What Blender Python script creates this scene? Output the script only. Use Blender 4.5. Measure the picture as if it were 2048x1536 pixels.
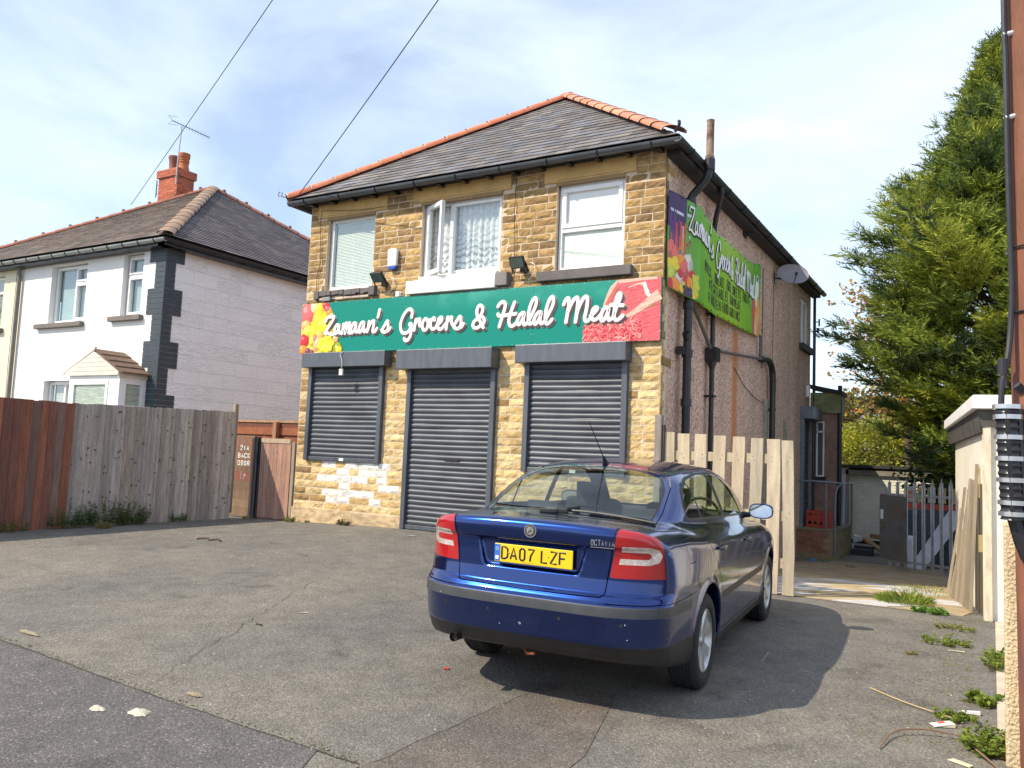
import bpy, bmesh, math, random
import numpy as np
from mathutils import Matrix, Vector
random.seed(7); rng = np.random.default_rng(7)
for o in list(bpy.data.objects): bpy.data.objects.remove(o)
S = bpy.context.scene
C = S.collection
# ---------------------------------------------------------------- camera
cam = bpy.data.cameras.new('camera'); camo = bpy.data.objects.new('camera', cam); C.objects.link(camo)
cr = Vector((0.8613737, 0.5062498, 0.0417916)); cu = Vector((0.0080683, -0.0958962, 0.9953587)); cf = Vector((-0.5079078, 0.8570385, 0.0866871))
m = Matrix((( cr.x, cu.x, -cf.x, 3.5851), (cr.y, cu.y, -cf.y, -9.6997), (cr.z, cu.z, -cf.z, 1.15), (0, 0, 0, 1)))
camo.matrix_world = m
cam.sensor_width = 36.0; cam.lens = 1625.68 / 2048 * 36; cam.clip_start = 0.05; cam.clip_end = 2000
S.camera = camo
# ---------------------------------------------------------------- light
SUN_EL, SUN_AZ = math.radians(43.0), math.radians(217.4)
w = bpy.data.worlds.new("World"); S.world = w; w.use_nodes = True
nt = w.node_tree; nt.nodes.clear()
def N(nt, t, **k):
    n = nt.nodes.new(t)
    for a, b in k.items(): setattr(n, a, b)
    return n
wo = N(nt, 'ShaderNodeOutputWorld'); bg = N(nt, 'ShaderNodeBackground')
sky = N(nt, 'ShaderNodeTexSky', sky_type='NISHITA'); sky.sun_disc = False
sky.sun_elevation = SUN_EL; sky.sun_rotation = SUN_AZ; sky.air_density = 1.0; sky.dust_density = 0.6; sky.ozone_density = 2.0
tc = N(nt, 'ShaderNodeTexCoord'); mp = N(nt, 'ShaderNodeMapping'); mp.inputs['Scale'].default_value = (1.0, 2.0, 3.4); mp.inputs['Rotation'].default_value = (0.15, 0.3, 0.75)
n1 = N(nt, 'ShaderNodeTexNoise'); n1.inputs['Scale'].default_value = 1.5; n1.inputs['Detail'].default_value = 9; n1.inputs['Roughness'].default_value = 0.55; n1.inputs['Distortion'].default_value = 0.35
rp = N(nt, 'ShaderNodeValToRGB'); rp.color_ramp.elements[0].position = 0.33; rp.color_ramp.elements[1].position = 0.75
mx = N(nt, 'ShaderNodeMix', data_type='RGBA'); mx.inputs['B'].default_value = (6.6, 7.45, 8.8, 1)
mm = N(nt, 'ShaderNodeMath', operation='MULTIPLY_ADD'); mm.inputs[1].default_value = 0.62; mm.inputs[2].default_value = 0.26
nt.links.new(tc.outputs['Generated'], mp.inputs['Vector']); nt.links.new(mp.outputs[0], n1.inputs['Vector']); nt.links.new(n1.outputs['Fac'], rp.inputs[0])
nt.links.new(rp.outputs[0], mm.inputs[0]); nt.links.new(mm.outputs[0], mx.inputs['Factor']); nt.links.new(sky.outputs[0], mx.inputs['A'])
nt.links.new(mx.outputs['Result'], bg.inputs[0]); nt.links.new(bg.outputs[0], wo.inputs[0]); bg.inputs['Strength'].default_value = 0.135
sl = bpy.data.lights.new('sun', 'SUN'); sl.energy = 4.15; sl.angle = math.radians(0.5); sl.color = (1.0, 0.885, 0.70)
so = bpy.data.objects.new('sun', sl); C.objects.link(so)
d = Vector((0.65, 0.85, -1.0)); so.rotation_euler = d.to_track_quat('-Z', 'Y').to_euler(); so.location = (-10, -15, 20)
S.view_settings.view_transform = 'Standard'; S.view_settings.look = 'None'; S.view_settings.exposure = 0.5; S.view_settings.gamma = 1.0
S.render.engine = 'CYCLES'
try:
    S.cycles.max_bounces = 8; S.cycles.transparent_max_bounces = 12; S.cycles.glossy_bounces = 4; S.cycles.diffuse_bounces = 3
except Exception: pass

# ---------------------------------------------------------------- materials
MATS = {}
def M(name, col=(0.5, 0.5, 0.5), rough=0.6, metal=0.0, var=0.15, scale=6.0, detail=6, bump=0.0, bscale=60.0, tint=False, coat=0.0, spec=0.5, stretch=(1, 1, 1), var2=0.0, scale2=60.0, col2=None, sheen=0):
    if name in MATS: return MATS[name]
    mt = bpy.data.materials.new(name); mt.use_nodes = True; MATS[name] = mt
    nt = mt.node_tree; b = nt.nodes['Principled BSDF']
    b.inputs['Roughness'].default_value = rough; b.inputs['Metallic'].default_value = metal
    b.inputs['Coat Weight'].default_value = coat; b.inputs['Coat Roughness'].default_value = 0.03
    b.inputs['Specular IOR Level'].default_value = spec
    L = nt.links.new
    tc = N(nt, 'ShaderNodeTexCoord'); mp = N(nt, 'ShaderNodeMapping'); mp.inputs['Scale'].default_value = stretch; L(tc.outputs['Object'], mp.inputs[0])
    n = N(nt, 'ShaderNodeTexNoise'); n.inputs['Scale'].default_value = scale; n.inputs['Detail'].default_value = detail; L(mp.outputs[0], n.inputs['Vector'])
    mr = N(nt, 'ShaderNodeMapRange'); mr.inputs['From Min'].default_value = 0.3; mr.inputs['From Max'].default_value = 0.7
    mr.inputs['To Min'].default_value = 1 - var; mr.inputs['To Max'].default_value = 1 + var; L(n.outputs['Fac'], mr.inputs['Value'])
    vm = N(nt, 'ShaderNodeVectorMath', operation='SCALE')
    if tint:
        at = N(nt, 'ShaderNodeAttribute'); at.attribute_name = 'tint'; src = at.outputs['Color']
    elif col2 is not None:
        n3 = N(nt, 'ShaderNodeTexNoise'); n3.inputs['Scale'].default_value = scale * 0.6; n3.inputs['Detail'].default_value = 5; L(mp.outputs[0], n3.inputs['Vector'])
        r3 = N(nt, 'ShaderNodeValToRGB'); r3.color_ramp.elements[0].position = 0.42; r3.color_ramp.elements[1].position = 0.6
        r3.color_ramp.elements[0].color = (*col, 1); r3.color_ramp.elements[1].color = (*col2, 1); L(n3.outputs['Fac'], r3.inputs[0]); src = r3.outputs[0]
    else:
        rgb = N(nt, 'ShaderNodeRGB'); rgb.outputs[0].default_value = (*col, 1); src = rgb.outputs[0]
    L(src, vm.inputs[0])
    last = mr.outputs[0]
    if var2:
        n2 = N(nt, 'ShaderNodeTexNoise'); n2.inputs['Scale'].default_value = scale2; n2.inputs['Detail'].default_value = 2; L(mp.outputs[0], n2.inputs['Vector'])
        m2 = N(nt, 'ShaderNodeMapRange'); m2.inputs['From Min'].default_value = 0.3; m2.inputs['From Max'].default_value = 0.7
        m2.inputs['To Min'].default_value = 1 - var2; m2.inputs['To Max'].default_value = 1 + var2; L(n2.outputs['Fac'], m2.inputs['Value'])
        mu = N(nt, 'ShaderNodeMath', operation='MULTIPLY'); L(last, mu.inputs[0]); L(m2.outputs[0], mu.inputs[1]); last = mu.outputs[0]
    L(last, vm.inputs['Scale']); L(vm.outputs[0], b.inputs['Base Color'])
    if bump:
        nb = N(nt, 'ShaderNodeTexNoise'); nb.inputs['Scale'].default_value = bscale; nb.inputs['Detail'].default_value = 5; L(mp.outputs[0], nb.inputs['Vector'])
        bp = N(nt, 'ShaderNodeBump'); bp.inputs['Strength'].default_value = bump; bp.inputs['Distance'].default_value = 0.02; L(nb.outputs['Fac'], bp.inputs['Height']); L(bp.outputs[0], b.inputs['Normal'])
    return mt
def glass_mat(name, tintc=(0.75, 0.82, 0.8), refl=1.5, rough=0.01, opac=0.0, body=(0.02, 0.025, 0.03)):
    mt = bpy.data.materials.new(name); mt.use_nodes = True; MATS[name] = mt; nt = mt.node_tree; nt.nodes.clear(); L = nt.links.new
    out = N(nt, 'ShaderNodeOutputMaterial'); tr = N(nt, 'ShaderNodeBsdfTransparent'); tr.inputs[0].default_value = (*tintc, 1)
    gl = N(nt, 'ShaderNodeBsdfGlossy'); gl.inputs['Roughness'].default_value = rough; gl.inputs[0].default_value = (1, 1, 1, 1)
    lw_ = N(nt, 'ShaderNodeLayerWeight'); lw_.inputs['Blend'].default_value = .5; pw = N(nt, 'ShaderNodeMath', operation='POWER'); pw.inputs[1].default_value = 5; L(lw_.outputs['Facing'], pw.inputs[0])
    fr = N(nt, 'ShaderNodeMath', operation='MULTIPLY_ADD'); fr.inputs[1].default_value = .92; f0 = ((refl - 1) / (refl + 1)) ** 2 * 1.6; fr.inputs[2].default_value = f0; L(pw.outputs[0], fr.inputs[0])
    a = N(nt, 'ShaderNodeMixShader'); df = N(nt, 'ShaderNodeBsdfDiffuse'); df.inputs[0].default_value = (*body, 1)
    b = N(nt, 'ShaderNodeMixShader'); b.inputs[0].default_value = opac; L(tr.outputs[0], b.inputs[1]); L(df.outputs[0], b.inputs[2])
    L(fr.outputs[0], a.inputs[0]); L(b.outputs[0], a.inputs[1]); L(gl.outputs[0], a.inputs[2]); L(a.outputs[0], out.inputs[0])
    return mt

# ---------------------------------------------------------------- mesh builder
OFF = {}
def vc(c, lo, hi, r=random):
    f = r.uniform(lo, hi); return tuple(min(1.0, q * f) for q in c)
class MB:
    def __init__(s): s.v = []; s.f = []; s.c = []; s.col = (0.5, 0.5, 0.5)
    def add(s, vs, fs, col=None):
        b = len(s.v); s.v.extend([tuple(x) for x in vs]); s.f.extend([tuple(b + i for i in f) for f in fs]); s.c.extend([col or s.col] * len(fs)); return s
    def hexa(s, p, col=None):   # 8 points: bottom 4 ccw, top 4
        return s.add(p, [(3, 2, 1, 0), (4, 5, 6, 7), (0, 1, 5, 4), (1, 2, 6, 5), (2, 3, 7, 6), (3, 0, 4, 7)], col)
    def box(s, x0, x1, y0, y1, z0, z1, col=None):
        return s.hexa([(x0, y0, z0), (x1, y0, z0), (x1, y1, z0), (x0, y1, z0), (x0, y0, z1), (x1, y0, z1), (x1, y1, z1), (x0, y1, z1)], col)
    def obox(s, c, ax, ay, az, col=None):   # centre and three half-axis vectors
        c, ax, ay, az = map(Vector, (c, ax, ay, az))
        return s.hexa([c - ax - ay - az, c + ax - ay - az, c + ax + ay - az, c - ax + ay - az, c - ax - ay + az, c + ax - ay + az, c + ax + ay + az, c - ax + ay + az], col)
    def beam(s, a, b, wd, ht, up=(0, 0, 1), col=None):
        a, b = Vector(a), Vector(b); d = b - a; l = d.length; d.normalize(); u = Vector(up); sd = d.cross(u)
        if sd.length < 1e-4: sd = d.cross(Vector((1, 0, 0)))
        sd.normalize(); u = sd.cross(d)
        return s.obox((a + b) / 2, d * l / 2, sd * wd / 2, u * ht / 2, col)
    def tube(s, pts, r, n=10, col=None, cap=True, flat=None, squash=1.0):
        P = [Vector(p) for p in pts]; k = len(P); R = r if isinstance(r, (list, tuple)) else [r] * k; rings = []
        pu = None
        for i in range(k):
            d = (P[min(i + 1, k - 1)] - P[max(i - 1, 0)])
            if d.length < 1e-9: d = Vector((0, 0, 1))
            d.normalize()
            if flat is not None: u = Vector(flat)
            elif pu is None: u = Vector((0, 0, 1)) if abs(d.z) < 0.9 else Vector((1, 0, 0))
            else: u = pu
            u = (u - d * u.dot(d)); u.normalize(); pu = u; sd = d.cross(u)
            rings.append([P[i] + (sd * math.cos(2 * math.pi * j / n) + u * math.sin(2 * math.pi * j / n) * squash) * R[i] for j in range(n)])
        vs = [v for rg in rings for v in rg]; fs = []
        for i in range(k - 1):
            for j in range(n): fs.append((i * n + j, i * n + (j + 1) % n, (i + 1) * n + (j + 1) % n, (i + 1) * n + j))
        if cap: fs.append(tuple(range(n - 1, -1, -1))); fs.append(tuple((k - 1) * n + j for j in range(n)))
        return s.add(vs, fs, col)
    def prism(s, poly, d, col=None):   # planar polygon extruded by vector d
        P = [Vector(p) for p in poly]; d = Vector(d); n = len(P)
        vs = P + [p + d for p in P]
        fs = [tuple(range(n)), tuple(range(2 * n - 1, n - 1, -1))] + [(i, i + n, (i + 1) % n + n, (i + 1) % n) for i in range(n)]
        nn = (P[1] - P[0]).cross(P[2] - P[0])
        if nn.dot(d) > 0: fs = [tuple(reversed(f)) for f in fs]
        return s.add(vs, fs, col)
    def sphere(s, c, r, n=10, m=6, col=None, sc=(1, 1, 1)):
        vs = []; fs = []
        for i in range(m + 1):
            t = math.pi * i / m
            for j in range(n):
                a = 2 * math.pi * j / n; vs.append((c[0] + r * sc[0] * math.sin(t) * math.cos(a), c[1] + r * sc[1] * math.sin(t) * math.sin(a), c[2] + r * sc[2] * math.cos(t)))
        for i in range(m):
            for j in range(n): fs.append((i * n + j, (i + 1) * n + j, (i + 1) * n + (j + 1) % n, i * n + (j + 1) % n))
        return s.add(vs, fs, col)
    def build(s, name, mat, parent=None, smooth=False, bevel=0, loc=None, angle=35, kind=None):
        off = Vector(OFF.get(parent.name, (0, 0, 0))) if parent is not None else Vector(loc or (0, 0, 0))
        me = bpy.data.meshes.new(name)
        if len(s.v) == 0: raise RuntimeError('empty ' + name)
        V = np.array([tuple(x) for x in s.v], dtype=np.float64) - np.array(off)
        me.from_pydata(V.tolist(), [], s.f); me.update()
        at = me.attributes.new('tint', 'FLOAT_COLOR', 'FACE')
        cc = np.ones((len(s.f), 4), dtype=np.float32); cc[:, :3] = np.array([c[:3] for c in s.c], dtype=np.float32)
        at.data.foreach_set('color', cc.ravel())
        me.materials.append(mat)
        if smooth:
            me.polygons.foreach_set('use_smooth', np.ones(len(me.polygons), dtype=bool))
            if angle: me.set_sharp_from_angle(angle=math.radians(angle))
        o = bpy.data.objects.new(name, me); C.objects.link(o)
        if bevel:
            b = o.modifiers.new('b', 'BEVEL'); b.width = bevel; b.segments = 2; b.limit_method = 'ANGLE'; b.angle_limit = math.radians(40)
        if parent is not None: o.parent = parent; OFF[o.name] = tuple(off)
        else: o.location = off; OFF[o.name] = tuple(off)
        if kind: o['kind'] = kind
        return o
def thing(name, label, cat, loc=(0, 0, 0), group=None):
    o = bpy.data.objects.new(name, None); C.objects.link(o); o.location = loc; OFF[o.name] = tuple(loc); o.empty_display_size = 0.1
    o['label'] = label; o['category'] = cat
    if group: o['group'] = group
    return o
def tag(o, label, cat, group=None, kind=None):
    o['label'] = label; o['category'] = cat
    if group: o['group'] = group
    if kind: o['kind'] = kind
    return o
def clipx(poly, a, b, c):   # keep a*x+b*y<=c, 2D convex clip
    out = []
    for i in range(len(poly)):
        p, q = poly[i], poly[(i + 1) % len(poly)]; dp = a * p[0] + b * p[1] - c; dq = a * q[0] + b * q[1] - c
        if dp <= 0: out.append(p)
        if (dp < 0 < dq) or (dq < 0 < dp):
            t = dp / (dp - dq); out.append((p[0] + t * (q[0] - p[0]), p[1] + t * (q[1] - p[1])))
    return out
def clippoly(poly, conv):   # convex clip by ccw convex polygon
    for i in range(len(conv)):
        p, q = conv[i], conv[(i + 1) % len(conv)]; a, b = q[1] - p[1], -(q[0] - p[0])
        poly = clipx(poly, a, b, a * p[0] + b * p[1])
        if len(poly) < 3: return []
    return poly
def smooth_pts(P, k=4):   # catmull-rom
    P = [Vector(p) for p in P]
    if len(P) < 3: return P
    out = []
    for i in range(len(P) - 1):
        p0 = P[i - 1] if i else P[0] * 2 - P[1]; p1, p2 = P[i], P[i + 1]; p3 = P[i + 2] if i + 2 < len(P) else P[-1] * 2 - P[-2]
        for j in range(k):
            t = j / k; out.append(0.5 * ((2 * p1) + (p2 - p0) * t + (2 * p0 - 5 * p1 + 4 * p2 - p3) * t * t + (3 * p1 - p0 - 3 * p2 + p3) * t ** 3))
    out.append(P[-1]); return out

# ---------------------------------------------------------------- ground
GX = [-60, -12, -7.5, -3.5, 0.2, 1.6, 3.6, 8, 60]; GY = [-60, -12, -9.7, -4.5, -1.8, 0, 3, 8, 14, 60]
GZ = [[-.9, -.9, -.9, -.9, -.9, -.9, -.9, -.9, -.9], [-.62, -.6, -.6, -.62, -.64, -.64, -.64, -.64, -.64], [-.5, -.48, -.48, -.5, -.55, -.56, -.56, -.56, -.56],
      [-.2, -.17, -.17, -.25, -.33, -.345, -.34, -.34, -.34], [-.12, -.12, -.11, -.1, -.29, -.31, -.31, -.31, -.31], [-.1, -.1, -.09, 0, -.27, -.31, -.31, -.31, -.31],
      [-.1, -.1, -.1, 0, -.45, -.46, -.46, -.46, -.46], [-.1, -.1, -.1, -.1, -.74, -.74, -.72, -.72, -.72], [-.1, -.1, -.1, -.1, -.82, -.82, -.82, -.82, -.82], [-1, -1, -1, -1, -1, -1, -1, -1, -1]]
def gz(x, y):
    x = min(max(x, -59.9), 59.9); y = min(max(y, -59.9), 59.9)
    i = max(k for k in range(len(GX)) if GX[k] <= x); j = max(k for k in range(len(GY)) if GY[k] <= y)
    tx = (x - GX[i]) / (GX[i + 1] - GX[i]); ty = (y - GY[j]) / (GY[j + 1] - GY[j])
    tx = tx * tx * (3 - 2 * tx) if 0 < i < 7 else tx
    a = GZ[j][i] * (1 - tx) + GZ[j][i + 1] * tx; b = GZ[j + 1][i] * (1 - tx) + GZ[j + 1][i + 1] * tx
    return a * (1 - ty) + b * ty
def ground_sheet(poly, step, dz):
    mb = MB(); x0 = min(p[0] for p in poly); x1 = max(p[0] for p in poly); y0 = min(p[1] for p in poly); y1 = max(p[1] for p in poly)
    nx = max(1, int(math.ceil((x1 - x0) / step))); ny = max(1, int(math.ceil((y1 - y0) / step)))
    for i in range(nx):
        for j in range(ny):
            a = (x0 + (x1 - x0) * i / nx, y0 + (y1 - y0) * j / ny); b = (x0 + (x1 - x0) * (i + 1) / nx, y0 + (y1 - y0) * (j + 1) / ny)
            q = clippoly([a, (b[0], a[1]), b, (a[0], b[1])], poly)
            if len(q) >= 3: mb.add([(p[0], p[1], gz(*p) + dz) for p in q], [tuple(range(len(q)))])
    return mb
def asphalt(name, base, stone, warm, rough=0.9):
    mt = bpy.data.materials.new(name); mt.use_nodes = True; MATS[name] = mt; nt = mt.node_tree; L = nt.links.new; b = nt.nodes['Principled BSDF']
    b.inputs['Roughness'].default_value = rough; b.inputs['Specular IOR Level'].default_value = 0.3
    tc = N(nt, 'ShaderNodeTexCoord'); g = tc.outputs['Object']
    v = N(nt, 'ShaderNodeTexVoronoi'); v.inputs['Scale'].default_value = 95; L(g, v.inputs['Vector'])
    bw = N(nt, 'ShaderNodeSeparateColor'); L(v.outputs['Color'], bw.inputs[0])
    r = N(nt, 'ShaderNodeValToRGB'); e = r.color_ramp.elements; e[0].position = 0.0; e[0].color = (*[c * 0.66 for c in base], 1); e[1].position = 1.0; e[1].color = (*stone, 1)
    k = e.new(0.55); k.color = (*base, 1); k = e.new(0.93); k.color = (*[c * 1.22 for c in base], 1)
    L(bw.outputs[0], r.inputs[0])
    n = N(nt, 'ShaderNodeTexNoise'); n.inputs['Scale'].default_value = 0.55; n.inputs['Detail'].default_value = 8; n.inputs['Roughness'].default_value = 0.6; L(g, n.inputs['Vector'])
    r2 = N(nt, 'ShaderNodeValToRGB'); r2.color_ramp.elements[0].position = 0.35; r2.color_ramp.elements[1].position = 0.68
    r2.color_ramp.elements[0].color = (0.80, 0.80, 0.81, 1); r2.color_ramp.elements[1].color = (*warm, 1); L(n.outputs['Fac'], r2.inputs[0])
    mu = N(nt, 'ShaderNodeMix', data_type='RGBA', blend_type='MULTIPLY'); mu.inputs['Factor'].default_value = 1; L(r.outputs[0], mu.inputs['A']); L(r2.outputs[0], mu.inputs['B'])
    n3 = N(nt, 'ShaderNodeTexNoise'); n3.inputs['Scale'].default_value = 5; n3.inputs['Detail'].default_value = 6; L(g, n3.inputs['Vector'])
    r3 = N(nt, 'ShaderNodeMapRange'); r3.inputs['From Min'].default_value = 0.3; r3.inputs['From Max'].default_value = 0.7; r3.inputs['To Min'].default_value = 0.86; r3.inputs['To Max'].default_value = 1.14; L(n3.outputs['Fac'], r3.inputs['Value'])
    vs = N(nt, 'ShaderNodeVectorMath', operation='SCALE'); L(mu.outputs['Result'], vs.inputs[0]); L(r3.outputs[0], vs.inputs['Scale']); L(vs.outputs[0], b.inputs['Base Color'])
    n4 = N(nt, 'ShaderNodeTexNoise'); n4.inputs['Scale'].default_value = 1.7; n4.inputs['Detail'].default_value = 3; n4.inputs['Distortion'].default_value = .6; L(g, n4.inputs['Vector'])
    m4 = N(nt, 'ShaderNodeMapRange'); m4.inputs['From Min'].default_value = .64; m4.inputs['From Max'].default_value = .72; m4.inputs['To Min'].default_value = 1; m4.inputs['To Max'].default_value = .74; L(n4.outputs['Fac'], m4.inputs['Value'])
    v4 = N(nt, 'ShaderNodeVectorMath', operation='SCALE'); L(vs.outputs[0], v4.inputs[0]); L(m4.outputs[0], v4.inputs['Scale']); L(v4.outputs[0], b.inputs['Base Color'])
    bp = N(nt, 'ShaderNodeBump'); bp.inputs['Strength'].default_value = 0.7; bp.inputs['Distance'].default_value = 0.005; bp.invert = True
    L(v.outputs['Distance'], bp.inputs['Height']); L(bp.outputs[0], b.inputs['Normal'])
    return mt
asp = asphalt('forecourt_asphalt', (0.166, 0.158, 0.144), (0.27, 0.25, 0.215), (1.17, 1.11, 1.01))
pav = asphalt('pavement_asphalt', (0.118, 0.113, 0.114), (0.26, 0.245, 0.23), (1.12, 1.06, 1.0))
patch = asphalt('brown_patch_asphalt', (0.145, 0.129, 0.113), (0.25, 0.23, 0.19), (1.1, 1.02, 0.95))
g = MB()
xs = sorted(set([-60, -45, -30, -22, 12, 16, 25, 40, 60] + [round(-16 + 0.5 * i, 2) for i in range(53)])); ys = sorted(set([-60, -40, -25, -16, 18, 24, 32, 45, 60] + [round(-12 + 0.5 * i, 2) for i in range(57)]))
vs = [(x, y, gz(x, y)) for y in ys for x in xs]; nx = len(xs)
g.add(vs, [(j * nx + i, j * nx + i + 1, (j + 1) * nx + i + 1, (j + 1) * nx + i) for j in range(len(ys) - 1) for i in range(nx - 1)])
g.build('ground', asp, smooth=True, angle=None, kind='structure')
# far ground reaching the horizon
fg = MB(); R0 = 1500
fg.add([(-R0, -R0, -1.3), (R0, -R0, -1.3), (R0, R0, -1.3), (-R0, R0, -1.3)], [(0, 1, 2, 3)])
fg.build('terrain', M('terrain_grass', (0.07, 0.08, 0.035), 0.9, var=0.3, scale=0.3), kind='structure')
# darker pavement strip crossing in front (edge line measured on the ground)
ground_sheet([(0.86, -6.44), (-12, -6.05), (-12, -11.8), (3.0, -11.8), (1.1, -7.6)], 0.5, 0.004).build('pavement', pav, kind='structure')
ground_sheet([(0.88, -6.46), (1.12, -7.6), (1.75, -7.6), (1.75, -5.7), (1.5, -4.7), (1.05, -4.7)], 0.4, 0.004).build('road', patch, kind='structure')
# passage paved with mixed flagstones
flag = M('flagstone', rough=0.85, tint=True, var=0.22, scale=5, bump=0.3, bscale=40, var2=0.12, scale2=90)
fl = MB(); rr = random.Random(3)
base = ground_sheet([(0.15, 0.12), (1.75, 0.05), (3.55, -0.12), (3.12, 4.2), (3.1, 8.6), (0.8, 8.4), (0.05, 6)], 0.5, 0.003)
base.build('path', M('passage_dirt', (0.27, 0.2, 0.12), 0.95, var=0.3, scale=3, bump=0.4, bscale=50, var2=0.15), kind='structure')
for row in range(7):
    y = 0.05 + row * 0.52; x = 0.0
    while x < 3.4:
        wd = rr.uniform(0.5, 0.95); sk = rr.uniform(-.03, .03)
        cc = rr.choice([(0.50, 0.49, 0.50), (0.40, 0.31, 0.19), (0.46, 0.36, 0.22), (0.42, 0.33, 0.2), (0.52, 0.51, 0.51), (0.47, 0.46, 0.46)])
        if y > 2.7: cc = (0.34, 0.26, 0.16)  # sunlit stretch painted in: paler flags in front, browner ones behind
        x1 = min(x + wd, 3.42 - 0.1 * y)
        if x1 - x > 0.15 and x > 0.0:
            sh_ = .35; q = [(x + .008, y + sk), (x1 - .008, y + sk + .01), (min(x1 - .008 + sh_, 3.4 - .1 * y), y + .505 + sk), (min(x + .008 + sh_, 3.38 - .1 * y), y + .5 + sk)]
            dz = 0.007 + rr.uniform(0, 0.006)
            fl.prism([(a, b, gz(a, b) + dz) for a, b in q], (0, 0, -0.02), cc)
        x += wd
fl.build('paving', flag, kind='structure')
# ================================================================ shop building
W = 6.19; L_ = 9.75; ZE = 5.16; GU = 5.17
shop = thing('shop_building', 'two storey stone fronted shop with hipped slate roof and three grey roller shutters', 'building', (-3.1, 4.8, 0))
stone = M('yorkshire_stone', rough=0.88, tint=True, var=0.34, scale=7, stretch=(1, 1, 2.2), detail=8, bump=0.45, bscale=30, var2=0.22, scale2=55)
mort = M('pale_pointing', (0.60, 0.49, 0.36), 0.9, var=0.1, bump=0.3, bscale=80)
rnd = random.Random(11)
UPW = [(-5.80, -4.80, 3.69, 4.89), (-3.87, -2.44, 3.71, 4.91), (-1.56, -0.55, 3.67, 4.90)]
SHU = [(-5.97, -4.42, 0.93, 2.42), (-3.95, -2.40, -0.05, 2.38), (-1.93, -0.42, 0.93, 2.42)]
CUT = UPW + SHU + [(-6.02, -4.56, 4.90, 5.12), (-4.05, -2.30, 4.92, 5.14), (-1.76, -0.40, 4.91, 5.13), (-6.0, -4.66, 3.53, 3.69), (-4.06, -2.26, 3.50, 3.71), (-1.80, -0.40, 3.52, 3.67)]
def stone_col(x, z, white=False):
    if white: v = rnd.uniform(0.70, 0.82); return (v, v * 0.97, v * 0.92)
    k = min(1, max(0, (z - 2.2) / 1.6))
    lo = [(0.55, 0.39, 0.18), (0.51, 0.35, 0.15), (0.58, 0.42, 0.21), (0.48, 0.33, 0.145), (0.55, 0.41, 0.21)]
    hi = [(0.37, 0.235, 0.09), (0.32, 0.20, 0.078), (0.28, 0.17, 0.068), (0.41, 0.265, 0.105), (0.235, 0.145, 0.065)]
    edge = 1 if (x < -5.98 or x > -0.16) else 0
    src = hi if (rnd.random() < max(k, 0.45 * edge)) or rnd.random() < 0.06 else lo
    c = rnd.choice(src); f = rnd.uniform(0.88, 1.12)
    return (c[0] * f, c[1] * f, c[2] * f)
def stone_block(mb, x0, x1, z0, z1, y, dep, col, rough=0.005, axis='y', sgn=-1):
    nx = max(2, int((x1 - x0) / 0.05)); nz = 3; g = 0.0062; x0 += g; x1 -= g; z0 += g; z1 -= g
    vs = []
    for j in range(nz + 1):
        for i in range(nx + 1):
            fx, fz = i / nx, j / nz; e = (i in (0, nx)) or (j in (0, nz))
            d = dep * 0.45 if e else dep + rnd.uniform(-rough, rough)
            jx = 0 if i in (0, nx) else rnd.uniform(-.006, .006); jz = rnd.uniform(-.003, .003)
            a = x0 + (x1 - x0) * fx + jx + (rnd.uniform(-.003, .003)); b = z0 + (z1 - z0) * fz + jz
            vs.append((a, y + sgn * d, b) if axis == 'y' else (y - sgn * d, a, b))
    n1 = nx + 1; fs = [(j * n1 + i, j * n1 + i + 1, (j + 1) * n1 + i + 1, (j + 1) * n1 + i) for j in range(nz) for i in range(nx)]
    # sides back to the mortar
    ring = [i for i in range(n1)] + [j * n1 + nx for j in range(1, nz + 1)] + [nz * n1 + i for i in range(nx - 1, -1, -1)] + [j * n1 for j in range(nz - 1, 0, -1)]
    b = len(vs); vs += [((vs[r][0], y + 0.02, vs[r][2]) if axis == 'y' else (y - 0.02, vs[r][1], vs[r][2])) for r in ring]
    for k in range(len(ring)): k2 = (k + 1) % len(ring); fs.append((ring[k], b + k, b + k2, ring[k2]))
    mb.add(vs, fs, col)
sw = MB(); H = 0.1095; WHITE_CELLS = []
nrow = int(round((ZE - 0.16) / H)); z = -0.02
sw.box(-W - .012, -5.0, -.03, .0, -.1, .17, (0.50, 0.37, 0.22)); sw.box(-5.0, -3.97, -.028, .0, -.12, .16, (0.47, 0.35, 0.21))
sw.box(-2.38, 0.0, -.028, .0, -.45, .16, (0.47, 0.35, 0.21))
zr = 0.17
row = 0
while zr < ZE - 0.02:
    z0, z1 = zr, min(zr + H, ZE); zm = (z0 + z1) / 2
    x = -W
    while x < -0.001:
        wl = rnd.uniform(0.17, 0.40); x1 = x + wl
        if x1 > -0.12: x1 = 0.0
        segs = [(x, x1)]
        for (a, b, c, d_) in CUT:
            if c <= zm <= d_:
                ns = []
                for s0, s1 in segs:
                    if b <= s0 or a >= s1: ns.append((s0, s1))
                    else:
                        if s0 < a: ns.append((s0, a))
                        if s1 > b: ns.append((b, s1))
                segs = ns
        for s0, s1 in segs:
            if s1 - s0 < 0.045: continue
            if 2.70 < z0 and z1 < 3.44 and s1 < -0.3: continue      # behind the sign board
            wh = (-5.80 < s0 < -4.40 and 0.17 < z0 < 0.93 and rnd.random() < 0.72) and z0 > 0.2
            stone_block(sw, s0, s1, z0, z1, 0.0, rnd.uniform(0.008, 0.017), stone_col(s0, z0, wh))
        x = x1
    # returned corner stones on the side wall and left arris
    ret = 0.11 if row % 2 else 0.055
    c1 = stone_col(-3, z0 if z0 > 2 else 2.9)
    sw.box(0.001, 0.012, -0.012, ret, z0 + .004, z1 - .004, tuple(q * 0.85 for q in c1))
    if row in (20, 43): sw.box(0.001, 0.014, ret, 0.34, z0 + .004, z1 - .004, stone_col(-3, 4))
    zr += H; row += 1
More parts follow.
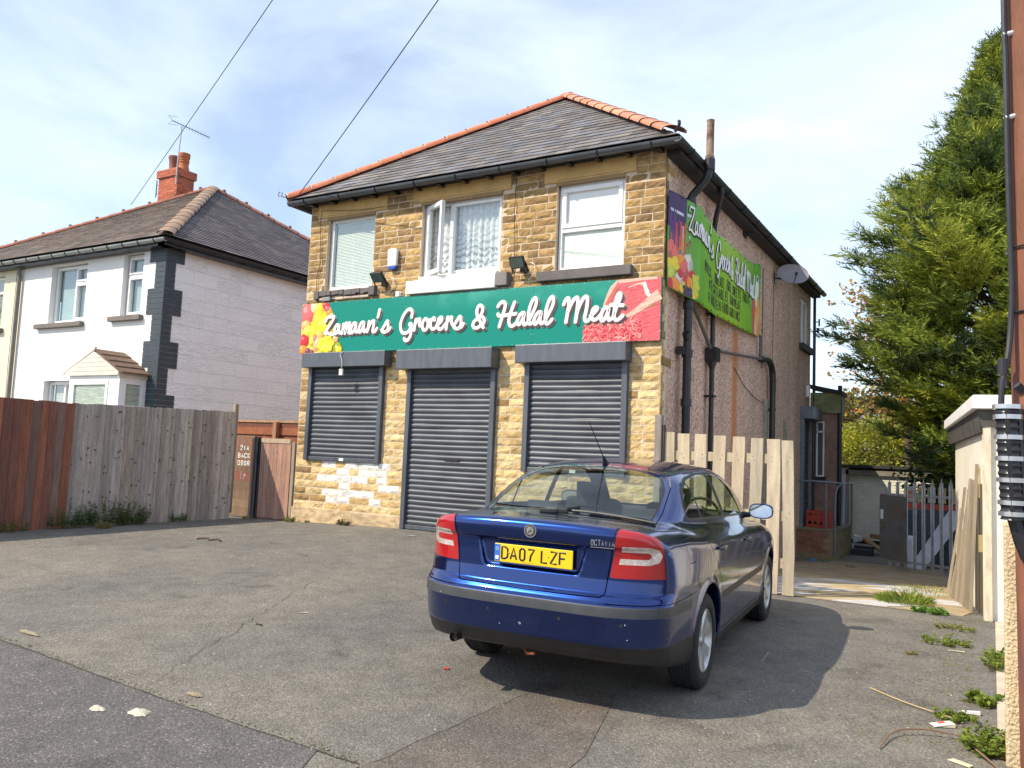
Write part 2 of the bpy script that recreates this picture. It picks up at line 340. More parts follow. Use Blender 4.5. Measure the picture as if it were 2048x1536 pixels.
sw.build('stone_facing', stone, shop, smooth=False)
mw = MB()   # backing wall built round the openings
xsS = sorted(set([-W, 0.0] + [v for r in UPW + SHU for v in r[:2]])); zsS = sorted(set([-0.6, ZE] + [v for r in UPW + SHU for v in r[2:]]))
for i in range(len(xsS) - 1):
    for j in range(len(zsS) - 1):
        xm, zm = (xsS[i] + xsS[i + 1]) / 2, (zsS[j] + zsS[j + 1]) / 2
        if any(a < xm < b and c < zm < d_ for a, b, c, d_ in UPW + SHU): continue
        mw.box(xsS[i], xsS[i + 1], -0.004, 0.2, zsS[j], zsS[j + 1])
mw.build('mortar_wall', mort, shop)
# pebbledashed side and rear walls
def pebble():
    mt = bpy.data.materials.new('pebbledash'); mt.use_nodes = True; nt = mt.node_tree; L = nt.links.new; b = nt.nodes['Principled BSDF']; b.inputs['Roughness'].default_value = 0.9; b.inputs['Specular IOR Level'].default_value = 0.2
    tc = N(nt, 'ShaderNodeTexCoord'); v = N(nt, 'ShaderNodeTexVoronoi'); v.inputs['Scale'].default_value = 48; L(tc.outputs['Object'], v.inputs['Vector'])
    sp = N(nt, 'ShaderNodeSeparateColor'); L(v.outputs['Color'], sp.inputs[0])
    r = N(nt, 'ShaderNodeValToRGB'); e = r.color_ramp.elements; e[0].position = 0.0; e[0].color = (0.24, 0.15, 0.125, 1); e[1].position = 1; e[1].color = (0.78, 0.61, 0.51, 1)
    k = e.new(0.3); k.color = (0.52, 0.335, 0.26, 1); k = e.new(0.72); k.color = (0.61, 0.41, 0.32, 1)
    L(sp.outputs[0], r.inputs[0])
    # weathering: vertical soot runs; and one rust run below the overflow pipe
    mp = N(nt, 'ShaderNodeMapping'); mp.inputs['Scale'].default_value = (1, 1.6, 0.16); L(tc.outputs['Object'], mp.inputs[0])
    n = N(nt, 'ShaderNodeTexNoise'); n.inputs['Scale'].default_value = 1.6; n.inputs['Detail'].default_value = 7; L(mp.outputs[0], n.inputs['Vector'])
    mr = N(nt, 'ShaderNodeMapRange'); mr.inputs['From Min'].default_value = 0.32; mr.inputs['From Max'].default_value = 0.66; mr.inputs['To Min'].default_value = 0.86; mr.inputs['To Max'].default_value = 1.08; L(n.outputs['Fac'], mr.inputs['Value'])
    vs = N(nt, 'ShaderNodeVectorMath', operation='SCALE'); L(r.outputs[0], vs.inputs[0]); L(mr.outputs[0], vs.inputs['Scale'])
    sx = N(nt, 'ShaderNodeSeparateXYZ'); L(tc.outputs['Object'], sx.inputs[0])
    n2 = N(nt, 'ShaderNodeTexNoise'); n2.inputs['Scale'].default_value = 3; n2.inputs['Detail'].default_value = 6; L(mp.outputs[0], n2.inputs['Vector'])
    ay = N(nt, 'ShaderNodeMath', operation='MULTIPLY_ADD'); ay.inputs[1].default_value = 0.16; L(n2.outputs['Fac'], ay.inputs[0]); L(sx.outputs['Y'], ay.inputs[2])
    sb = N(nt, 'ShaderNodeMath', operation='SUBTRACT'); sb.inputs[1].default_value = 3.42 - 4.8 + 0.08; L(ay.outputs[0], sb.inputs[0])
    ab = N(nt, 'ShaderNodeMath', operation='ABSOLUTE'); L(sb.outputs[0], ab.inputs[0])
    m2 = N(nt, 'ShaderNodeMapRange'); m2.inputs['From Min'].default_value = 0.06; m2.inputs['From Max'].default_value = 0.22; m2.inputs['To Min'].default_value = 1; m2.inputs['To Max'].default_value = 0; L(ab.outputs[0], m2.inputs['Value'])
    zz = N(nt, 'ShaderNodeMath', operation='LESS_THAN'); zz.inputs[1].default_value = 3.3; L(sx.outputs['Z'], zz.inputs[0])
    mu = N(nt, 'ShaderNodeMath', operation='MULTIPLY'); L(m2.outputs[0], mu.inputs[0]); L(zz.outputs[0], mu.inputs[1])
    mu2 = N(nt, 'ShaderNodeMath', operation='MULTIPLY'); mu2.inputs[1].default_value = 0.85; L(mu.outputs[0], mu2.inputs[0])
    xx = N(nt, 'ShaderNodeMix', data_type='RGBA'); L(mu2.outputs[0], xx.inputs['Factor']); L(vs.outputs[0], xx.inputs['A']); xx.inputs['B'].default_value = (0.50, 0.19, 0.05, 1)
    L(xx.outputs['Result'], b.inputs['Base Color'])
    bp = N(nt, 'ShaderNodeBump'); bp.inputs['Strength'].default_value = 0.8; bp.inputs['Distance'].default_value = 0.01; bp.invert = True; L(v.outputs['Distance'], bp.inputs['Height']); L(bp.outputs[0], b.inputs['Normal'])
    return mt
peb = pebble()
sd = MB()
SO = [(8.62, 9.55, 3.84, 4.88), (8.74, 9.72, -0.13, 2.2)]     # side openings Y0,Y1,Z0,Z1
ys_ = sorted(set([0.2, L_] + [v for r in SO for v in r[:2]])); zs_ = sorted(set([-1.0, ZE] + [v for r in SO for v in r[2:]]))
for i in range(len(ys_) - 1):
    for j in range(len(zs_) - 1):
        ym, zm = (ys_[i] + ys_[i + 1]) / 2, (zs_[j] + zs_[j + 1]) / 2
        if any(a < ym < b and c < zm < d_ for a, b, c, d_ in SO): continue
        sd.box(-0.25, 0.0, ys_[i], ys_[i + 1], zs_[j], zs_[j + 1])
sd.box(-0.2, -0.001, 0.0, 0.2, -0.6, ZE)
sd.box(-W, -0.25, L_ - .25, L_, -1.0, ZE); sd.box(-W, -W + .25, 0.2, L_ - .25, -0.6, ZE)
sd.build('rendered_wall', peb, shop)
pat = M('patch_render', (0.30, 0.26, 0.2), 0.95, var=0.2, bump=0.3)
pr = MB(); pr.box(0.002, 0.012, 7.05, 7.35, -.7, 1.9); pr.box(0.002, 0.012, 7.0, 7.25, 1.9, 2.05); pr.build('render_patch', pat, shop); pr = MB(); pr.box(.003, .02, 5.35, 5.62, -.5, 2.15); pr.box(.003, .03, 5.3, 5.66, 2.15, 2.35); pr.build('render_patch', pat, shop)
# stone lintels, sills
ls = M('sandstone_lintel', rough=0.85, tint=True, var=0.15, scale=4, bump=0.25, bscale=50, var2=.1)
lt = MB(); tan = (0.56, 0.36, 0.14)
for k, (x0, x1, z0, z1) in enumerate([(-6.02, -4.56, 4.91, 5.13), (-4.05, -2.30, 4.93, 5.15), (-1.76, -0.40, 4.92, 5.14)]):
    lt.box(x0, x1, -0.03, 0.02, z0, z1, tan)
    a, b, c, d_ = UPW[k]
    lt.hexa([(a - .03, -.012, z0 - .05), (b + .0, -.012, z0 - .05), (b + .0, .1, z0 - .02), (a - .03, .1, z0 - .02), (a - .0, -.033, z0 + .03), (b + 0, -.033, z0 + .03), (b, .1, z0 + .02), (a, .1, z0 + .02)], (0.30, 0.2, 0.1))
lt.build('lintel', ls, shop, bevel=0.006)
si = MB(); gr = (0.13, 0.115, 0.115)
def rag(mb, x0, x1, y0, y1, z0, z1, col, n=14, j=0.012):
    for i in range(n):
        a = x0 + (x1 - x0) * i / n; b = x0 + (x1 - x0) * (i + 1) / n
        mb.box(a, b, y0 + rnd.uniform(-j, j), y1, z0 + rnd.uniform(0, j * 2), z1 + rnd.uniform(-j, 0), col)
rag(si, -5.95, -4.72, -.07, .09, 3.575, 3.68, gr); si.box(-5.97, -5.86, -.075, .09, 3.545, 3.68, gr); si.box(-4.80, -4.68, -.085, .09, 3.54, 3.69, gr)
rag(si, -5.86, -4.82, -.05, .0, 3.51, 3.565, (0.5, .4, .33), 6); si.box(-5.78, -5.6, -.08, 0, 3.5, 3.57, (.25, .24, .25))
si.build('window_sill', ls, shop, bevel=0.01)
si = MB(); si.box(-1.79, -0.40, -.11, .09, 3.53, 3.665, gr); si.build('window_sill', ls, shop, bevel=0.01)
s2 = MB(); s2.box(-4.05, -2.46, -.1, .09, 3.50, 3.70, (0.75, 0.74, 0.71)); s2.box(-2.455, -2.26, -.11, .09, 3.52, 3.715, (.2, .18, .18)); s2.box(-3.85, -2.46, -.06, .09, 3.702, 3.76, (.72, .7, .68))
s2.build('painted_sill', ls, shop, bevel=0.01)

# upvc windows
upvc = M('white_upvc', (0.80, 0.80, 0.80), 0.3, var=0.02)
pane = glass_mat('window_glass', (0.92, 0.95, 0.94), 1.5)
dark = M('dark_room', (0.02, 0.02, 0.022), 0.9)
net = M('net_curtain', (0.62, 0.62, 0.64), 0.9, var=0.25, scale=6, stretch=(14, 1, 1), bump=0.5, bscale=30)
blind = M('blind_slats', (0.66, 0.68, 0.65), 0.6, var=0.05)
frost = M('frosted_glass', (0.62, 0.70, 0.64), 0.25, var=0.1, scale=3, bump=0.35, bscale=140)
def frame(mb, x0, x1, z0, z1, y0, y1, t):
    mb.box(x0, x1, y0, y1, z0, z0 + t); mb.box(x0, x1, y0, y1, z1 - t, z1); mb.box(x0, x0 + t, y0, y1, z0 + t, z1 - t); mb.box(x1 - t, x1, y0, y1, z0 + t, z1 - t)
# left window
f1 = MB(); frame(f1, -5.78, -4.81, 3.70, 4.88, .07, .13, .055); o1 = f1.build('window', upvc, shop, bevel=.004)
p = MB(); p.box(-5.725, -4.865, .09, .094, 3.755, 4.825); p.build('pane', pane, o1)
bl = MB(); z = 3.77
while z < 4.82: bl.obox((-5.28, .125, z), (.42, 0, 0), (0, .004, .0125), (0, -.001, .0003)); z += .0245
bl.box(-5.72, -4.87, .115, .14, 4.8, 4.825); bl.build('blind', blind, o1)
bb = MB(); bb.box(-5.78, -4.81, .2, .22, 3.7, 4.88); bb.build('room_backing', M('pale_interior', (.45, .47, .45), .9), o1)
# centre window with open casement
f2 = MB(); frame(f2, -3.86, -2.45, 3.765, 4.90, .07, .13, .045); f2.box(-3.40, -3.34, .07, .13, 3.81, 4.855); frame(f2, -3.34, -2.495, 3.81, 4.855, .06, .125, .035); o2 = f2.build('window', upvc, shop, bevel=.004)
p = MB(); p.box(-3.305, -2.53, .09, .094, 3.845, 4.82); p.build('pane', pane, o2)
# curtain: folded sheet
cu_ = MB(); n = 90
pts = [(-3.80 + 1.32 * i / n, .16 + .018 * math.sin(i * 0.9) + .008 * math.sin(i * 2.3)) for i in range(n + 1)]
cu_.add([(x, y, 3.80) for x, y in pts] + [(x, y, 4.86) for x, y in pts], [(i, i + 1, n + 2 + i, n + 1 + i) for i in range(n)])
def curtain_mat():
    mt = bpy.data.materials.new('lace_curtain'); mt.use_nodes = True; nt = mt.node_tree; L = nt.links.new; b = nt.nodes['Principled BSDF']; b.inputs['Roughness'].default_value = .9
    tc = N(nt, 'ShaderNodeTexCoord'); mp = N(nt, 'ShaderNodeMapping'); mp.inputs['Scale'].default_value = (3, 1, 1.2); L(tc.outputs['Object'], mp.inputs[0])
    wv = N(nt, 'ShaderNodeTexWave', wave_type='RINGS'); wv.inputs['Scale'].default_value = 3.5; wv.inputs['Distortion'].default_value = 9; wv.inputs['Detail'].default_value = 3; L(mp.outputs[0], wv.inputs['Vector'])
    r = N(nt, 'ShaderNodeValToRGB'); r.color_ramp.elements[0].color = (.34, .34, .38, 1); r.color_ramp.elements[1].color = (.80, .80, .82, 1); r.color_ramp.elements[0].position = .15; r.color_ramp.elements[1].position = .45
    sz = N(nt, 'ShaderNodeSeparateXYZ'); L(tc.outputs['Object'], sz.inputs[0]); mr = N(nt, 'ShaderNodeMapRange'); mr.inputs['From Min'].default_value = 4.1; mr.inputs['From Max'].default_value = 4.6; mr.inputs['To Min'].default_value = 0; mr.inputs['To Max'].default_value = .8; L(sz.outputs['Z'], mr.inputs['Value'])
    L(wv.outputs['Color'], r.inputs[0]); mx = N(nt, 'ShaderNodeMix', data_type='RGBA'); L(mr.outputs[0], mx.inputs['Factor']); L(r.outputs[0], mx.inputs['A']); mx.inputs['B'].default_value = (.74, .75, .78, 1); L(mx.outputs['Result'], b.inputs['Base Color']); return mt
cu_.build('curtain', curtain_mat(), o2, smooth=True, angle=None)
bb = MB(); bb.box(-3.86, -2.45, .24, .26, 3.7, 4.9); bb.build('room_backing', dark, o2)
# opened sash: hinged at the left jamb, swung outwards
ca, sa = math.cos(math.radians(-27)), math.sin(math.radians(-27))
hx0, hy0 = -3.82, 0.055
# the sash hangs on its left side and projects towards the street
sash = MB(); Wd = .46
def sp(u, v, z): return (hx0 + u * ca - v * sa, hy0 + u * sa + v * ca, z)
def sbox(mb, u0, u1, v0, v1, z0, z1): mb.hexa([sp(u0, v0, z0), sp(u1, v0, z0), sp(u1, v1, z0), sp(u0, v1, z0), sp(u0, v0, z1), sp(u1, v0, z1), sp(u1, v1, z1), sp(u0, v1, z1)])
for a in ((0, Wd, 3.79, 3.86), (0, Wd, 4.81, 4.875), (0, .06, 3.86, 4.81), (Wd - .06, Wd, 3.86, 4.81)): sbox(sash, a[0], a[1], 0, .06, a[2], a[3])
so2 = sash.build('open_casement', upvc, shop, bevel=.004)
sg = MB(); sbox(sg, .06, Wd - .06, .028, .032, 3.86, 4.81); sg.build('pane', pane, so2)
# right window
f3 = MB(); frame(f3, -1.545, -0.56, 3.68, 4.89, .06, .13, .05); f3.box(-1.495, -.61, .06, .125, 4.22, 4.28); frame(f3, -1.50, -.605, 4.28, 4.84, .045, .12, .06); o3 = f3.build('window', upvc, shop, bevel=.006)
p = MB(); p.box(-1.44, -.665, .09, .095, 4.34, 4.78); p.build('pane', M('white_panel_glass', (.78, .79, .78), .12, var=.02), o3)
p = MB(); p.box(-1.495, -.61, .1, .105, 3.73, 4.22); p.build('frosted_pane', frost, o3)

# roller shutters
grey = M('anthracite_steel', (0.085, 0.095, 0.115), 0.46, metal=0.2, var=0.25, scale=2.2, stretch=(1, 1, 2), bump=0.06, spec=.5, var2=.1)
greyf = M('anthracite_hood', (0.10, 0.112, 0.135), 0.42, metal=0.3, var=0.16, scale=2, stretch=(6, 1, 1), spec=.5)
def shutter(x0, x1, z0, z1, hz0, hz1, hx0, hx1, dep, slot=False):
    sl = MB(); z = z0 + .07; p = .0745; xa, xb = x0 + .07, x1 - .07
    prof = [(0.0, 0.0), (-.010, .012), (-.017, .030), (-.016, .048), (-.007, .062), (0.002, .066)]
    rows = []
    while z < z1 + .02:
        for dy, dz in prof: rows.append((dy, z + dz))
        z += p
    vs = []
    nS = 16; jr = [rnd.uniform(-.002, .002) for _ in range(80)]; br_ = [(rnd.uniform(0, 6), rnd.uniform(.001, .003)) for _ in range(80)]
    for ri, (dy, zz) in enumerate(rows):
        k_ = ri // 6
        for j in range(nS + 1): t_ = j / nS; vs.append((xa + (xb - xa) * t_, -.012 + dy + br_[k_][1] * math.sin(br_[k_][0] + t_ * 5), zz + jr[k_] * math.sin(t_ * 3.1) - .003 * math.sin(math.pi * t_)))
    sl.add(vs, [((nS + 1) * i + j, (nS + 1) * i + j + 1, (nS + 1) * (i + 1) + j + 1, (nS + 1) * (i + 1) + j) for i in range(len(rows) - 1) for j in range(nS)])
    sh = sl.build('roller_shutter', grey, shop, smooth=True, angle=40)
    for ra, rb_2 in ((x0, x0 + .075), (x1 - .075, x1)): rl = MB(); rl.box(ra, rb_2, -.075, -.004, z0, z1 + .03); rl.build('guide_rail', greyf, sh, bevel=.004)
    bt = MB(); bt.box(x0 + .075, x1 - .075, -.05, -.008, z0 + .005, z0 + .065); bt.build('bottom_bar', greyf, sh, bevel=.004)
    hd = MB(); hd.box(hx0, hx1, -dep, -.004, hz0, hz1); hd.build('shutter_hood', greyf, sh, bevel=.008)
    st = MB(); st.box((x0 + x1) / 2 - .03, (x0 + x1) / 2 + .06, -.053, -.0505, z0 + .012, z0 + .055); st.build('sticker', M('sticker_white', (.7, .72, .75), .4), sh)
    if slot: k = MB(); k.box(x0 + .72, x0 + .98, -.034, -.03, 1.02, 1.055); k.build('pull_slot', dark, sh)
    bk = MB(); bk.box(x0, x1, .19, .2, z0, z1); bk.build('opening_backing', dark, sh)
    return sh
shutter(*SHU[0][:2], .93, 2.42, 2.41, 2.645, -6.01, -4.30, .2)
shutter(*SHU[1][:2], .0, 2.36, 2.345, 2.632, -4.05, -2.37, .24, True)
shutter(*SHU[2][:2], .93, 2.42, 2.40, 2.645, -2.01, -0.385, .22)

# eaves, gutter
blk = M('black_plastic', (0.018, 0.018, 0.022), 0.32, var=0.2)
gutm = M('weathered_gutter', (0.075, 0.085, 0.1), 0.45, var=0.2, scale=3)
soff = M('dark_soffit', (0.03, 0.028, 0.028), 0.8)
ov = .25
def gutter(mb, a, b, r=.062, n=8):
    a, b = Vector(a), Vector(b); d = (b - a).normalized(); sd = d.cross(Vector((0, 0, 1))).normalized(); vs = []; fs = []
    for k in range(n + 1):
        t = math.pi * k / n; off = sd * (math.cos(t) * r) + Vector((0, 0, -math.sin(t) * r)); vs += [a + off, b + off]
    for k in range(n): fs.append((2 * k, 2 * k + 1, 2 * k + 3, 2 * k + 2))
    vi = []; n0 = len(vs)
    for k in range(n + 1):
        t = math.pi * k / n; off = sd * (math.cos(t) * (r - .006)) + Vector((0, 0, -math.sin(t) * (r - .006))); vs += [a + off, b + off]
    for k in range(n): fs.append((n0 + 2 * k + 1, n0 + 2 * k, n0 + 2 * k + 2, n0 + 2 * k + 3))
    fs += [tuple(2 * k for k in range(n + 1)), tuple(2 * k + 1 for k in range(n, -1, -1))]
    mb.add(vs, fs)
def gut_brackets(a, b, k, par, r=.07):
    a, b = Vector(a), Vector(b); d = (b - a).normalized(); sd = d.cross(Vector((0, 0, 1))).normalized()
    for i in range(k):
        c = a.lerp(b, (i + .5) / k); pts = [c + sd * (math.cos(t) * r) + Vector((0, 0, -math.sin(t) * r)) for t in [math.pi * j / 8 for j in range(9)]]
        mb = MB(); mb.tube(pts, .009, 6); mb.build('gutter_bracket', blk, par)
ga, gb, gc = (-W - ov - .03, -ov, GU), (ov - .03 + .06, -ov, GU), (ov + .0, L_ + .25, GU)
gm = MB(); gutter(gm, ga, gb); gm.build('gutter', gutm, shop, smooth=True)
for qa, qb in (((ov, -ov - .05, GU), gc), ((-W - ov, L_, GU), (-W - ov, -ov, GU))): gm = MB(); gutter(gm, qa, qb); gm.build('gutter', M('black_gutter', (.03, .033, .04), .4, var=.2), shop, smooth=True)
gut_brackets(ga, gb, 9, shop); gut_brackets((ov, -ov, GU), gc, 12, shop)
for i in range(15): x = -W + .1 + i * .43; gk = MB(); gk.box(x, x + .05, -ov + .06, -.02, ZE - .055, ZE - .005); gk.build('rafter_foot', blk, shop)
ea = MB(); ea.box(-W - ov + .05, ov - .05, -ov + .05, -.0, ZE + .0, ZE + .035); ea.box(0.014, ov - .05, 0.0, L_ + .1, ZE - .1, ZE + .035); ea.box(0.016, ov - .06, -.2, L_, ZE - .02, ZE - .001)
ea.box(-W - ov + .05, -W, 0, L_, ZE, ZE + .035)
ea.build('eaves', soff, shop)

# roof
slate = M('grey_slate', rough=0.62, tint=True, var=0.2, scale=5, bump=0.2, bscale=30, var2=.14, scale2=70)
def slate_plane(mb, P0, ux, us, poly2, rowh, tw, pal, th=.009, rg=None, jit=.004):
    # P0 origin, ux unit along eaves, us unit up slope, poly2 convex ccw polygon in (a,b)
    rg = rg or random.Random(5); P0, ux, us = Vector(P0), Vector(ux), Vector(us); nn = ux.cross(us).normalized()
    b0 = min(p[1] for p in poly2); b1 = max(p[1] for p in poly2); a0 = min(p[0] for p in poly2); a1 = max(p[0] for p in poly2)
    r = 0; b = b0
    while b < b1:
        a = a0 - (tw / 2 if r % 2 else 0)
        while a < a1:
            wj = tw * rg.uniform(.93, 1.07); lj = rg.uniform(-jit * 2, jit * 2)
            q = clippoly([(a + .002, b + lj), (a + wj - .002, b + lj + rg.uniform(-jit, jit)), (a + wj - .002, b + rowh * 1.5), (a + .002, b + rowh * 1.5)], poly2)
            if len(q) >= 3:
                lift = rg.uniform(0, .004)
                def P(p, base): 
                    t = (p[1] - b) / (rowh * 1.5); return P0 + ux * p[0] + us * p[1] + nn * (base + (1 - t) * (th * 1.6 + lift))
                top = [P(p, th) for p in q]; bot = [P(p, 0) for p in q]; n = len(q)
                c = rg.choice(pal); f = rg.uniform(.82, 1.18)
                mb.add(top + bot, [tuple(range(n))] + [(i, n + i, n + (i + 1) % n, (i + 1) % n) for i in range(n)], (c[0] * f, c[1] * f, c[2] * f))
            a += wj
        b += rowh; r += 1
def hip_tiles(mb, a, b, n, r, col, bed, up=(0, 0, 1), step=.018, rg=random.Random(9), hgt=.8):
    a, b = Vector(a), Vector(b); d = (b - a); L = d.length; d.normalize(); sd = d.cross(Vector(up)).normalized(); u = sd.cross(d)
    for i in range(n):
        p = a + d * (L * i / n); q = a + d * (L * (i + 1) / n + .03); r0, r1 = r + step, r; off0 = rg.uniform(-.006, .006); vs = []; m_ = 8
        for (c, rr_) in ((p, r0), (q, r1)):
            for k in range(m_ + 1):
                t = math.pi * (-.05 + 1.1 * k / m_); vs.append(c + sd * (math.cos(t) * rr_ + off0) + u * (math.sin(t) * rr_ * hgt))
        n0 = len(vs)
        for (c, rr_) in ((p, r0 - .016), (q, r1 - .016)):
            for k in range(m_ + 1):
                t = math.pi * (-.05 + 1.1 * k / m_); vs.append(c + sd * (math.cos(t) * rr_ + off0) + u * (math.sin(t) * rr_ * hgt))
        m1 = m_ + 1; fs = [(k, k + 1, m1 + k + 1, m1 + k) for k in range(m_)] + [(n0 + k + 1, n0 + k, n0 + m1 + k, n0 + m1 + k + 1) for k in range(m_)] + [(k + 1, k, n0 + k, n0 + k + 1) for k in range(m_)] + [(m1 + k, m1 + k + 1, n0 + m1 + k + 1, n0 + m1 + k) for k in range(m_)]
        c = rg.choice(col); f = rg.uniform(.9, 1.1); mb.add(vs, fs, (c[0] * f, c[1] * f, c[2] * f))
        if bed:   # mortar bedding at the joint
            for k in range(m_):
                t0, t1 = math.pi * k / m_, math.pi * (k + 1) / m_; rr_ = r0 + .006
                mb.add([p - d * .012 + sd * math.cos(t) * rr_ + u * math.sin(t) * rr_ * hgt for t in (t0, t1)] + [p + d * .012 + sd * math.cos(t) * rr_ + u * math.sin(t) * rr_ * hgt for t in (t1, t0)], [(0, 1, 2, 3)], bed)
RE = 5.2; AP = Vector((-3.095, 3.2, 7.74)); e0 = -ov - .02; sx0, sx1 = -W - ov, ov
run = AP.y - e0; rise = AP.z - RE; sl_ = math.hypot(run, rise); us = Vector((0, run / sl_, rise / sl_))
pal = [(0.155, 0.140, 0.132), (0.125, 0.115, 0.112), (0.18, 0.16, 0.145), (0.11, 0.10, 0.10), (0.145, 0.122, 0.11), (0.15, 0.15, 0.17)]
rf = MB(); slate_plane(rf, (sx0, e0, RE), (1, 0, 0), us, [(0, 0), (sx1 - sx0, 0), (AP.x - sx0, sl_)], .185, .26, pal)
# slope above the side wall and the far slopes
sr = sx1 - AP.x; ssl = math.hypot(sr, rise); Ly = L_ + .3 - e0
slate_plane(rf, (sx1, e0, RE), (0, 1, 0), (-sr / ssl, 0, rise / ssl), [(0, 0), (Ly, 0), (Ly - run, ssl), (run, ssl)], .185, .26, pal)
slate_plane(rf, (sx0, L_ + .3, RE), (0, -1, 0), ((AP.x - sx0) / ssl, 0, rise / ssl), [(0, 0), (Ly, 0), (Ly - run, ssl), (run, ssl)], .3, .4, pal)
rfo = rf.build('roof', slate, shop)
under = MB(); under.add([(sx0, e0, RE - .02), (sx1, e0, RE - .02), (AP.x, AP.y, AP.z - .03), (AP.x, L_ + .3 - run, AP.z - .03), (sx1, L_ + .3, RE - .02), (sx0, L_ + .3, RE - .02)], [(0, 1, 2), (1, 4, 3, 2), (4, 5, 3), (5, 0, 2, 3)]); under.build('roof_underlay', soff, rfo)
terr = [(0.56, 0.17, 0.085), (0.50, 0.15, 0.075), (0.60, 0.20, 0.10)]
tile = M('terracotta_tile', rough=0.75, tint=True, var=0.18, scale=7, bump=0.2, bscale=50)
ht = MB(); hip_tiles(ht, (sx0 - .02, e0 - .02, RE + .02), AP + Vector((0, 0, .03)), 13, .10, terr, (.45, .38, .3)); hip_tiles(ht, (sx1 - .09, e0 + .09, RE + .105), AP + Vector((0, 0, .05)), 12, .15, [(0.60, 0.25, 0.15), (0.54, 0.20, 0.12), (0.50, 0.21, .14)], (.55, .40, .24), step=.022, hgt=.42)
hip_tiles(ht, AP + Vector((0, 0, .03)), (AP.x, L_ + .3 - run, AP.z + .03), 8, .10, terr, (.45, .38, .3))
ht.build('ridge_tile', tile, rfo, smooth=True)
hf = MB(); hf.tube([(sx1 - .06, e0 + .06, RE + .09), (sx1 + .0, e0 - .0, RE + .10), (sx1 + .02, e0 - .02, RE + .14), (sx1 + .01, e0 - .01, RE + .18)], .022, 8); hf.build('hip_iron', blk, rfo, smooth=True)
hw = MB(); hw.tube([(sx0 - .02, e0 - .02, RE + .04), (sx0 - .1, e0 - .08, RE + .06)] + [(sx0 - .13 + .045 * math.cos(t), e0 - .1, RE + .1 + .045 * math.sin(t)) for t in [-1.2 + i * .7 for i in range(9)]], .006, 6); hw.build('hip_hook', blk, rfo, smooth=True)

# side details
g2 = MB(); g2.box(-.1, -.04, 8.62, 9.55, 3.86, 3.92); g2.box(-.1, -.04, 8.62, 9.55, 4.82, 4.88); g2.box(-.1, -.04, 8.62, 8.68, 3.92, 4.82); g2.box(-.1, -.04, 9.49, 9.55, 3.92, 4.82); g2.box(-.1, -.04, 9.06, 9.11, 3.92, 4.82)
ow = g2.build('window', upvc, shop); p = MB(); p.box(-.075, -.07, 8.68, 9.49, 3.92, 4.82); p.build('pane', pane, ow); p = MB(); p.box(-.22, -.2, 8.6, 9.56, 3.8, 4.9); p.build('room_backing', dark, ow)
s_ = MB(); s_.box(-.05, .09, 8.5, 9.66, 3.7, 3.84, (.05, .05, .05)); s_.build('side_sill', ls, shop)
# side door shutter with its hood
sdx = MB(); z = -.1; rows = []
while z < 2.15:
    for dy, dz in [(0, 0), (.012, .014), (.017, .034), (.012, .054), (0, .066)]: rows.append((dy, z + dz))
    z += .074
vs = []
for dx, zz in rows: vs += [(-.03 + dx, 8.82, zz), (-.03 + dx, 9.66, zz)]
sdx.add(vs, [(2 * i, 2 * i + 1, 2 * i + 3, 2 * i + 2) for i in range(len(rows) - 1)])
sso = sdx.build('side_shutter', M('side_shutter_steel', (.10, .115, .14), .45, metal=.3), shop, smooth=True, angle=40)
for qa, qb in ((8.72, 8.84), (9.63, 9.73)): q = MB(); q.box(.002, .07, qa, qb, -.13, 2.2); q.build('guide_rail', M('grey_rail', (.16, .18, .21), .5, metal=.2), sso, bevel=.004)
q = MB(); q.box(.002, .27, 8.70, 9.75, 2.2, 2.47); q.build('shutter_hood', M('grey_rail'), sso, bevel=.01)
# rear extension
ex = MB(); ex.box(0.0, .60, 9.9, 10.25, -.9, 2.55); ex.box(-.6, .0, 9.9, 13.2, -.9, 2.55); ex.build('extension_wall', M('brown_render', (.28, .17, .13), .9, var=.2, bump=.5, bscale=60), shop)
ex = MB(); ex.box(-.0, .66, 9.82, 10.4, 2.40, 2.86, (.22, .22, .13)); ex.box(0.02, .055, 9.8, 9.82, 2.42, 2.84, (.7, .7, .66)); ex.build('extension_fascia', M('mossy_board', (.20, .21, .10), .8, var=.35, scale=4, stretch=(1, 1, 3)), shop)
ex = MB(); ex.hexa([(-.02, 9.76, 2.96), (.70, 9.76, 2.80), (.70, 10.5, 2.80), (-.02, 10.5, 2.96), (-.02, 9.76, 3.05), (.70, 9.76, 2.89), (.70, 10.5, 2.89), (-.02, 10.5, 3.05)]); ex.build('extension_roof', soff, shop)
ex = MB(); frame(ex, .13, .30, .95, 2.2, 9.87, 9.897, .03); ex.box(.13, .3, 9.87, 9.895, 1.95, 1.99); xo = ex.build('window', upvc, shop)
ex = MB(); ex.box(.16, .27, 9.885, 9.893, .98, 2.17); ex.build('pane', M('dim_pane', (.1, .11, .11), .1), xo)
ex = MB(); ex.box(.1, .34, 9.8, 9.895, .85, .95); ex.build('extension_sill', soff, shop)
# ================================================================ car
CO = Vector((1.1486014, -5.3732596, -0.3516271))
CA = Matrix(((-0.0754906, 0.9971464, 0.01184), (0.9971464, 0.0754906, -0.0074549), (0.01184, -0.0074549, 0.9999)))
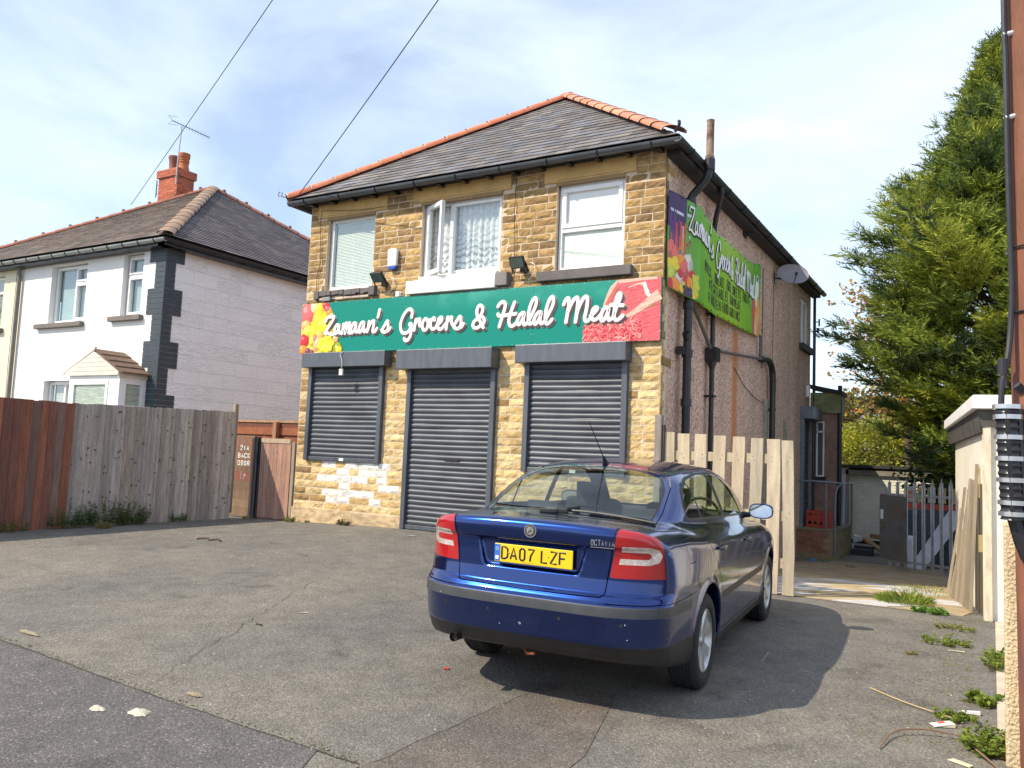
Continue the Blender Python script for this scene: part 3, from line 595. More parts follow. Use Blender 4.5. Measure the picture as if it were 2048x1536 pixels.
# local axes: x = forward from the rear bumper, y = to the right-hand side, z = up
car = bpy.data.objects.new('parked_car', None); C.objects.link(car); car.empty_display_size = .1
Mx = CA.to_4x4(); Mx.translation = CO; car.matrix_world = Mx
tag(car, 'dark blue hatchback parked nose first in front of the shop with yellow rear plate', 'car'); OFF[car.name] = (0, 0, 0)
def lut(xs, ys, lo, hi, n=800, sg=.02):
    x = np.linspace(lo, hi, n); y = np.interp(x, xs, ys); k = max(1, int(sg / ((hi - lo) / n))); ker = np.exp(-.5 * (np.arange(-3 * k, 3 * k + 1) / k) ** 2); ker /= ker.sum()
    y = np.convolve(np.pad(y, 3 * k, mode='edge'), ker, 'valid'); return lambda q: np.interp(q, x, y)
def smax(a, b, k): return np.maximum(a, b) + np.maximum(k - np.abs(a - b), 0) ** 2 / (4 * k)
def smin(a, b, k): return -smax(-a, -b, k)
fW = lut([.1, .2, .3, .42, .5, .62, .8, .92, 1.0, 1.08, 1.2, 1.6], [.80, .835, .86, .872, .878, .886, .884, .872, .852, .815, .74, .5], 0, 1.7, sg=.035)
fWG = lut([.8, 1.05, 1.2, 1.35, 1.44, 1.55], [.86, .772, .712, .645, .59, .50], .7, 1.7, sg=.04)
fTG = lut([0, .35, .55, .8, 1.05, 1.27, 1.5, 1.8, 2.15, 2.5, 2.75, 3.0, 3.3, 3.6, 3.9], [.9, 1.01, 1.10, 1.228, 1.345, 1.43, 1.465, 1.484, 1.49, 1.476, 1.435, 1.33, 1.16, .985, .8], 0, 4.6, sg=.07)
fTL = lut([-.1, .04, .09, .14, .2, .4, .7, 1.0, 2, 3, 3.4, 3.8, 4.2, 4.45, 4.6], [1.10, 1.115, 1.122, 1.12, 1.118, 1.125, 1.12, 1.09, 1.05, 1.02, 1.0, .94, .83, .70, .58], -.1, 4.7, sg=.03)
fYR = lut([.1, .28, .38, .422, .432, .55, .598, .662, .674, .706, .72, .80, .90, .975, .992, 1.05, 1.1, 1.13, 1.3], [.26, .13, .075, .05, .040, .020, .008, .012, .034, .05, .072, .085, .088, .086, .066, .058, .062, .09, .2], 0, 1.6, n=2000, sg=.006)
fYF = lut([.1, .3, .5, .65, .8, 1.0], [.12, .02, .0, .05, .2, .5], 0, 1.6, sg=.04)
fB = lut([-.1, .25, .6, .9, 3.9, 4.6], [.34, .31, .24, .2, .18, .2], -.2, 4.8, sg=.05)
def carf(u, v, z):
    a = np.abs(v)
    tp = .088 * np.maximum(0, (1.35 - u) / 1.35) ** 2.2 + .12 * np.maximum(0, (u - 3.3) / 1.27) ** 2.4
    r1 = np.hypot(u - 1.08, z - .33); r2 = np.hypot(u - 3.66, z - .33)
    fl = .012 * np.exp(-((np.minimum(r1, r2) - .375) / .03) ** 2)
    side = a - (fW(z) - tp + fl)
    top = z - (fTL(u) - .06 * a * a - .10 * np.maximum(a - .55, 0) ** 1.5)
    q = a / .88
    rear = fYR(z) + .035 * a * a + .30 * q ** 5.5 - u
    front = u - (4.57 - fYF(z) - .10 * a * a - .25 * q ** 6)
    body = smax(side, top, .11); body = smax(body, rear, .05); body = smax(body, front, .12); body = smax(body, fB(u) - z, .05)
    tg = .10 * np.maximum(0, (1.5 - u) / 1.0) ** 2 + .09 * np.maximum(0, (u - 2.4) / 1.0) ** 2
    gs = a - (fWG(z) - tg)
    gt = z - (fTG(u) - .13 * a * a - .16 * np.maximum(a - .3, 0) ** 2)
    gh = smax(gs, gt, .10); gh = smax(gh, 1.0 - z, .02); gh = smax(gh, .38 - u, .02)
    f = smin(body, gh, .05)
    # number plate recess
    hw = .31 + .05 * np.clip((z - .8) / .18, 0, 1)
    box = smax(smax(a - hw, np.abs(z - .893) - .082, .03), u - .125, .02)
    f = smax(f, -box, .014)
    # wheel arches
    for r in (r1, r2): f = smax(f, -np.maximum(r - .365, .52 - a), .008)
    return f
def surface_nets(f, lo, hi, h):
    ax = [np.arange(lo[i], hi[i] + h, h) for i in range(3)]; nx, ny, nz = [len(a) for a in ax]
    U, V, Z = np.meshgrid(*ax, indexing='ij'); F = f(U, V, Z); s = F < 0
    c = np.zeros((nx - 1, ny - 1, nz - 1, 3)); cnt = np.zeros((nx - 1, ny - 1, nz - 1))
    for axis in range(3):
        n = [nx, ny, nz]; sl0 = [slice(None)] * 3; sl1 = [slice(None)] * 3; sl0[axis] = slice(0, -1); sl1[axis] = slice(1, None)
        A, B = F[tuple(sl0)], F[tuple(sl1)]; cr = (s[tuple(sl0)] != s[tuple(sl1)]); t = np.where(cr, A / np.where(cr, A - B, 1), 0)
        P = [X[tuple(sl0)].copy() for X in (U, V, Z)]; P[axis] = P[axis] + t * h
        o1, o2 = [k for k in range(3) if k != axis]
        for d1 in (0, 1):
            for d2 in (0, 1):
                src = [slice(None)] * 3; src[o1] = slice(d1, n[o1] - 1 + d1); src[o2] = slice(d2, n[o2] - 1 + d2); src = tuple(src)
                w_ = cr[src]; cnt += w_
                for k in range(3): c[..., k] += np.where(w_, P[k][src], 0)
    act = cnt > 0; idx = -np.ones(act.shape, dtype=np.int64); idx[act] = np.arange(act.sum()); verts = c[act] / cnt[act][:, None]; quads = []
    for axis in range(3):
        sl0 = [slice(None)] * 3; sl1 = [slice(None)] * 3; sl0[axis] = slice(0, -1); sl1[axis] = slice(1, None); o1, o2 = [k for k in range(3) if k != axis]
        for k in (o1, o2): sl0[k] = slice(1, -1); sl1[k] = slice(1, -1)
        a, b = s[tuple(sl0)], s[tuple(sl1)]; I = np.argwhere(a != b); ins = a[a != b]
        I = I.copy(); I[:, o1] += 1; I[:, o2] += 1
        def g_(d1, d2):
            J = I.copy(); J[:, o1] -= d1; J[:, o2] -= d2; return idx[J[:, 0], J[:, 1], J[:, 2]]
        q = np.stack([g_(1, 1), g_(0, 1), g_(0, 0), g_(1, 0)], 1); flip = ins if axis != 1 else ~ins
        q[~flip] = q[~flip][:, ::-1]; quads.append(q)
    return verts, np.concatenate(quads)
cv, cq = surface_nets(carf, (-.06, -.98, .1), (4.66, .98, 1.56), .0165)
def grad(P, e=1e-4):
    G = []
    for k in range(3):
        A = P.copy(); B = P.copy(); A[:, k] += e; B[:, k] -= e; G.append((carf(A[:, 0], A[:, 1], A[:, 2]) - carf(B[:, 0], B[:, 1], B[:, 2])) / (2 * e))
    return np.stack(G, 1)
for it in range(4):
    G = grad(cv); F = carf(cv[:, 0], cv[:, 1], cv[:, 2]); st = G * (F / np.maximum((G * G).sum(1), .2))[:, None]; ln = np.linalg.norm(st, axis=1, keepdims=True); st *= np.minimum(1, .01 / np.maximum(ln, 1e-9)); cv = cv - st
def root(fn, a, b):
    for _ in range(40):
        m_ = (a + b) / 2
        if fn(m_) > 0: a = m_
        else: b = m_
    return (a + b) / 2
def c1(u, v, z): return float(carf(np.array([u]), np.array([v]), np.array([z]))[0])
def rear_u(v, z): return root(lambda t: c1(t, v, z), -.1, .5)
def side_v(u, z): return root(lambda t: c1(u, t, z), 1.1, .45)
def top_z(u, v): return root(lambda t: c1(u, v, t), 1.7, .9)
cbm = bmesh.new(); bvs = [cbm.verts.new(p) for p in cv]
for q in cq:
    try: cbm.faces.new([bvs[i] for i in q])
    except ValueError: pass
cbm.normal_update(); lay = cbm.faces.layers.int.new('part')
def inpoly(x, y, P):
    c = False; n = len(P); j = n - 1
    for i in range(n):
        xi, yi = P[i]; xj, yj = P[j]
        if (yi > y) != (yj > y) and x < (xj - xi) * (y - yi) / (yj - yi) + xi: c = not c
        j = i
    return c
PR = {'s': (0, 2), 'r': (1, 2), 't': (0, 1)}
def region(proj, P, pid, pred, only=None):
    i, j = PR[proj]; k3 = 3 - i - j; x0 = min(p[0] for p in P) - .04; x1 = max(p[0] for p in P) + .04; y0 = min(p[1] for p in P) - .04; y1 = max(p[1] for p in P) + .04
    F = set()
    for f in cbm.faces:
        c = f.calc_center_median()
        if x0 < c[i] < x1 and y0 < c[j] < y1 and pred(c) and (only is None or f[lay] in only): F.add(f)
    n = len(P)
    for e in range(n):
        a, b = P[e], P[(e + 1) % n]; dx, dy = b[0] - a[0], b[1] - a[1]; L = math.hypot(dx, dy)
        if L < 1e-6: continue
        nx_, ny_ = -dy / L, dx / L; cand = []
        for f in F:
            dmin = 1e9; dmax = -1e9; tmin = 1e9; tmax = -1e9
            for v in f.verts:
                d_ = (v.co[i] - a[0]) * nx_ + (v.co[j] - a[1]) * ny_; t = ((v.co[i] - a[0]) * dx + (v.co[j] - a[1]) * dy) / L
                dmin = min(dmin, d_); dmax = max(dmax, d_); tmin = min(tmin, t); tmax = max(tmax, t)
            if dmin < -1e-6 and dmax > 1e-6 and tmax > -.002 and tmin < L + .002: cand.append(f)
        if not cand: continue
        co = [0, 0, 0]; no = [0, 0, 0]; co[i], co[j] = a; no[i], no[j] = nx_, ny_
        es = set(); vs = set()
        for f in cand: es.update(f.edges); vs.update(f.verts)
        ret = bmesh.ops.bisect_plane(cbm, geom=cand + list(es) + list(vs), dist=1e-6, plane_co=co, plane_no=no)
        F = {f for f in F if f.is_valid} | {g for g in ret['geom'] if isinstance(g, bmesh.types.BMFace) and g.is_valid}
    for f in F:
        if not f.is_valid: continue
        c = f.calc_center_median()
        if pred(c) and inpoly(c[i], c[j], P) and (only is None or f[lay] in only): f[lay] = pid
def strip(pts, w_):   # thin polygon round a polyline
    L = []; R = []
    for k in range(len(pts)):
        a = pts[max(k - 1, 0)]; b = pts[min(k + 1, len(pts) - 1)]; dx, dy = b[0] - a[0], b[1] - a[1]; l = math.hypot(dx, dy); nx_, ny_ = -dy / l * w_ / 2, dx / l * w_ / 2
        L.append((pts[k][0] + nx_, pts[k][1] + ny_)); R.append((pts[k][0] - nx_, pts[k][1] - ny_))
    return L + R[::-1]
def rnd_poly(P, r, n=4):
    out = []
    for k in range(len(P)):
        p = Vector(P[k]); a = Vector(P[k - 1]); b = Vector(P[(k + 1) % len(P)]); da = (a - p); db = (b - p); ra = min(r, da.length * .45, db.length * .45)
        A = p + da.normalized() * ra; B = p + db.normalized() * ra
        for t in range(n + 1): s = t / n; q = A * (1 - s) ** 2 + p * 2 * s * (1 - s) + B * s * s; out.append((q.x, q.y))
    return out
def inset(P, d_):
    n = len(P); ar = sum(P[k][0] * P[(k + 1) % n][1] - P[(k + 1) % n][0] * P[k][1] for k in range(n)); sg = 1 if ar > 0 else -1; out = []
    for k in range(n):
        p = P[k]; a = P[k - 1]; b = P[(k + 1) % n]; n1_ = Vector((-(p[1] - a[1]), p[0] - a[0])); n2_ = Vector((-(b[1] - p[1]), b[0] - p[0]))
        nn = (n1_.normalized() + n2_.normalized()); nn = nn.normalized() if nn.length > 1e-6 else n1_.normalized(); out.append((p[0] + nn.x * d_ * sg, p[1] + nn.y * d_ * sg))
    return out
PAINT, LINER, LOWER, STRIP, GLR, GLW, GLSR, GLSF, TRIM, LRED, LCLR, GAP, GLQ = 0, 1, 2, 3, 4, 5, 6, 7, 8, 9, 10, 11, 12
for f in cbm.faces:
    c = f.calc_center_median(); a = abs(c.y)
    if min(math.hypot(c.x - 1.08, c.z - .33), math.hypot(c.x - 3.66, c.z - .33)) < .364 and a > .45: f[lay] = LINER
any_ = lambda c: True
# black valance and sills
region('r', [(-1, .1), (1, .1), (1, .425), (-1, .425)], LOWER, lambda c: c.x < .8, {0})
region('s', [(.8, .1), (3.9, .1), (3.9, .285), (.8, .285)], LOWER, any_, {0})
# bumper strip
region('r', [(-1, .600), (1, .600), (1, .660), (-1, .660)], STRIP, lambda c: c.x < .66, {0})
for s in (1, -1):
    sp_ = (lambda s: (lambda c: c.y * s > .3))(s)
    region('s', [(1.50, .535), (3.22, .535), (3.22, .592), (1.50, .592)], STRIP, sp_, {0})
    # windows
    dlo = rnd_poly([(1.02, 1.105), (2.05, 1.068), (3.22, 1.035), (3.15, 1.10), (2.85, 1.275), (2.6, 1.372), (2.3, 1.408), (1.75, 1.408), (1.4, 1.378), (1.16, 1.30), (1.03, 1.19)], .05)
    region('s', dlo, TRIM, lambda c, s=s: c.y * s > .45, {0})
    g_all = inset(dlo, .016)
    region('s', g_all, GLSR, lambda c, s=s: c.y * s > .45, {TRIM})
    region('s', [(2.00, 1.0), (2.10, 1.0), (2.07, 1.5), (1.97, 1.5)], TRIM, lambda c, s=s: c.y * s > .45, {GLSR})
    region('s', [(1.345, 1.0), (1.375, 1.0), (1.335, 1.5), (1.305, 1.5)], TRIM, lambda c, s=s: c.y * s > .45, {GLSR})
    for f in cbm.faces:
        if f[lay] == GLSR:
            c = f.calc_center_median()
            if c.y * s > .45:
                if c.x > 2.03: f[lay] = GLSF
                elif c.x < 1.34: f[lay] = GLQ
# rear window and windscreen
rw = [(.545, -.575), (.575, -.3), (.583, 0), (.575, .3), (.545, .575), (.8, .592), (1.05, .565), (1.205, .50), (1.27, .3), (1.285, 0), (1.27, -.3), (1.205, -.50), (1.05, -.565), (.8, -.592)]
rw = rnd_poly(rw, .03, 3); region('t', rw, TRIM, lambda c: c.z > 1.0, {0}); region('t', inset(rw, .013), GLR, lambda c: c.z > 1.0, {TRIM})
ws = rnd_poly([(2.70, -.52), (2.70, .52), (3.05, .60), (3.42, .66), (3.53, .4), (3.56, 0), (3.53, -.4), (3.42, -.66), (3.05, -.60)], .03, 3)
region('t', ws, TRIM, lambda c: c.z > .95, {0}); region('t', inset(ws, .02), GLW, lambda c: c.z > .95, {TRIM})
# lights
for s in (1, -1):
    lp = rnd_poly([(.508 * s, .815), (.553 * s, 1.10), (.66 * s, 1.086), (.80 * s, 1.035), (1.0 * s, .96), (1.0 * s, .822), (.80 * s, .815)], .012, 2)
    sl3 = [(-.1, .7), (.29, .7), (.275, .9), (.245, 1.2), (-.1, 1.2)]
    region('s', sl3, 99, lambda c, s=s: c.y * s > .4 and .8 < c.z < 1.13, {0})
    region('r', lp, LRED, lambda c, s=s: c.x < .5 and c.z > .75, {99})
    for f in cbm.faces:
        if f[lay] == 99: f[lay] = 0
    cl = rnd_poly([(.556 * s, .895), (.72 * s, .895), (.765 * s, .91), (.778 * s, .95), (.765 * s, .985), (.72 * s, 1.0), (.578 * s, 1.0), (.570 * s, .967), (.715 * s, .967), (.73 * s, .948), (.715 * s, .928), (.563 * s, .928)], .006, 2)
    region('r', cl, LCLR, lambda c, s=s: c.x < .5, {LRED})
# shut lines
tg = [(.545, 1.112), (.52, .98), (.497, .81), (.490, .735)] + [(.490 - .035 * (1 - math.cos(t)), .735 - .033 * math.sin(t)) for t in (.5, 1.0, 1.4)]
tl = tg + [(.3, .700), (0, .698)] + [(-x, z_) for x, z_ in ([(.3, .700)] + tg[::-1])]
region('r', strip(tl, .0065), GAP, lambda c: c.x < .3, {0})
for s in (1, -1):
    S_ = lambda c, s=s: c.y * s > .4
    region('t', strip([(.07, .547 * s), (.2, .565 * s), (.35, .60 * s), (.5, .612 * s), (.8, .618 * s), (1.1, .585 * s), (1.25, .535 * s), (1.33, .3 * s), (1.345, 0)], .006), GAP, lambda c: c.z > 1.05, {0})
    region('s', strip([(.05, .672), (.4, .676), (.76, .690)], .005), GAP, S_, {0})
    region('s', strip([(1.04, 1.098), (1.10, 1.0), (1.24, .86), (1.42, .70), (1.49, .55), (1.50, .35), (1.53, .315), (2.04, .312)], .0065), GAP, S_, {0, STRIP})
    region('s', strip([(2.055, 1.065), (2.07, .9), (2.065, .6), (2.05, .31)], .0065), GAP, S_, {0, STRIP})
    region('s', strip([(2.05, .312), (3.02, .312), (3.11, .40), (3.14, .6), (3.15, .9), (3.14, 1.03)], .0065), GAP, S_, {0, STRIP})
region('s', strip([(.60, 1.01), (.61, .90), (.64, .875), (.74, .875), (.765, .90), (.765, 1.0), (.74, 1.03), (.63, 1.03), (.60, 1.01)], .005), GAP, lambda c: c.y > .4, {0})
def take(ids, name, mat, parent, pred=None, sc=None, keep=False):
    fs = [f for f in cbm.faces if f[lay] in ids and (pred is None or pred(f.calc_center_median()))]
    vm = {}; vs = []; out = []
    for f in fs:
        ii = []
        for v in f.verts:
            if v not in vm: vm[v] = len(vs); vs.append(v.co[:])
            ii.append(vm[v])
        out.append(ii)
    me = bpy.data.meshes.new(name); me.from_pydata(vs, [], out); me.update(); me.materials.append(mat); me.polygons.foreach_set('use_smooth', np.ones(len(out), dtype=bool))
    nv = np.array([v.normal[:] for v in vm.keys()]); 
    me.normals_split_custom_set_from_vertices(nv.tolist())
    o = bpy.data.objects.new(name, me); C.objects.link(o); o.parent = parent; OFF[o.name] = (0, 0, 0); return o
cbm.normal_update()
# exact normals from the shape function
allv = np.array([v.co[:] for v in cbm.verts]); G = grad(allv); G /= np.maximum(np.linalg.norm(G, axis=1, keepdims=True), 1e-9)
for v, g_ in zip(cbm.verts, G): v.normal = Vector(g_)
def paint():
    mt = bpy.data.materials.new('blue_metallic_paint'); mt.use_nodes = True; nt = mt.node_tree; L = nt.links.new; b = nt.nodes['Principled BSDF']
    b.inputs['Metallic'].default_value = .9; b.inputs['Roughness'].default_value = .24; b.inputs['Coat Weight'].default_value = 1; b.inputs['Coat Roughness'].default_value = .025; b.inputs['Coat IOR'].default_value = 1.55
    tc = N(nt, 'ShaderNodeTexCoord'); n = N(nt, 'ShaderNodeTexNoise'); n.inputs['Scale'].default_value = 6; n.inputs['Detail'].default_value = 6; L(tc.outputs['Object'], n.inputs['Vector'])
    mr = N(nt, 'ShaderNodeMapRange'); mr.inputs['From Min'].default_value = .35; mr.inputs['From Max'].default_value = .75; mr.inputs['To Min'].default_value = .015; mr.inputs['To Max'].default_value = .09; L(n.outputs['Fac'], mr.inputs['Value']); L(mr.outputs[0], b.inputs['Coat Roughness'])
    sz = N(nt, 'ShaderNodeSeparateXYZ'); L(tc.outputs['Object'], sz.inputs[0]); m3 = N(nt, 'ShaderNodeMapRange'); m3.inputs['From Min'].default_value = .7; m3.inputs['From Max'].default_value = .3; m3.inputs['To Min'].default_value = 0; m3.inputs['To Max'].default_value = .07; L(sz.outputs['Z'], m3.inputs['Value'])
    mul = N(nt, 'ShaderNodeMath', operation='MULTIPLY'); L(m3.outputs[0], mul.inputs[0]); L(n.outputs['Fac'], mul.inputs[1])
    dm = N(nt, 'ShaderNodeMix', data_type='RGBA'); dm.inputs['A'].default_value = (.001, .026, .165, 1); dm.inputs['B'].default_value = (.10, .085, .07, 1); L(mul.outputs[0], dm.inputs['Factor'])
    ge = N(nt, 'ShaderNodeNewGeometry'); mx = N(nt, 'ShaderNodeMix', data_type='RGBA'); mx.inputs['B'].default_value = (.05, .055, .06, 1)
    L(ge.outputs['Backfacing'], mx.inputs['Factor']); L(dm.outputs['Result'], mx.inputs['A']); L(mx.outputs['Result'], b.inputs['Base Color'])
    return mt
PM = paint(); plast = M('charcoal_trim', (.045, .048, .055), .5, var=.2, scale=10, bump=.06, bscale=300); blk2 = M('rubber_black', (.014, .014, .016), .45, var=.15); liner = M('arch_liner', (.008, .008, .008), .9)
cg = glass_mat('car_glass', (.80, .88, .82), 1.5)
isT = lambda c: c.x < .33 and .70 < c.z < 1.15 and abs(c.y) < .49 + .06 * max(0, min(1, (c.z - .8) / .3)) or (c.x < 1.34 and c.z > 1.08 and abs(c.y) < .617 and abs(c.y) < (.547 + (c.x - .07) * .19 if c.x < .35 else .617 - max(0, c.x - 1.0) ** 2 * .8))
def isdoorR(c): return .99 < c.x < 2.06 and .314 < c.z < 1.10 and c.x > (1.04 + max(0, (1.098 - c.z)) * .95 if c.z > .70 else 1.42 + (.70 - c.z) * .3)
def isdoorF(c): return 2.06 < c.x < (3.145 if c.z > .5 else 3.02 + (c.z - .31) * .5) and .314 < c.z < 1.066
take({0}, 'body', PM, car, lambda c: not isT(c) and not ((isdoorR(c) or isdoorF(c)) and abs(c.y) > .5))
take({0}, 'tailgate', PM, car, isT)
doors = {}
for s, in ((1,), (-1,)):
    doors[(s, 'r')] = take({0}, 'door', PM, car, lambda c: isdoorR(c) and c.y * s > .5 and not isT(c)); doors[(s, 'f')] = take({0}, 'door', PM, car, lambda c: isdoorF(c) and c.y * s > .5 and not isT(c))
[take({LINER}, 'arch_liner', liner, car, lambda c, s=s, q=q: c.y * s > 0 and (c.x > 2.4) == q) for s in (1, -1) for q in (True, False)]; take({LOWER}, 'lower_valance', blk2, car)
take({STRIP}, 'bumper_strip', plast, car, lambda c: c.x < 1)
for s in (1, -1): take({STRIP}, 'side_moulding', blk2, car, lambda c, s=s: c.x > 1 and c.y * s > 0)
take({GLR}, 'rear_window', cg, car); take({GLW}, 'windscreen', cg, car)
take({TRIM}, 'window_seal', blk2, car)
for s in (1, -1):
    take({GLSR}, 'side_window', cg, doors[(s, 'r')], lambda c, s=s: c.y * s > 0); take({GLSF}, 'side_window', cg, doors[(s, 'f')], lambda c, s=s: c.y * s > 0); take({GLQ}, 'quarter_window', cg, car, lambda c, s=s: c.y * s > 0)
redm = M('red_lens', (.36, .003, .006), .12, var=.05, coat=1, bump=.12, bscale=120); clr = M('clear_lens', (.72, .62, .58), .15, metal=.5, var=.25, scale=30, coat=1, bump=.3, bscale=90)
for s in (1, -1):
    t_ = take({LRED}, 'tail_light', redm, car, lambda c, s=s: c.y * s > 0); take({LCLR}, 'reversing_lens', clr, t_, lambda c, s=s: c.y * s > 0)
cbm.free()
# number plate
def cbox(mb, c, hx, hy, hz, col=None): mb.box(c[0] - hx, c[0] + hx, c[1] - hy, c[1] + hy, c[2] - hz, c[2] + hz, col)
PZ = .892; PU = .095
b = MB(); cbox(b, (PU, .018, PZ), .005, .262, .056); plate = b.build('number_plate', M('plate_yellow', (.80, .52, .01), .35, var=.03), car, bevel=.004)
b = MB(); cbox(b, (PU - .0058, -.224, PZ), .001, .019, .05); b.build('blue_band', M('plate_blue', (.03, .14, .5), .4), plate)
def stroke(mb, pts, r, fn, n=6, squash=.35, flat=None, k=1):
    mb.tube([fn(*p) for p in pts], r, n, flat=flat, squash=squash)
GL = {  # block letters on a 1 x 2 cell
 'D': ["0 0 0 2 .55 2 .95 1.7 1 1 .95 .3 .55 0 0 0"], 'A': ["0 0 .5 2 1 0", ".2 .62 .8 .62"], '0': [".1 .3 .1 1.7 .35 2 .65 2 .9 1.7 .9 .3 .65 0 .35 0 .1 .3"], '7': ["0 2 1 2 .45 .9 .35 0"],
 'L': ["0 2 0 0 .9 0"], 'Z': ["0 2 1 2 0 0 1 0"], 'F': ["0 0 0 2 .95 2", "0 1.05 .8 1.05"], 'B': ["0 0 0 2 .7 2 .95 1.5 .7 1.05 0 1.05", ".7 1.05 1 .5 .7 0 0 0"], 'C': ["1 1.6 .7 2 .3 2 0 1.6 0 .4 .3 0 .7 0 1 .4"], 'K': ["0 0 0 2", "1 2 0 .9 1 0"],
 'O': [".1 .3 .1 1.7 .35 2 .65 2 .9 1.7 .9 .3 .65 0 .35 0 .1 .3"], 'R': ["0 0 0 2 .7 2 1 1.5 .7 1 0 1", ".5 1 1 0"], '2': ["0 1.5 .3 2 .7 2 1 1.5 .8 1 0 0 1 0"], '1': [".2 1.5 .5 2 .5 0"], 'T': ["0 2 1 2", ".5 2 .5 0"], 'I': [".5 0 .5 2"],
 'V': ["0 2 .5 0 1 2"], 'M': ["0 0 0 2 .5 .8 1 2 1 0"], 'U': ["0 2 0 .4 .3 0 .7 0 1 .4 1 2"], 'E': ["1 2 0 2 0 0 1 0", "0 1 .8 1"], 'X': ["0 0 1 2", "0 2 1 0"], 'G': ["1 1.6 .7 2 .3 2 0 1.6 0 .4 .3 0 .7 0 1 .4 1 .9 .6 .9"], 'S': ["1 1.7 .6 2 .2 1.9 0 1.5 .5 1.05 1 .6 .8 .1 .3 0 0 .3"]}
def write(mb, txt, fn, x, y, cw, ch, gap, r, squash=.3, flat=None, n=6, jit=0, rr=random.Random(2)):
    for ch_ in txt:
        if ch_ in GL:
            for st in GL[ch_]:
                a = list(map(float, st.split())); pts = [(x + a[i] * cw + rr.uniform(-jit, jit), y + a[i + 1] * ch / 2 + rr.uniform(-jit, jit)) for i in range(0, len(a), 2)]
                mb.tube([fn(*p) for p in pts], r, n, flat=flat, squash=squash)
        x += (cw + gap) if ch_ != ' ' else (cw * .75)
    return x
b = MB(); write(b, 'DA07 LZF', lambda x, y: (PU - .0062, x, y), -.192, PZ - .033, .041, .070, .0185, .0062, squash=.3, flat=(1, 0, 0), n=8)
b.build('plate_characters', M('black_paint', (.012, .012, .014), .4), plate, smooth=True)
b = MB(); write(b, 'BRAD GARAGE'[:0] + 'LLCILLCILIL', lambda x, y: (PU - .0058, x, y), -.05, PZ - .049, .0042, .006, .003, .0007, flat=(1, 0, 0)); b.build('plate_small_print', M('small_print', (.25, .18, .05), .5), plate)
b = MB(); 
for k in range(12): a = 2 * math.pi * k / 12; cbox(b, (PU - .0074, -.224 + .009 * math.cos(a), PZ + .024 + .009 * math.sin(a)), .0006, .0015, .0015)
cbox(b, (PU - .0074, -.224, PZ - .03), .0006, .011, .011); b.build('band_marks', M('mark_white', (.7, .7, .7), .5), plate)
for x_ in (-.145, .12): b = MB(); b.sphere((PU - .006, x_, PZ + .005), .006, 8, 5, sc=(.5, 1, 1)); b.build('plate_screw', M('screw_cap', (.55, .4, .1), .4), plate, smooth=True)
# round badge
chrome = M('chrome', (.75, .76, .78), .12, metal=1, var=.03); bz = 1.047; bu = rear_u(0, bz)
b = MB(); b.tube([(bu + .01, 0.01, bz), (bu - .006, .01, bz)], .041, 28); bd = b.build('round_badge', chrome, car, smooth=True, bevel=0)
b = MB(); b.tube([(bu - .003, .01, bz), (bu - .0072, .01, bz)], .036, 28); b.build('badge_field', M('badge_black', (.02, .022, .02), .3), bd, smooth=True)
b = MB()
b.tube([(bu - .0072, .01, bz), (bu - .009, .01, bz)], .0235, 24)
for k in range(9): a = math.pi * (.1 + .8 * k / 8); b.beam((bu - .009, .01 + .012 * math.cos(a), bz + .012 * math.sin(a)), (bu - .009, .01 + .031 * math.cos(a), bz + .031 * math.sin(a)), .0035, .003, up=(1, 0, 0))
for k in range(14): a = 2 * math.pi * (k + .5) / 14; cbox(b, (bu - .0085, .01 + .0295 * math.cos(a), bz + .0295 * math.sin(a)), .0008, .0016, .003)
b.build('badge_relief', chrome, bd)
b = MB(); b.beam((bu - .0098, .0, bz - .014), (bu - .0098, .018, bz + .012), .004, .0012, up=(1, 0, 0)); b.beam((bu - .0098, .004, bz - .006), (bu - .0098, .024, bz - .002), .006, .0012, up=(1, 0, 0)); b.build('badge_arrow', M('badge_black'), bd)
# model lettering
b = MB(); ou = rear_u(.46, 1.012); o2u = rear_u(.56, 1.012); osl = (o2u - ou) / .1
fn = lambda x, y: (ou + (x - .46) * osl - .002, x, y)
write(b, 'OCTAVIA', fn, .400, .998, .0135, .032, .0068, .0022, squash=.6, flat=(1, 0, 0)); b.beam(fn(.398, .988), fn(.537, .986), .005, .004, up=(0, 0, 1)); b.build('boot_lettering', chrome, car, smooth=True)
# sensors, scratch, exhaust
for v_ in (-.235, .235, -.55, .60): b = MB(); u_ = rear_u(v_, .53 + .03); b.tube([(u_ + .01, v_, .56), (u_ - .003, v_, .56)], .011, 14); b.build('parking_sensor', blk2, car, smooth=True)
b = MB()
for (v_, z_, l_) in ((-.02, .49, .012), (-.028, .497, .006), (-.16, .475, .004), (.62, .56, .008), (.63, .475, .004), (-.6, .61, .004)): u_ = rear_u(v_, z_); b.beam((u_ - .001, v_, z_), (u_ - .001, v_ + .004, z_ + l_), .004, .0015, up=(1, 0, 0))
b.build('paint_chip', M('primer_grey', (.5, .55, .6), .6), car)
b = MB(); b.tube([(.35, -.5, .325), (.14, -.5, .335), (.075, -.5, .335)], .028, 14, cap=False); b.tube([(.10, -.5, .335), (.25, -.5, .33)], .024, 14); b.build('exhaust_pipe', M('sooty_steel', (.05, .045, .04), .5, metal=.6), car, smooth=True)
b = MB(); b.tube([(.20, -.06, .31), (.15, -.02, .295), (.13, .04, .305)], .010, 8); b.build('towing_eye', M('rusty_iron', (.2, .07, .03), .9), car, smooth=True)
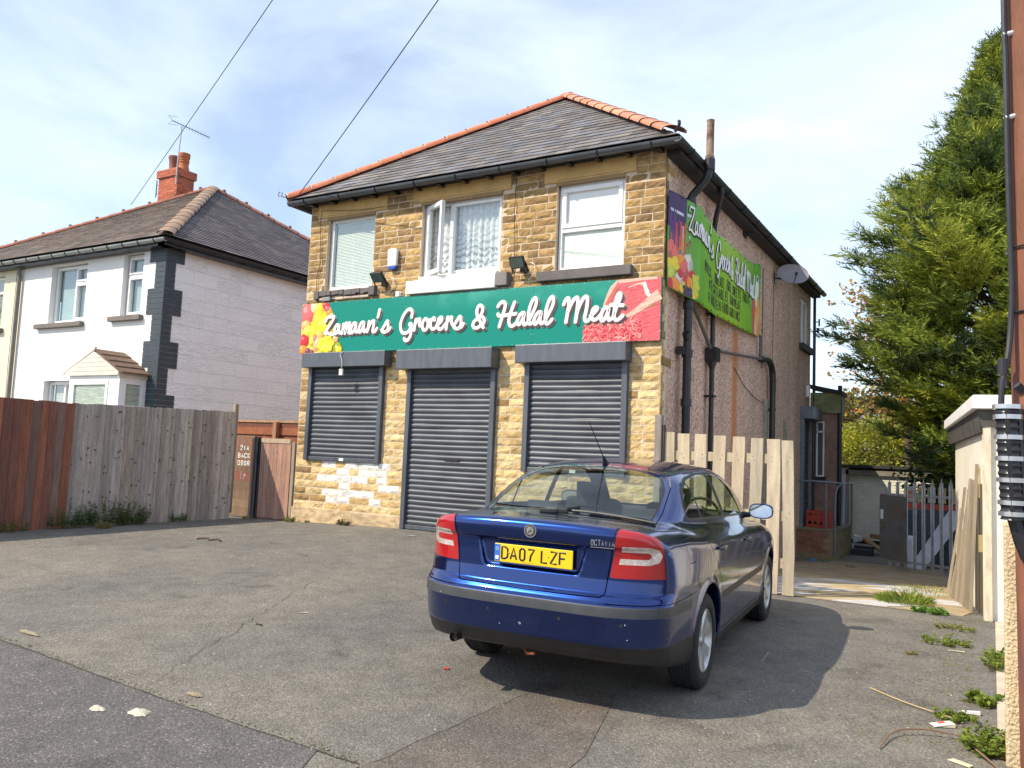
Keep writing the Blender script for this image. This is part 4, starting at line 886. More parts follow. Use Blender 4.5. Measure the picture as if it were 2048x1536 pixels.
# wiper and aerial
zt = lambda u, v: top_z(u, v)
b = MB(); b.beam((.50, -.02, zt(.50, -.02) + .018), (.63, .10, zt(.63, .1) + .02), .03, .025); b.beam((.50, -.13, 1.135), (.53, .06, 1.145), .035, .03); wp = b.build('rear_wiper', blk2, car, bevel=.006)
b = MB(); wpts = [(.585 - .02 * abs(t - .5), -.12 + .76 * t, 0) for t in [i / 10 for i in range(11)]]
b.tube([(u_, v_, zt(u_, v_) + .014) for u_, v_, _ in wpts], .009, 6); b.tube([(u_ + .012, v_, zt(u_ + .012, v_) + .006) for u_, v_, _ in wpts[4:]], .005, 6); b.build('wiper_blade', blk2, wp)
az = zt(1.36, 0); b = MB(); b.tube([(1.40, 0, az - .005), (1.37, 0, az + .03), (1.34, 0, az + .06)], [.03, .017, .008], 10); b.tube([(1.34, 0, az + .055), (1.06, -.02, az + .31)], [.0042, .0028], 6); b.build('roof_aerial', blk2, car, smooth=True)
# roof channel strips
for s in (1, -1):
    b = MB(); b.tube([(u_, s * (v_ - .02), zt(u_, v_ - .02) + .001) for u_, v_ in [(1.3, .50), (1.6, .545), (2.0, .56), (2.4, .55), (2.7, .53)]], .006, 6); b.build('roof_strip', blk2, car, smooth=True)
# handles, mirrors
for s in (1, -1):
    for key, uu, zz in (('r', 1.42, .905), ('f', 2.42, .882)):
        vv = side_v(uu, zz) * s; b = MB(); b.sphere((uu, vv - .004 * s, zz), .045, 16, 10, sc=(1.0, .18, .8)); dh = b.build('door_handle', blk2, doors[(s, key)], smooth=True, angle=None)
        b = MB(); b.tube([(uu - .085, vv + .005 * s, zz), (uu - .05, vv + .028 * s, zz), (uu + .05, vv + .028 * s, zz), (uu + .085, vv + .005 * s, zz)], [.010, .014, .014, .010], 10, flat=(0, 0, 1)); b.build('handle_grip', PM, dh, smooth=True)
    b = MB(); mv = (side_v(2.98, 1.045)) * s
    b.tube([(3.0, mv - .02 * s, 1.03), (2.985, mv + .06 * s, 1.035)], [.03, .022], 10); b.build('mirror_arm', blk2, doors[(s, 'f')], smooth=True)
    b = MB(); n_ = 16; rings = []
    for k, (du, sc) in enumerate([(0, .97), (.015, 1.0), (.05, .96), (.09, .78), (.115, .45), (.125, .1)]):
        rings.append([(2.955 + du, mv + s * (.05 + .105 + .105 * sc * math.copysign(abs(math.cos(2 * math.pi * j / n_)) ** .7, math.cos(2 * math.pi * j / n_))), 1.075 + .068 * sc * math.copysign(abs(math.sin(2 * math.pi * j / n_)) ** .7, math.sin(2 * math.pi * j / n_))) for j in range(n_)])
    vs = [p for rg_ in rings for p in rg_]; fs = [(k * n_ + j, k * n_ + (j + 1) % n_, (k + 1) * n_ + (j + 1) % n_, (k + 1) * n_ + j) for k in range(5) for j in range(n_)] + [tuple(range(n_ - 1, -1, -1)), tuple(5 * n_ + j for j in range(n_))]
    b.add(vs, fs); mo = b.build('wing_mirror', PM, car, smooth=True, angle=50)
    b = MB(); b.add([(2.953, mv + s * (.155 + .093 * math.copysign(abs(math.cos(2 * math.pi * j / n_)) ** .7, math.cos(2 * math.pi * j / n_))), 1.075 + .056 * math.copysign(abs(math.sin(2 * math.pi * j / n_)) ** .7, math.sin(2 * math.pi * j / n_))) for j in range(n_)], [tuple(range(n_ - 1, -1, -1)) if s > 0 else tuple(range(n_))]); b.build('mirror_glass', M('mirror_silver', (.8, .83, .85), .02, metal=1, var=0), mo)
# wheels
tyre = M('tyre_rubber', (.016, .016, .017), .8, var=.3, scale=12, bump=.2, bscale=90); alloy = M('alloy_silver', (.52, .52, .51), .3, metal=.75, var=.15, scale=12)
def lathe(mb, prof, cx, cz, sgn, n=48, col=None):   # prof: (r, v) pairs, axis along v
    vs = []; fs = []
    for r, v_ in prof:
        for k in range(n): a = 2 * math.pi * k / n; vs.append((cx + r * math.cos(a), v_, cz + r * math.sin(a)))
    for i in range(len(prof) - 1):
        for k in range(n): f = (i * n + k, i * n + (k + 1) % n, (i + 1) * n + (k + 1) % n, (i + 1) * n + k); fs.append(f if sgn > 0 else f[::-1])
    mb.add(vs, fs, col)
for cx in (1.08, 3.66):
    for s in (1, -1):
        cz = .318; R_ = .318; o = .868
        T = MB(); lathe(T, [(.205, s * (o - .02)), (.215, s * (o - .004)), (.25, s * (o + .002)), (.285, s * (o - .002)), (.305, s * (o - .018)), (R_, s * (o - .04))] + [(R_ if k % 2 else R_ - .007, s * (o - .045 - .0125 * k)) for k in range(10)] + [(R_, s * (o - .165)), (.29, s * (o - .195)), (.2, s * (o - .2))], cx, cz, -s)
        wh = T.build('wheel', tyre, car, smooth=True, angle=50)
        Rm = MB(); lathe(Rm, [(.207, s * (o - .012)), (.200, s * (o - .008)), (.190, s * (o - .022)), (.186, s * (o - .17))], cx, cz, -s); 
        Rm.tube([(cx, s * (o - .06), cz), (cx, s * (o - .022), cz)], [.045, .036], 20)
        nsp = 7; a0 = .3 if s > 0 else .1
        for k in range(nsp):
            a = a0 + 2 * math.pi * k / nsp; e = Vector((math.cos(a), 0, math.sin(a))); t_ = Vector((-math.sin(a), 0, math.cos(a))); c0 = Vector((cx, s * (o - .034), cz)); c1_ = Vector((cx, s * (o - .016), cz)); vv = []
            for (rr_, hw, c_, dp) in ((.03, .019, c0, .03), (.11, .030, c0 * .6 + c1_ * .4, .03), (.193, .040, c1_, .03)):
                p = c_ + e * rr_; y = Vector((0, s, 0)); vv += [p - t_ * hw - y * dp, p - t_ * hw * .72, p + t_ * hw * .72, p + t_ * hw - y * dp]
            Rm.add(vv, [(i * 4 + j, i * 4 + j + 1, (i + 1) * 4 + j + 1, (i + 1) * 4 + j) for i in range(2) for j in range(3)])
        Rm.build('alloy_rim', alloy, wh, smooth=True, angle=35)
        Dk = MB(); Dk.tube([(cx, s * (o - .09), cz), (cx, s * (o - .10), cz)], .15, 32); Dk.build('brake_disc', M('brake_steel', (.10, .09, .085), .5, metal=.8), wh, smooth=True)
        Dk = MB(); Dk.tube([(cx, s * (o - .13), cz), (cx, s * (o - .14), cz)], .19, 32); Dk.build('wheel_back', liner, wh, smooth=True)
# interior
trimc = M('seat_fabric', (.028, .033, .042), .85, var=.15, scale=20, bump=.2, bscale=120)
b = MB(); b.box(.7, 3.5, -.72, .72, .25, .33); b.box(.25, .72, -.62, .62, .55, .62); b.box(3.1, 3.55, -.66, .66, .8, 1.0); b.box(.60, .95, -.52, .52, 1.04, 1.055); b.build('cabin_floor', trimc, car)
def seat(cx, cy, w_, back, head=True, nm='front_seat'):
    b = MB(); b.box(cx, cx + .5, cy - w_, cy + w_, .33, .55); b.obox((cx - .07, cy, .80), (.06, 0, 0), (0, w_, 0), (-.06, 0, back), None); so_ = b.build(nm, trimc, car, bevel=.05)
    return so_
def headrest(par, cx, cy, z_, w_=.12, h_=.085):
    b = MB(); b.box(cx - .045, cx + .045, cy - w_, cy + w_, z_ - h_, z_ + h_); b.tube([(cx, cy - .05, z_ - h_ - .08), (cx, cy - .05, z_ - h_ + .01)], .006, 6); b.tube([(cx, cy + .05, z_ - h_ - .08), (cx, cy + .05, z_ - h_ + .01)], .006, 6); b.build('headrest', trimc, par, bevel=.035)
s1 = seat(2.25, -.36, .25, .34); headrest(s1, 2.08, -.36, 1.17, .12, .10); s2_ = seat(2.25, .36, .25, .34); headrest(s2_, 2.08, .36, 1.17, .12, .10)
rb = seat(1.25, 0, .62, .22, nm='rear_bench')
for y_ in (-.36, .38): headrest(rb, 1.10, y_, 1.10, .12, .055)
b = MB(); b.tube([(2.95 + .05 * math.sin(t), .36 + .18 * math.cos(t), .98 + .17 * math.sin(t)) for t in [2 * math.pi * i / 20 for i in range(21)]], .014, 8, cap=False); b.build('steering_wheel', blk2, car, smooth=True)
# ================================================================ shop sign board
STROKES = """-5657 3164 -5641 3202 -5624 3229 -5561 3232 -5488 3230 -5487 3213 -5518 3157 -5575 3084 -5632 3010 -5668 2962
-5668 2962 -5622 2973 -5564 2962 -5500 2943 -5451 2957 -5423 2987
-5375 3086 -5410 3097 -5442 3059 -5460 3003 -5449 2960 -5419 2959 -5386 3000 -5370 3056 -5356 3093
-5356 3093 -5367 3018 -5357 2970 -5328 2964 -5302 2985
-5277 3099 -5286 3014 -5299 2951
-5294 2977 -5261 3060 -5223 3115 -5208 3096 -5218 3012 -5232 2951
-5228 2979 -5199 3048 -5161 3116 -5144 3093 -5152 3009 -5153 2962 -5125 2956 -5102 2981
-5020 3099 -5060 3108 -5093 3062 -5110 3007 -5102 2960 -5075 2959 -5037 3004 -5018 3068 -5006 3103
-5006 3103 -5018 3022 -5009 2975 -4986 2965 -4950 2991
-4853 3105 -4895 3112 -4931 3064 -4950 3010 -4938 2963 -4913 2963 -4881 3007 -4853 3070 -4845 3111
-4845 3111 -4854 3024 -4847 2973 -4825 2965 -4797 2989
-4749 3116 -4761 3029 -4775 2961
-4767 2983 -4731 3065 -4683 3120 -4651 3121 -4651 3052 -4666 2974 -4647 2953 -4616 2963 -4586 3001
-4552 3292 -4562 3231 -4576 3181
-4486 2974 -4438 3038 -4386 3113 -4368 3057 -4364 3003 -4390 2957 -4431 2937 -4475 2956
-4414 2946 -4358 2962 -4321 2999
-3920 3144 -3913 3216 -3938 3260 -3978 3268 -4031 3240 -4093 3153 -4125 3047 -4113 2965 -4071 2914 -4009 2909 -3956 2945 -3925 3002
-3953 3034 -3946 3048 -3920 3033 -3915 2993 -3917 2930 -3928 2860 -3969 2803 -4013 2794 -4042 2824
-3838 3105 -3850 3034 -3861 2944
-3841 3043 -3812 3095 -3772 3109 -3765 3083 -3771 3048 -3758 3008 -3725 3011
-3666 3107 -3706 3063 -3713 3001 -3688 2947 -3650 2941 -3612 2988 -3612 3059 -3644 3102 -3671 3104
-3615 3076 -3594 3075 -3573 3087
-3492 3079 -3505 3113 -3543 3090 -3563 3039 -3553 2977 -3519 2947 -3478 2960 -3440 2998
-3445 3003 -3399 3031 -3360 3073 -3366 3110 -3399 3110 -3423 3067 -3433 3006 -3414 2951 -3373 2941 -3333 2971 -3298 3013
-3257 3111 -3268 3025 -3276 2937
-3258 3042 -3225 3092 -3194 3108 -3185 3086 -3185 3038 -3165 2999
-3146 2980 -3088 3055 -3045 3111 -3022 3065 -3018 2996 -3049 2942 -3102 2938 -3140 2967
-3061 2942 -3011 2957 -2977 3001
-2632 2932 -2671 2997 -2736 3102 -2752 3171 -2735 3236 -2699 3253 -2661 3225 -2658 3166 -2705 3083 -2780 3036 -2810 2985 -2792 2942 -2746 2930 -2693 2952 -2635 2987 -2618 3037 -2647 3085
-2399 3223 -2372 3259 -2329 3282 -2292 3267 -2281 3216 -2307 3118 -2338 3019 -2366 2933
-2131 3264 -2153 3209 -2185 3124 -2209 3038 -2206 2976 -2183 2938 -2147 2933 -2099 2965
-2397 3110 -2368 3084 -2298 3085 -2205 3097 -2106 3102
-1965 3100 -2000 3108 -2041 3073 -2072 3013 -2071 2963 -2042 2949 -2009 2991 -1977 3051 -1964 3100
-1964 3100 -1981 3027 -1974 2959 -1951 2943 -1910 2971
-1903 2974 -1846 3081 -1796 3189 -1784 3261 -1801 3304 -1841 3280 -1879 3193 -1900 3084 -1897 2992 -1874 2947 -1837 2965
-1702 3098 -1737 3106 -1777 3072 -1807 3012 -1806 2957 -1778 2944 -1745 2985 -1714 3044 -1698 3099
-1698 3099 -1715 3026 -1709 2965 -1687 2946 -1649 2971
-1643 2974 -1580 3086 -1530 3186 -1518 3257 -1535 3306 -1574 3279 -1611 3190 -1634 3082 -1632 2992 -1614 2942 -1580 2947 -1534 2996
-1363 3189 -1337 3242 -1310 3270 -1285 3254 -1284 3181 -1298 3079 -1318 2946
-1298 3079 -1254 3179 -1209 3249 -1170 3272 -1152 3238 -1153 3144 -1164 3029 -1176 2944
-1165 3043 -1133 3143 -1081 3241 -1043 3275 -1015 3259 -1012 3179 -1028 3065 -1043 2994 -1025 2948 -992 2954 -958 2990
-959 3015 -910 3051 -866 3099 -882 3123 -920 3102 -940 3046 -937 2988 -907 2957 -861 2976 -813 3025
-713 3105 -751 3114 -788 3066 -807 3010 -803 2953 -776 2943 -739 2993 -711 3055 -700 3106
-700 3106 -712 3027 -706 2970 -683 2947 -640 2977
-633 2987 -592 3112 -550 3216 -539 3270 -560 3287 -589 3239 -608 3156 -620 3057 -621 2980 -594 2942 -549 2954 -502 2995
-674 3142 -593 3141 -504 3128"""
strokes = [list(map(int, l.split())) for l in STROKES.strip().split('\n')]
sign = thing('shop_sign', 'long green shop sign with white script lettering between fruit and meat pictures', 'sign', (-3.1, -.05, 2.65))
SX0, SX1, SZ0, SZ1 = -6.20, .004, 2.657, 3.478; SY = -.062
b = MB(); b.box(SX0, SX1, SY, -.012, SZ0, SZ1)
def sign_mat():
    mt = bpy.data.materials.new('teal_sign_print'); mt.use_nodes = True; nt = mt.node_tree; L = nt.links.new; bb = nt.nodes['Principled BSDF']; bb.inputs['Roughness'].default_value = .45; bb.inputs['Specular IOR Level'].default_value = .22
    tc = N(nt, 'ShaderNodeTexCoord'); sx = N(nt, 'ShaderNodeSeparateXYZ'); L(tc.outputs['Object'], sx.inputs[0])
    n = N(nt, 'ShaderNodeTexNoise'); n.inputs['Scale'].default_value = 1.3; n.inputs['Detail'].default_value = 3; L(tc.outputs['Object'], n.inputs['Vector'])
    r = N(nt, 'ShaderNodeMapRange'); r.inputs['From Min'].default_value = .5; r.inputs['From Max'].default_value = .7; L(n.outputs['Fac'], r.inputs['Value'])
    # pale mottling fades in towards the top edge and to the right
    z = N(nt, 'ShaderNodeMapRange'); z.inputs['From Min'].default_value = .55; z.inputs['From Max'].default_value = .82; L(sx.outputs['Z'], z.inputs['Value'])
    x = N(nt, 'ShaderNodeMapRange'); x.inputs['From Min'].default_value = -1.5; x.inputs['From Max'].default_value = -.2; L(sx.outputs['X'], x.inputs['Value'])
    m1 = N(nt, 'ShaderNodeMath', operation='MULTIPLY'); L(z.outputs[0], m1.inputs[0]); L(x.outputs[0], m1.inputs[1]); m2 = N(nt, 'ShaderNodeMath', operation='MULTIPLY_ADD'); L(r.outputs[0], m2.inputs[0]); m2.inputs[1].default_value = .7; m2.inputs[2].default_value = .15
    m3 = N(nt, 'ShaderNodeMath', operation='MULTIPLY'); L(m1.outputs[0], m3.inputs[0]); L(m2.outputs[0], m3.inputs[1])
    mx = N(nt, 'ShaderNodeMix', data_type='RGBA'); mx.inputs['A'].default_value = (.001, .215, .168, 1); mx.inputs['B'].default_value = (.14, .52, .42, 1); L(m3.outputs[0], mx.inputs['Factor']); L(mx.outputs['Result'], bb.inputs['Base Color']); return mt
board = b.build('sign_board', sign_mat(), sign, bevel=.003)
prn = M('printed_colour', rough=.5, tint=True, var=.14, scale=14, spec=.25, var2=.08, scale2=60)
rs = random.Random(21)
def disc(mb, x, z, r, col, y, n=20, sq=1.0, ang=0, dome=.003):
    ca_, sa_ = math.cos(ang), math.sin(ang); vs = [(x, y - dome, z)]
    for ring, rr_ in ((1, .62), (2, 1.0)):
        for k in range(n):
            a = 2 * math.pi * k / n; px, pz = r * rr_ * math.cos(a), r * rr_ * sq * math.sin(a); vs.append((x + px * ca_ - pz * sa_, y - (dome * .75 if ring == 1 else 0), z + px * sa_ + pz * ca_))
    fs = [(0, 1 + (k + 1) % n, 1 + k) for k in range(n)] + [(1 + k, 1 + (k + 1) % n, 1 + n + (k + 1) % n, 1 + n + k) for k in range(n)]
    # clip to the board
    vs = [(min(max(p[0], SX0 + .002), SX1 - .002), p[1], min(max(p[2], SZ0 + .002), SZ1 - .002)) for p in vs]
    mb.add(vs, fs, col)
def fruit_disc(mb, x, z, r, c, y, sq=1, ang=0):
    disc(mb, x, z, r, tuple(q * .72 for q in c), y, sq=sq, ang=ang); disc(mb, x - r * .06, z + r * .08, r * .86, c, y - .0008, sq=sq, ang=ang); disc(mb, x - r * .25, z + r * .3, r * .4, tuple(min(1, q * 1.15 + .12) for q in c), y - .0016, n=12, sq=sq, ang=ang)
fb = MB(); Y0 = SY - .0015
YEL = (.86, .62, .03); ORG = (.85, .28, .04); PINK = (.78, .14, .14); RED = (.62, .03, .05); LIME = (.62, .62, .08); PUR = (.20, .05, .10); PCH = (.86, .45, .2)
back = [(-6.198, 2.66), (-5.29, 2.66), (-5.29, 2.75), (-5.40, 2.83), (-5.37, 2.90), (-5.47, 3.0), (-5.50, 3.25), (-5.55, 3.33), (-5.60, 3.41), (-5.645, 3.476), (-6.198, 3.476)]
fb.prism([(x, SY - .0004, z) for x, z in back], (0, -.001, 0), (.84, .55, .10))
L1 = [(-6.08, 3.33, .17, PINK, 1.2), (-5.95, 3.40, .1, (.9, .62, .35), 1), (-5.80, 3.40, .11, YEL, .8), (-5.70, 3.42, .1, RED, .7), (-5.66, 3.38, .07, PINK, .8), (-5.6, 3.3, .07, ORG, .9), (-5.56, 3.25, .06, PCH, 1),
      (-6.10, 3.12, .11, (.85, .4, .15), .8), (-5.84, 3.2, .12, YEL, 1.6), (-5.75, 3.12, .12, (.9, .68, .04), 1.7), (-5.66, 3.1, .11, YEL, 1.5), (-6.06, 3.02, .09, LIME, 1.3), (-5.92, 3.02, .1, YEL, 1.5), (-5.8, 2.95, .1, (.88, .5, .08), 1),
      (-5.62, 2.97, .09, ORG, 1), (-6.12, 2.87, .11, RED, 1), (-5.95, 2.86, .06, LIME, 1.4), (-5.82, 2.83, .08, PCH, 1.9), (-5.87, 2.9, .05, PINK, 1.5), (-6.14, 2.72, .09, ORG, .9), (-6.02, 2.69, .06, PUR, 1), (-5.93, 2.67, .045, PUR, 1), (-5.5, 2.95, .09, ORG, .8), (-5.44, 2.88, .07, PCH, .9), (-5.38, 2.72, .09, (.3, .36, .03), 1.2), (-5.36, 2.7, .08, YEL, 1)]
for k, (x, z, r, c, sq) in enumerate(L1): fruit_disc(fb, x, z, r, c, Y0 - .0004 * k, sq=sq, ang=rs.uniform(-.4, .2))
y = Y0 - .012
for k in range(26):
    a = k * 2.4; q = .03 * math.sqrt(k); fruit_disc(fb, -5.62 + q * math.cos(a) * 1.0, 2.79 + q * math.sin(a) * .8, .045, rs.choice([(.80, .70, .04), (.86, .72, .06), (.70, .62, .03)]), y); y -= .0003
fb.build('fruit_print', prn, board, smooth=True, angle=30)
# meat print
mt_ = MB(); Y1 = SY - .0015
meat = [(-.60, 3.476), (-.66, 3.38), (-.72, 3.28), (-.75, 3.18), (-.79, 3.12), (-.95, 2.95), (-1.04, 2.92), (-1.075, 2.80), (-1.05, 2.66), (.002, 2.66), (.002, 3.476)]
mt_.prism([(x, SY - .0004, z) for x, z in meat], (0, -.001, 0), (.60, .11, .13))
def band(mb, pts, w_, col, y): 
    for a_, b_, w0, w1 in zip(pts[:-1], pts[1:], w_[:-1], w_[1:]):
        dx, dz = b_[0] - a_[0], b_[1] - a_[1]; l = math.hypot(dx, dz); nx_, nz_ = -dz / l, dx / l
        mb.prism([(a_[0] - nx_ * w0, y, a_[1] - nz_ * w0), (b_[0] - nx_ * w1, y, b_[1] - nz_ * w1), (b_[0] + nx_ * w1, y, b_[1] + nz_ * w1), (a_[0] + nx_ * w0, y, a_[1] + nz_ * w0)], (0, -.0008, 0), col)
cream = (.72, .42, .34)
band(mt_, [(-.78, 3.14), (-.73, 3.26), (-.67, 3.37), (-.59, 3.465)], [.012, .02, .03, .012], cream, SY - .002)
band(mt_, [(-.58, 3.45), (-.40, 3.455), (-.2, 3.465), (-.05, 3.46)], [.025, .02, .02, .015], cream, SY - .0023)
band(mt_, [(-.47, 2.98), (-.33, 3.05), (-.2, 3.13), (-.1, 3.2), (-.012, 3.25)], [.02, .035, .05, .06, .07], cream, SY - .0026)
band(mt_, [(-.44, 3.36), (-.33, 3.40), (-.24, 3.40)], [.006, .012, .02], cream, SY - .0029)
band(mt_, [(-.225, 3.42), (-.205, 3.34), (-.17, 3.26), (-.14, 3.235)], [.02, .024, .03, .02], (.80, .70, .66), SY - .0032)
for k in range(60):
    x = rs.uniform(-.62, -.03); z = rs.uniform(2.72, 3.42)
    if z > 3.05 + (x + .2) * .5 and x > -.62 + max(0, 3.3 - z) * -.6: col = rs.choice([(.74, .24, .24), (.58, .10, .12), (.70, .20, .2)])
    else: col = rs.choice([(.62, .10, .13), (.74, .2, .22)])
    if z < 3.0 and x < -.3: continue
    band(mt_, [(x - .05, z - .012), (x + .05, z + .014)], [.002, .006], col, SY - .0024 - .00001 * k)
for k in range(34):
    t = k / 34; x, z = (-.72 + .14 * t * 1.0, 3.17 + .2 * t) if k % 2 else (-.22 + .2 * t, 3.07 + .06 * t); a = rs.uniform(.3, 1.5); band(mt_, [(x, z), (x + .035 * math.cos(a), z + .035 * math.sin(a))], [.003, .0015], (.34, .28, .10), SY - .0042 - .00001 * k)
mt_.build('meat_print', prn, board)
mn = MB()
for k in range(230):
    x0, z0 = rs.uniform(-1.03, -.28), rs.uniform(2.69, 2.93)
    if z0 > 2.9 and x0 < -.95: continue
    a = rs.uniform(0, 6.28); cv_ = rs.uniform(-1.5, 1.5); P = []
    for t in range(6): P.append((min(max(x0, -1.07), -.25), SY - .006, min(max(z0, 2.672), 2.985))); x0 += .017 * math.cos(a); z0 += .017 * math.sin(a); a += cv_ * .4
    mn.tube(P, .0085, 5, rs.choice([(.76, .11, .13), (.84, .22, .22), (.60, .05, .07), (.86, .34, .3), (.72, .08, .1)]), flat=(0, 1, 0), squash=.4)
mn.build('mince_print', prn, board, smooth=True)
# lettering (strokes in sign coordinates, millimetres)
def sign_strokes(mb, r, dx, dz, y, sq=.25, n=10):
    for s_ in strokes:
        P = [(s_[i] / 1000 + dx, y, s_[i + 1] / 1000 + dz) for i in range(0, len(s_), 2)]; mb.tube(smooth_pts(P, 4), r, n, flat=(0, 1, 0), squash=sq)
        for e in (P[0], P[-1]): mb.sphere(e, r, 10, 6, sc=(1, sq, 1))
RL = .0245
b = MB(); 
for k in range(4): sign_strokes(b, RL + .009, .009 * k * .9, -.008 * k, SY - .0085 - .0004 * (3 - k), sq=.08)
b.build('letter_outline', M('letter_outline_mint', (.35, .62, .5), .5), board, smooth=True, angle=30)
b = MB()
for k in range(4): sign_strokes(b, RL + .005, .009 * k * .9, -.008 * k, SY - .0115 - .0004 * (3 - k), sq=.1)
b.build('letter_shadow_print', M('letter_maroon', (.085, .035, .04), .5), board, smooth=True, angle=30)
b = MB(); sign_strokes(b, RL, 0, 0, SY - .0155, sq=.14); b.build('script_lettering', M('letter_white', (.82, .82, .82), .4, var=.02), board, smooth=True, angle=60)
# rivets and joint lines
b = MB()
for k in range(34):
    x = SX0 + .09 + k * .18
    for z in (SZ1 - .02, SZ0 + .018): b.sphere((x, SY, z), .006, 6, 4)
for x in (-4.06, -1.85):
    for k in range(4): b.sphere((x, SY, SZ0 + .15 + k * .17), .006, 6, 4); b.sphere((x + .03, SY, SZ0 + .15 + k * .17), .006, 6, 4)
rv = b.build('sign_rivet', M('rivet_grey', (.5, .6, .58), .4), sign); rv['kind'] = 'stuff'
b = MB()
for x in (-4.045, -1.835): b.box(x - .0015, x + .0015, SY - .0012, SY, SZ0, SZ1)
b.build('panel_joint', M('joint_dark', (.005, .12, .1), .6), sign)
# alarm box, floodlights, cable
al = thing('alarm_box', 'white and blue burglar alarm box on the stone wall left of the open window', 'alarm', (-4.37, -.02, 4.06))
b = MB(); b.prism([(-4.445, -.02, 3.97), (-4.285, -.02, 3.97), (-4.275, -.02, 4.2), (-4.29, -.02, 4.245), (-4.44, -.02, 4.245), (-4.455, -.02, 4.2)], (0, -.06, 0)); b.build('housing', upvc, al, bevel=.012)
b = MB(); b.prism([(-4.425, -.02, 3.915), (-4.305, -.02, 3.915), (-4.285, -.02, 3.968), (-4.445, -.02, 3.968)], (0, -.06, 0)); b.build('strobe_cover', M('strobe_blue', (.02, .09, .42), .25), al, bevel=.01)
def flood(x, z, lab, tilt):
    t = thing('floodlight', lab, 'floodlight', (x, -.03, z), 'black floodlights above the sign'); 
    ca_, sa_ = math.cos(tilt), math.sin(tilt); cY, cZ = -.20, z + .02
    ux = Vector((1, 0, 0)); uf = Vector((0, -ca_, -sa_)); uu = Vector((0, -sa_, ca_)); c = Vector((x - .02, cY, cZ))
    b = MB(); b.obox(c, ux * .115, uf * .022, uu * .085); hs = b.build('lamp_housing', blk, t, bevel=.008)
    b = MB(); b.obox(c + uf * .0235, ux * .1, uf * .002, uu * .07); b.build('lamp_glass', M('flood_glass', (.10, .14, .12), .12, var=.2), hs)
    b = MB(); b.beam(c + ux * .122, (x + .1, -.09, z - .09), .006, .022, up=(1, 0, 0)); b.beam(c - ux * .122, (x - .14, -.09, z - .09), .006, .022, up=(1, 0, 0)); b.beam((x + .11, -.09, z - .09), (x - .15, -.09, z - .09), .022, .006); b.box(x - .04, x + .04, -.09, -.02, z - .1, z - .02); b.build('mounting_bracket', blk, t)
    b = MB(); b.tube(smooth_pts([(x + .09, -.03, z + .05), (x + .17, -.05, z - .0), (x + .16, -.04, z - .12), (x + .07, -.03, z - .2)]), .005, 6); b.build('cable', upvc, t, smooth=True)
flood(-4.50, 3.76, 'left one of two black floodlights, beside the small white junction box', .75)
flood(-2.02, 3.78, 'right one of two black floodlights, between the centre and right upstairs windows', .55)
b = MB(); b.box(-4.27, -4.20, -.06, -.02, 3.49, 3.57); b.tube(smooth_pts([(-4.2, -.05, 3.55), (-4.17, -.06, 3.56), (-4.16, -.06, 3.5), (-4.13, -.04, 3.5)]), .004, 6); tag(b.build('junction_box', upvc), 'small white junction box above the green sign beside the left floodlight', 'junction box')
dc = MB(); dc.tube(smooth_pts([(-5.12, -.21, 2.65), (-5.17, -.225, 2.6), (-5.13, -.225, 2.52), (-5.12, -.225, 2.43), (-5.13, -.225, 2.38)]), .005, 6); dc.box(-5.16, -5.09, -.24, -.21, 2.27, 2.37)
tag(dc.build('cable_connector', M('connector_white', (.6, .6, .56), .5), smooth=True), 'small white cable connector hanging on a wire over the left shutter hood', 'connector')
b = MB(); 
b.tube(smooth_pts([(-5.93, -.03, 5.05), (-5.95, -.035, 4.8), (-5.9, -.03, 4.2), (-5.96, -.03, 3.9), (-5.92, -.03, 3.5)]), .005, 5); b.build('wall_cable', blk, shop, smooth=True)
b = MB(); b.tube(smooth_pts([(-2.2, -.035, 5.1), (-2.22, -.035, 4.6), (-2.19, -.035, 4.0), (-2.24, -.035, 3.5)]), .005, 5); b.build('wall_cable', blk, shop, smooth=True)
b = MB(); b.tube(smooth_pts([(-5.9, -.07, 5.03), (-5.2, -.05, 4.96), (-4.4, -.05, 4.94), (-3.9, -.08, 4.93)]), .0035, 5); b.build('wall_cable', blk, shop, smooth=True)
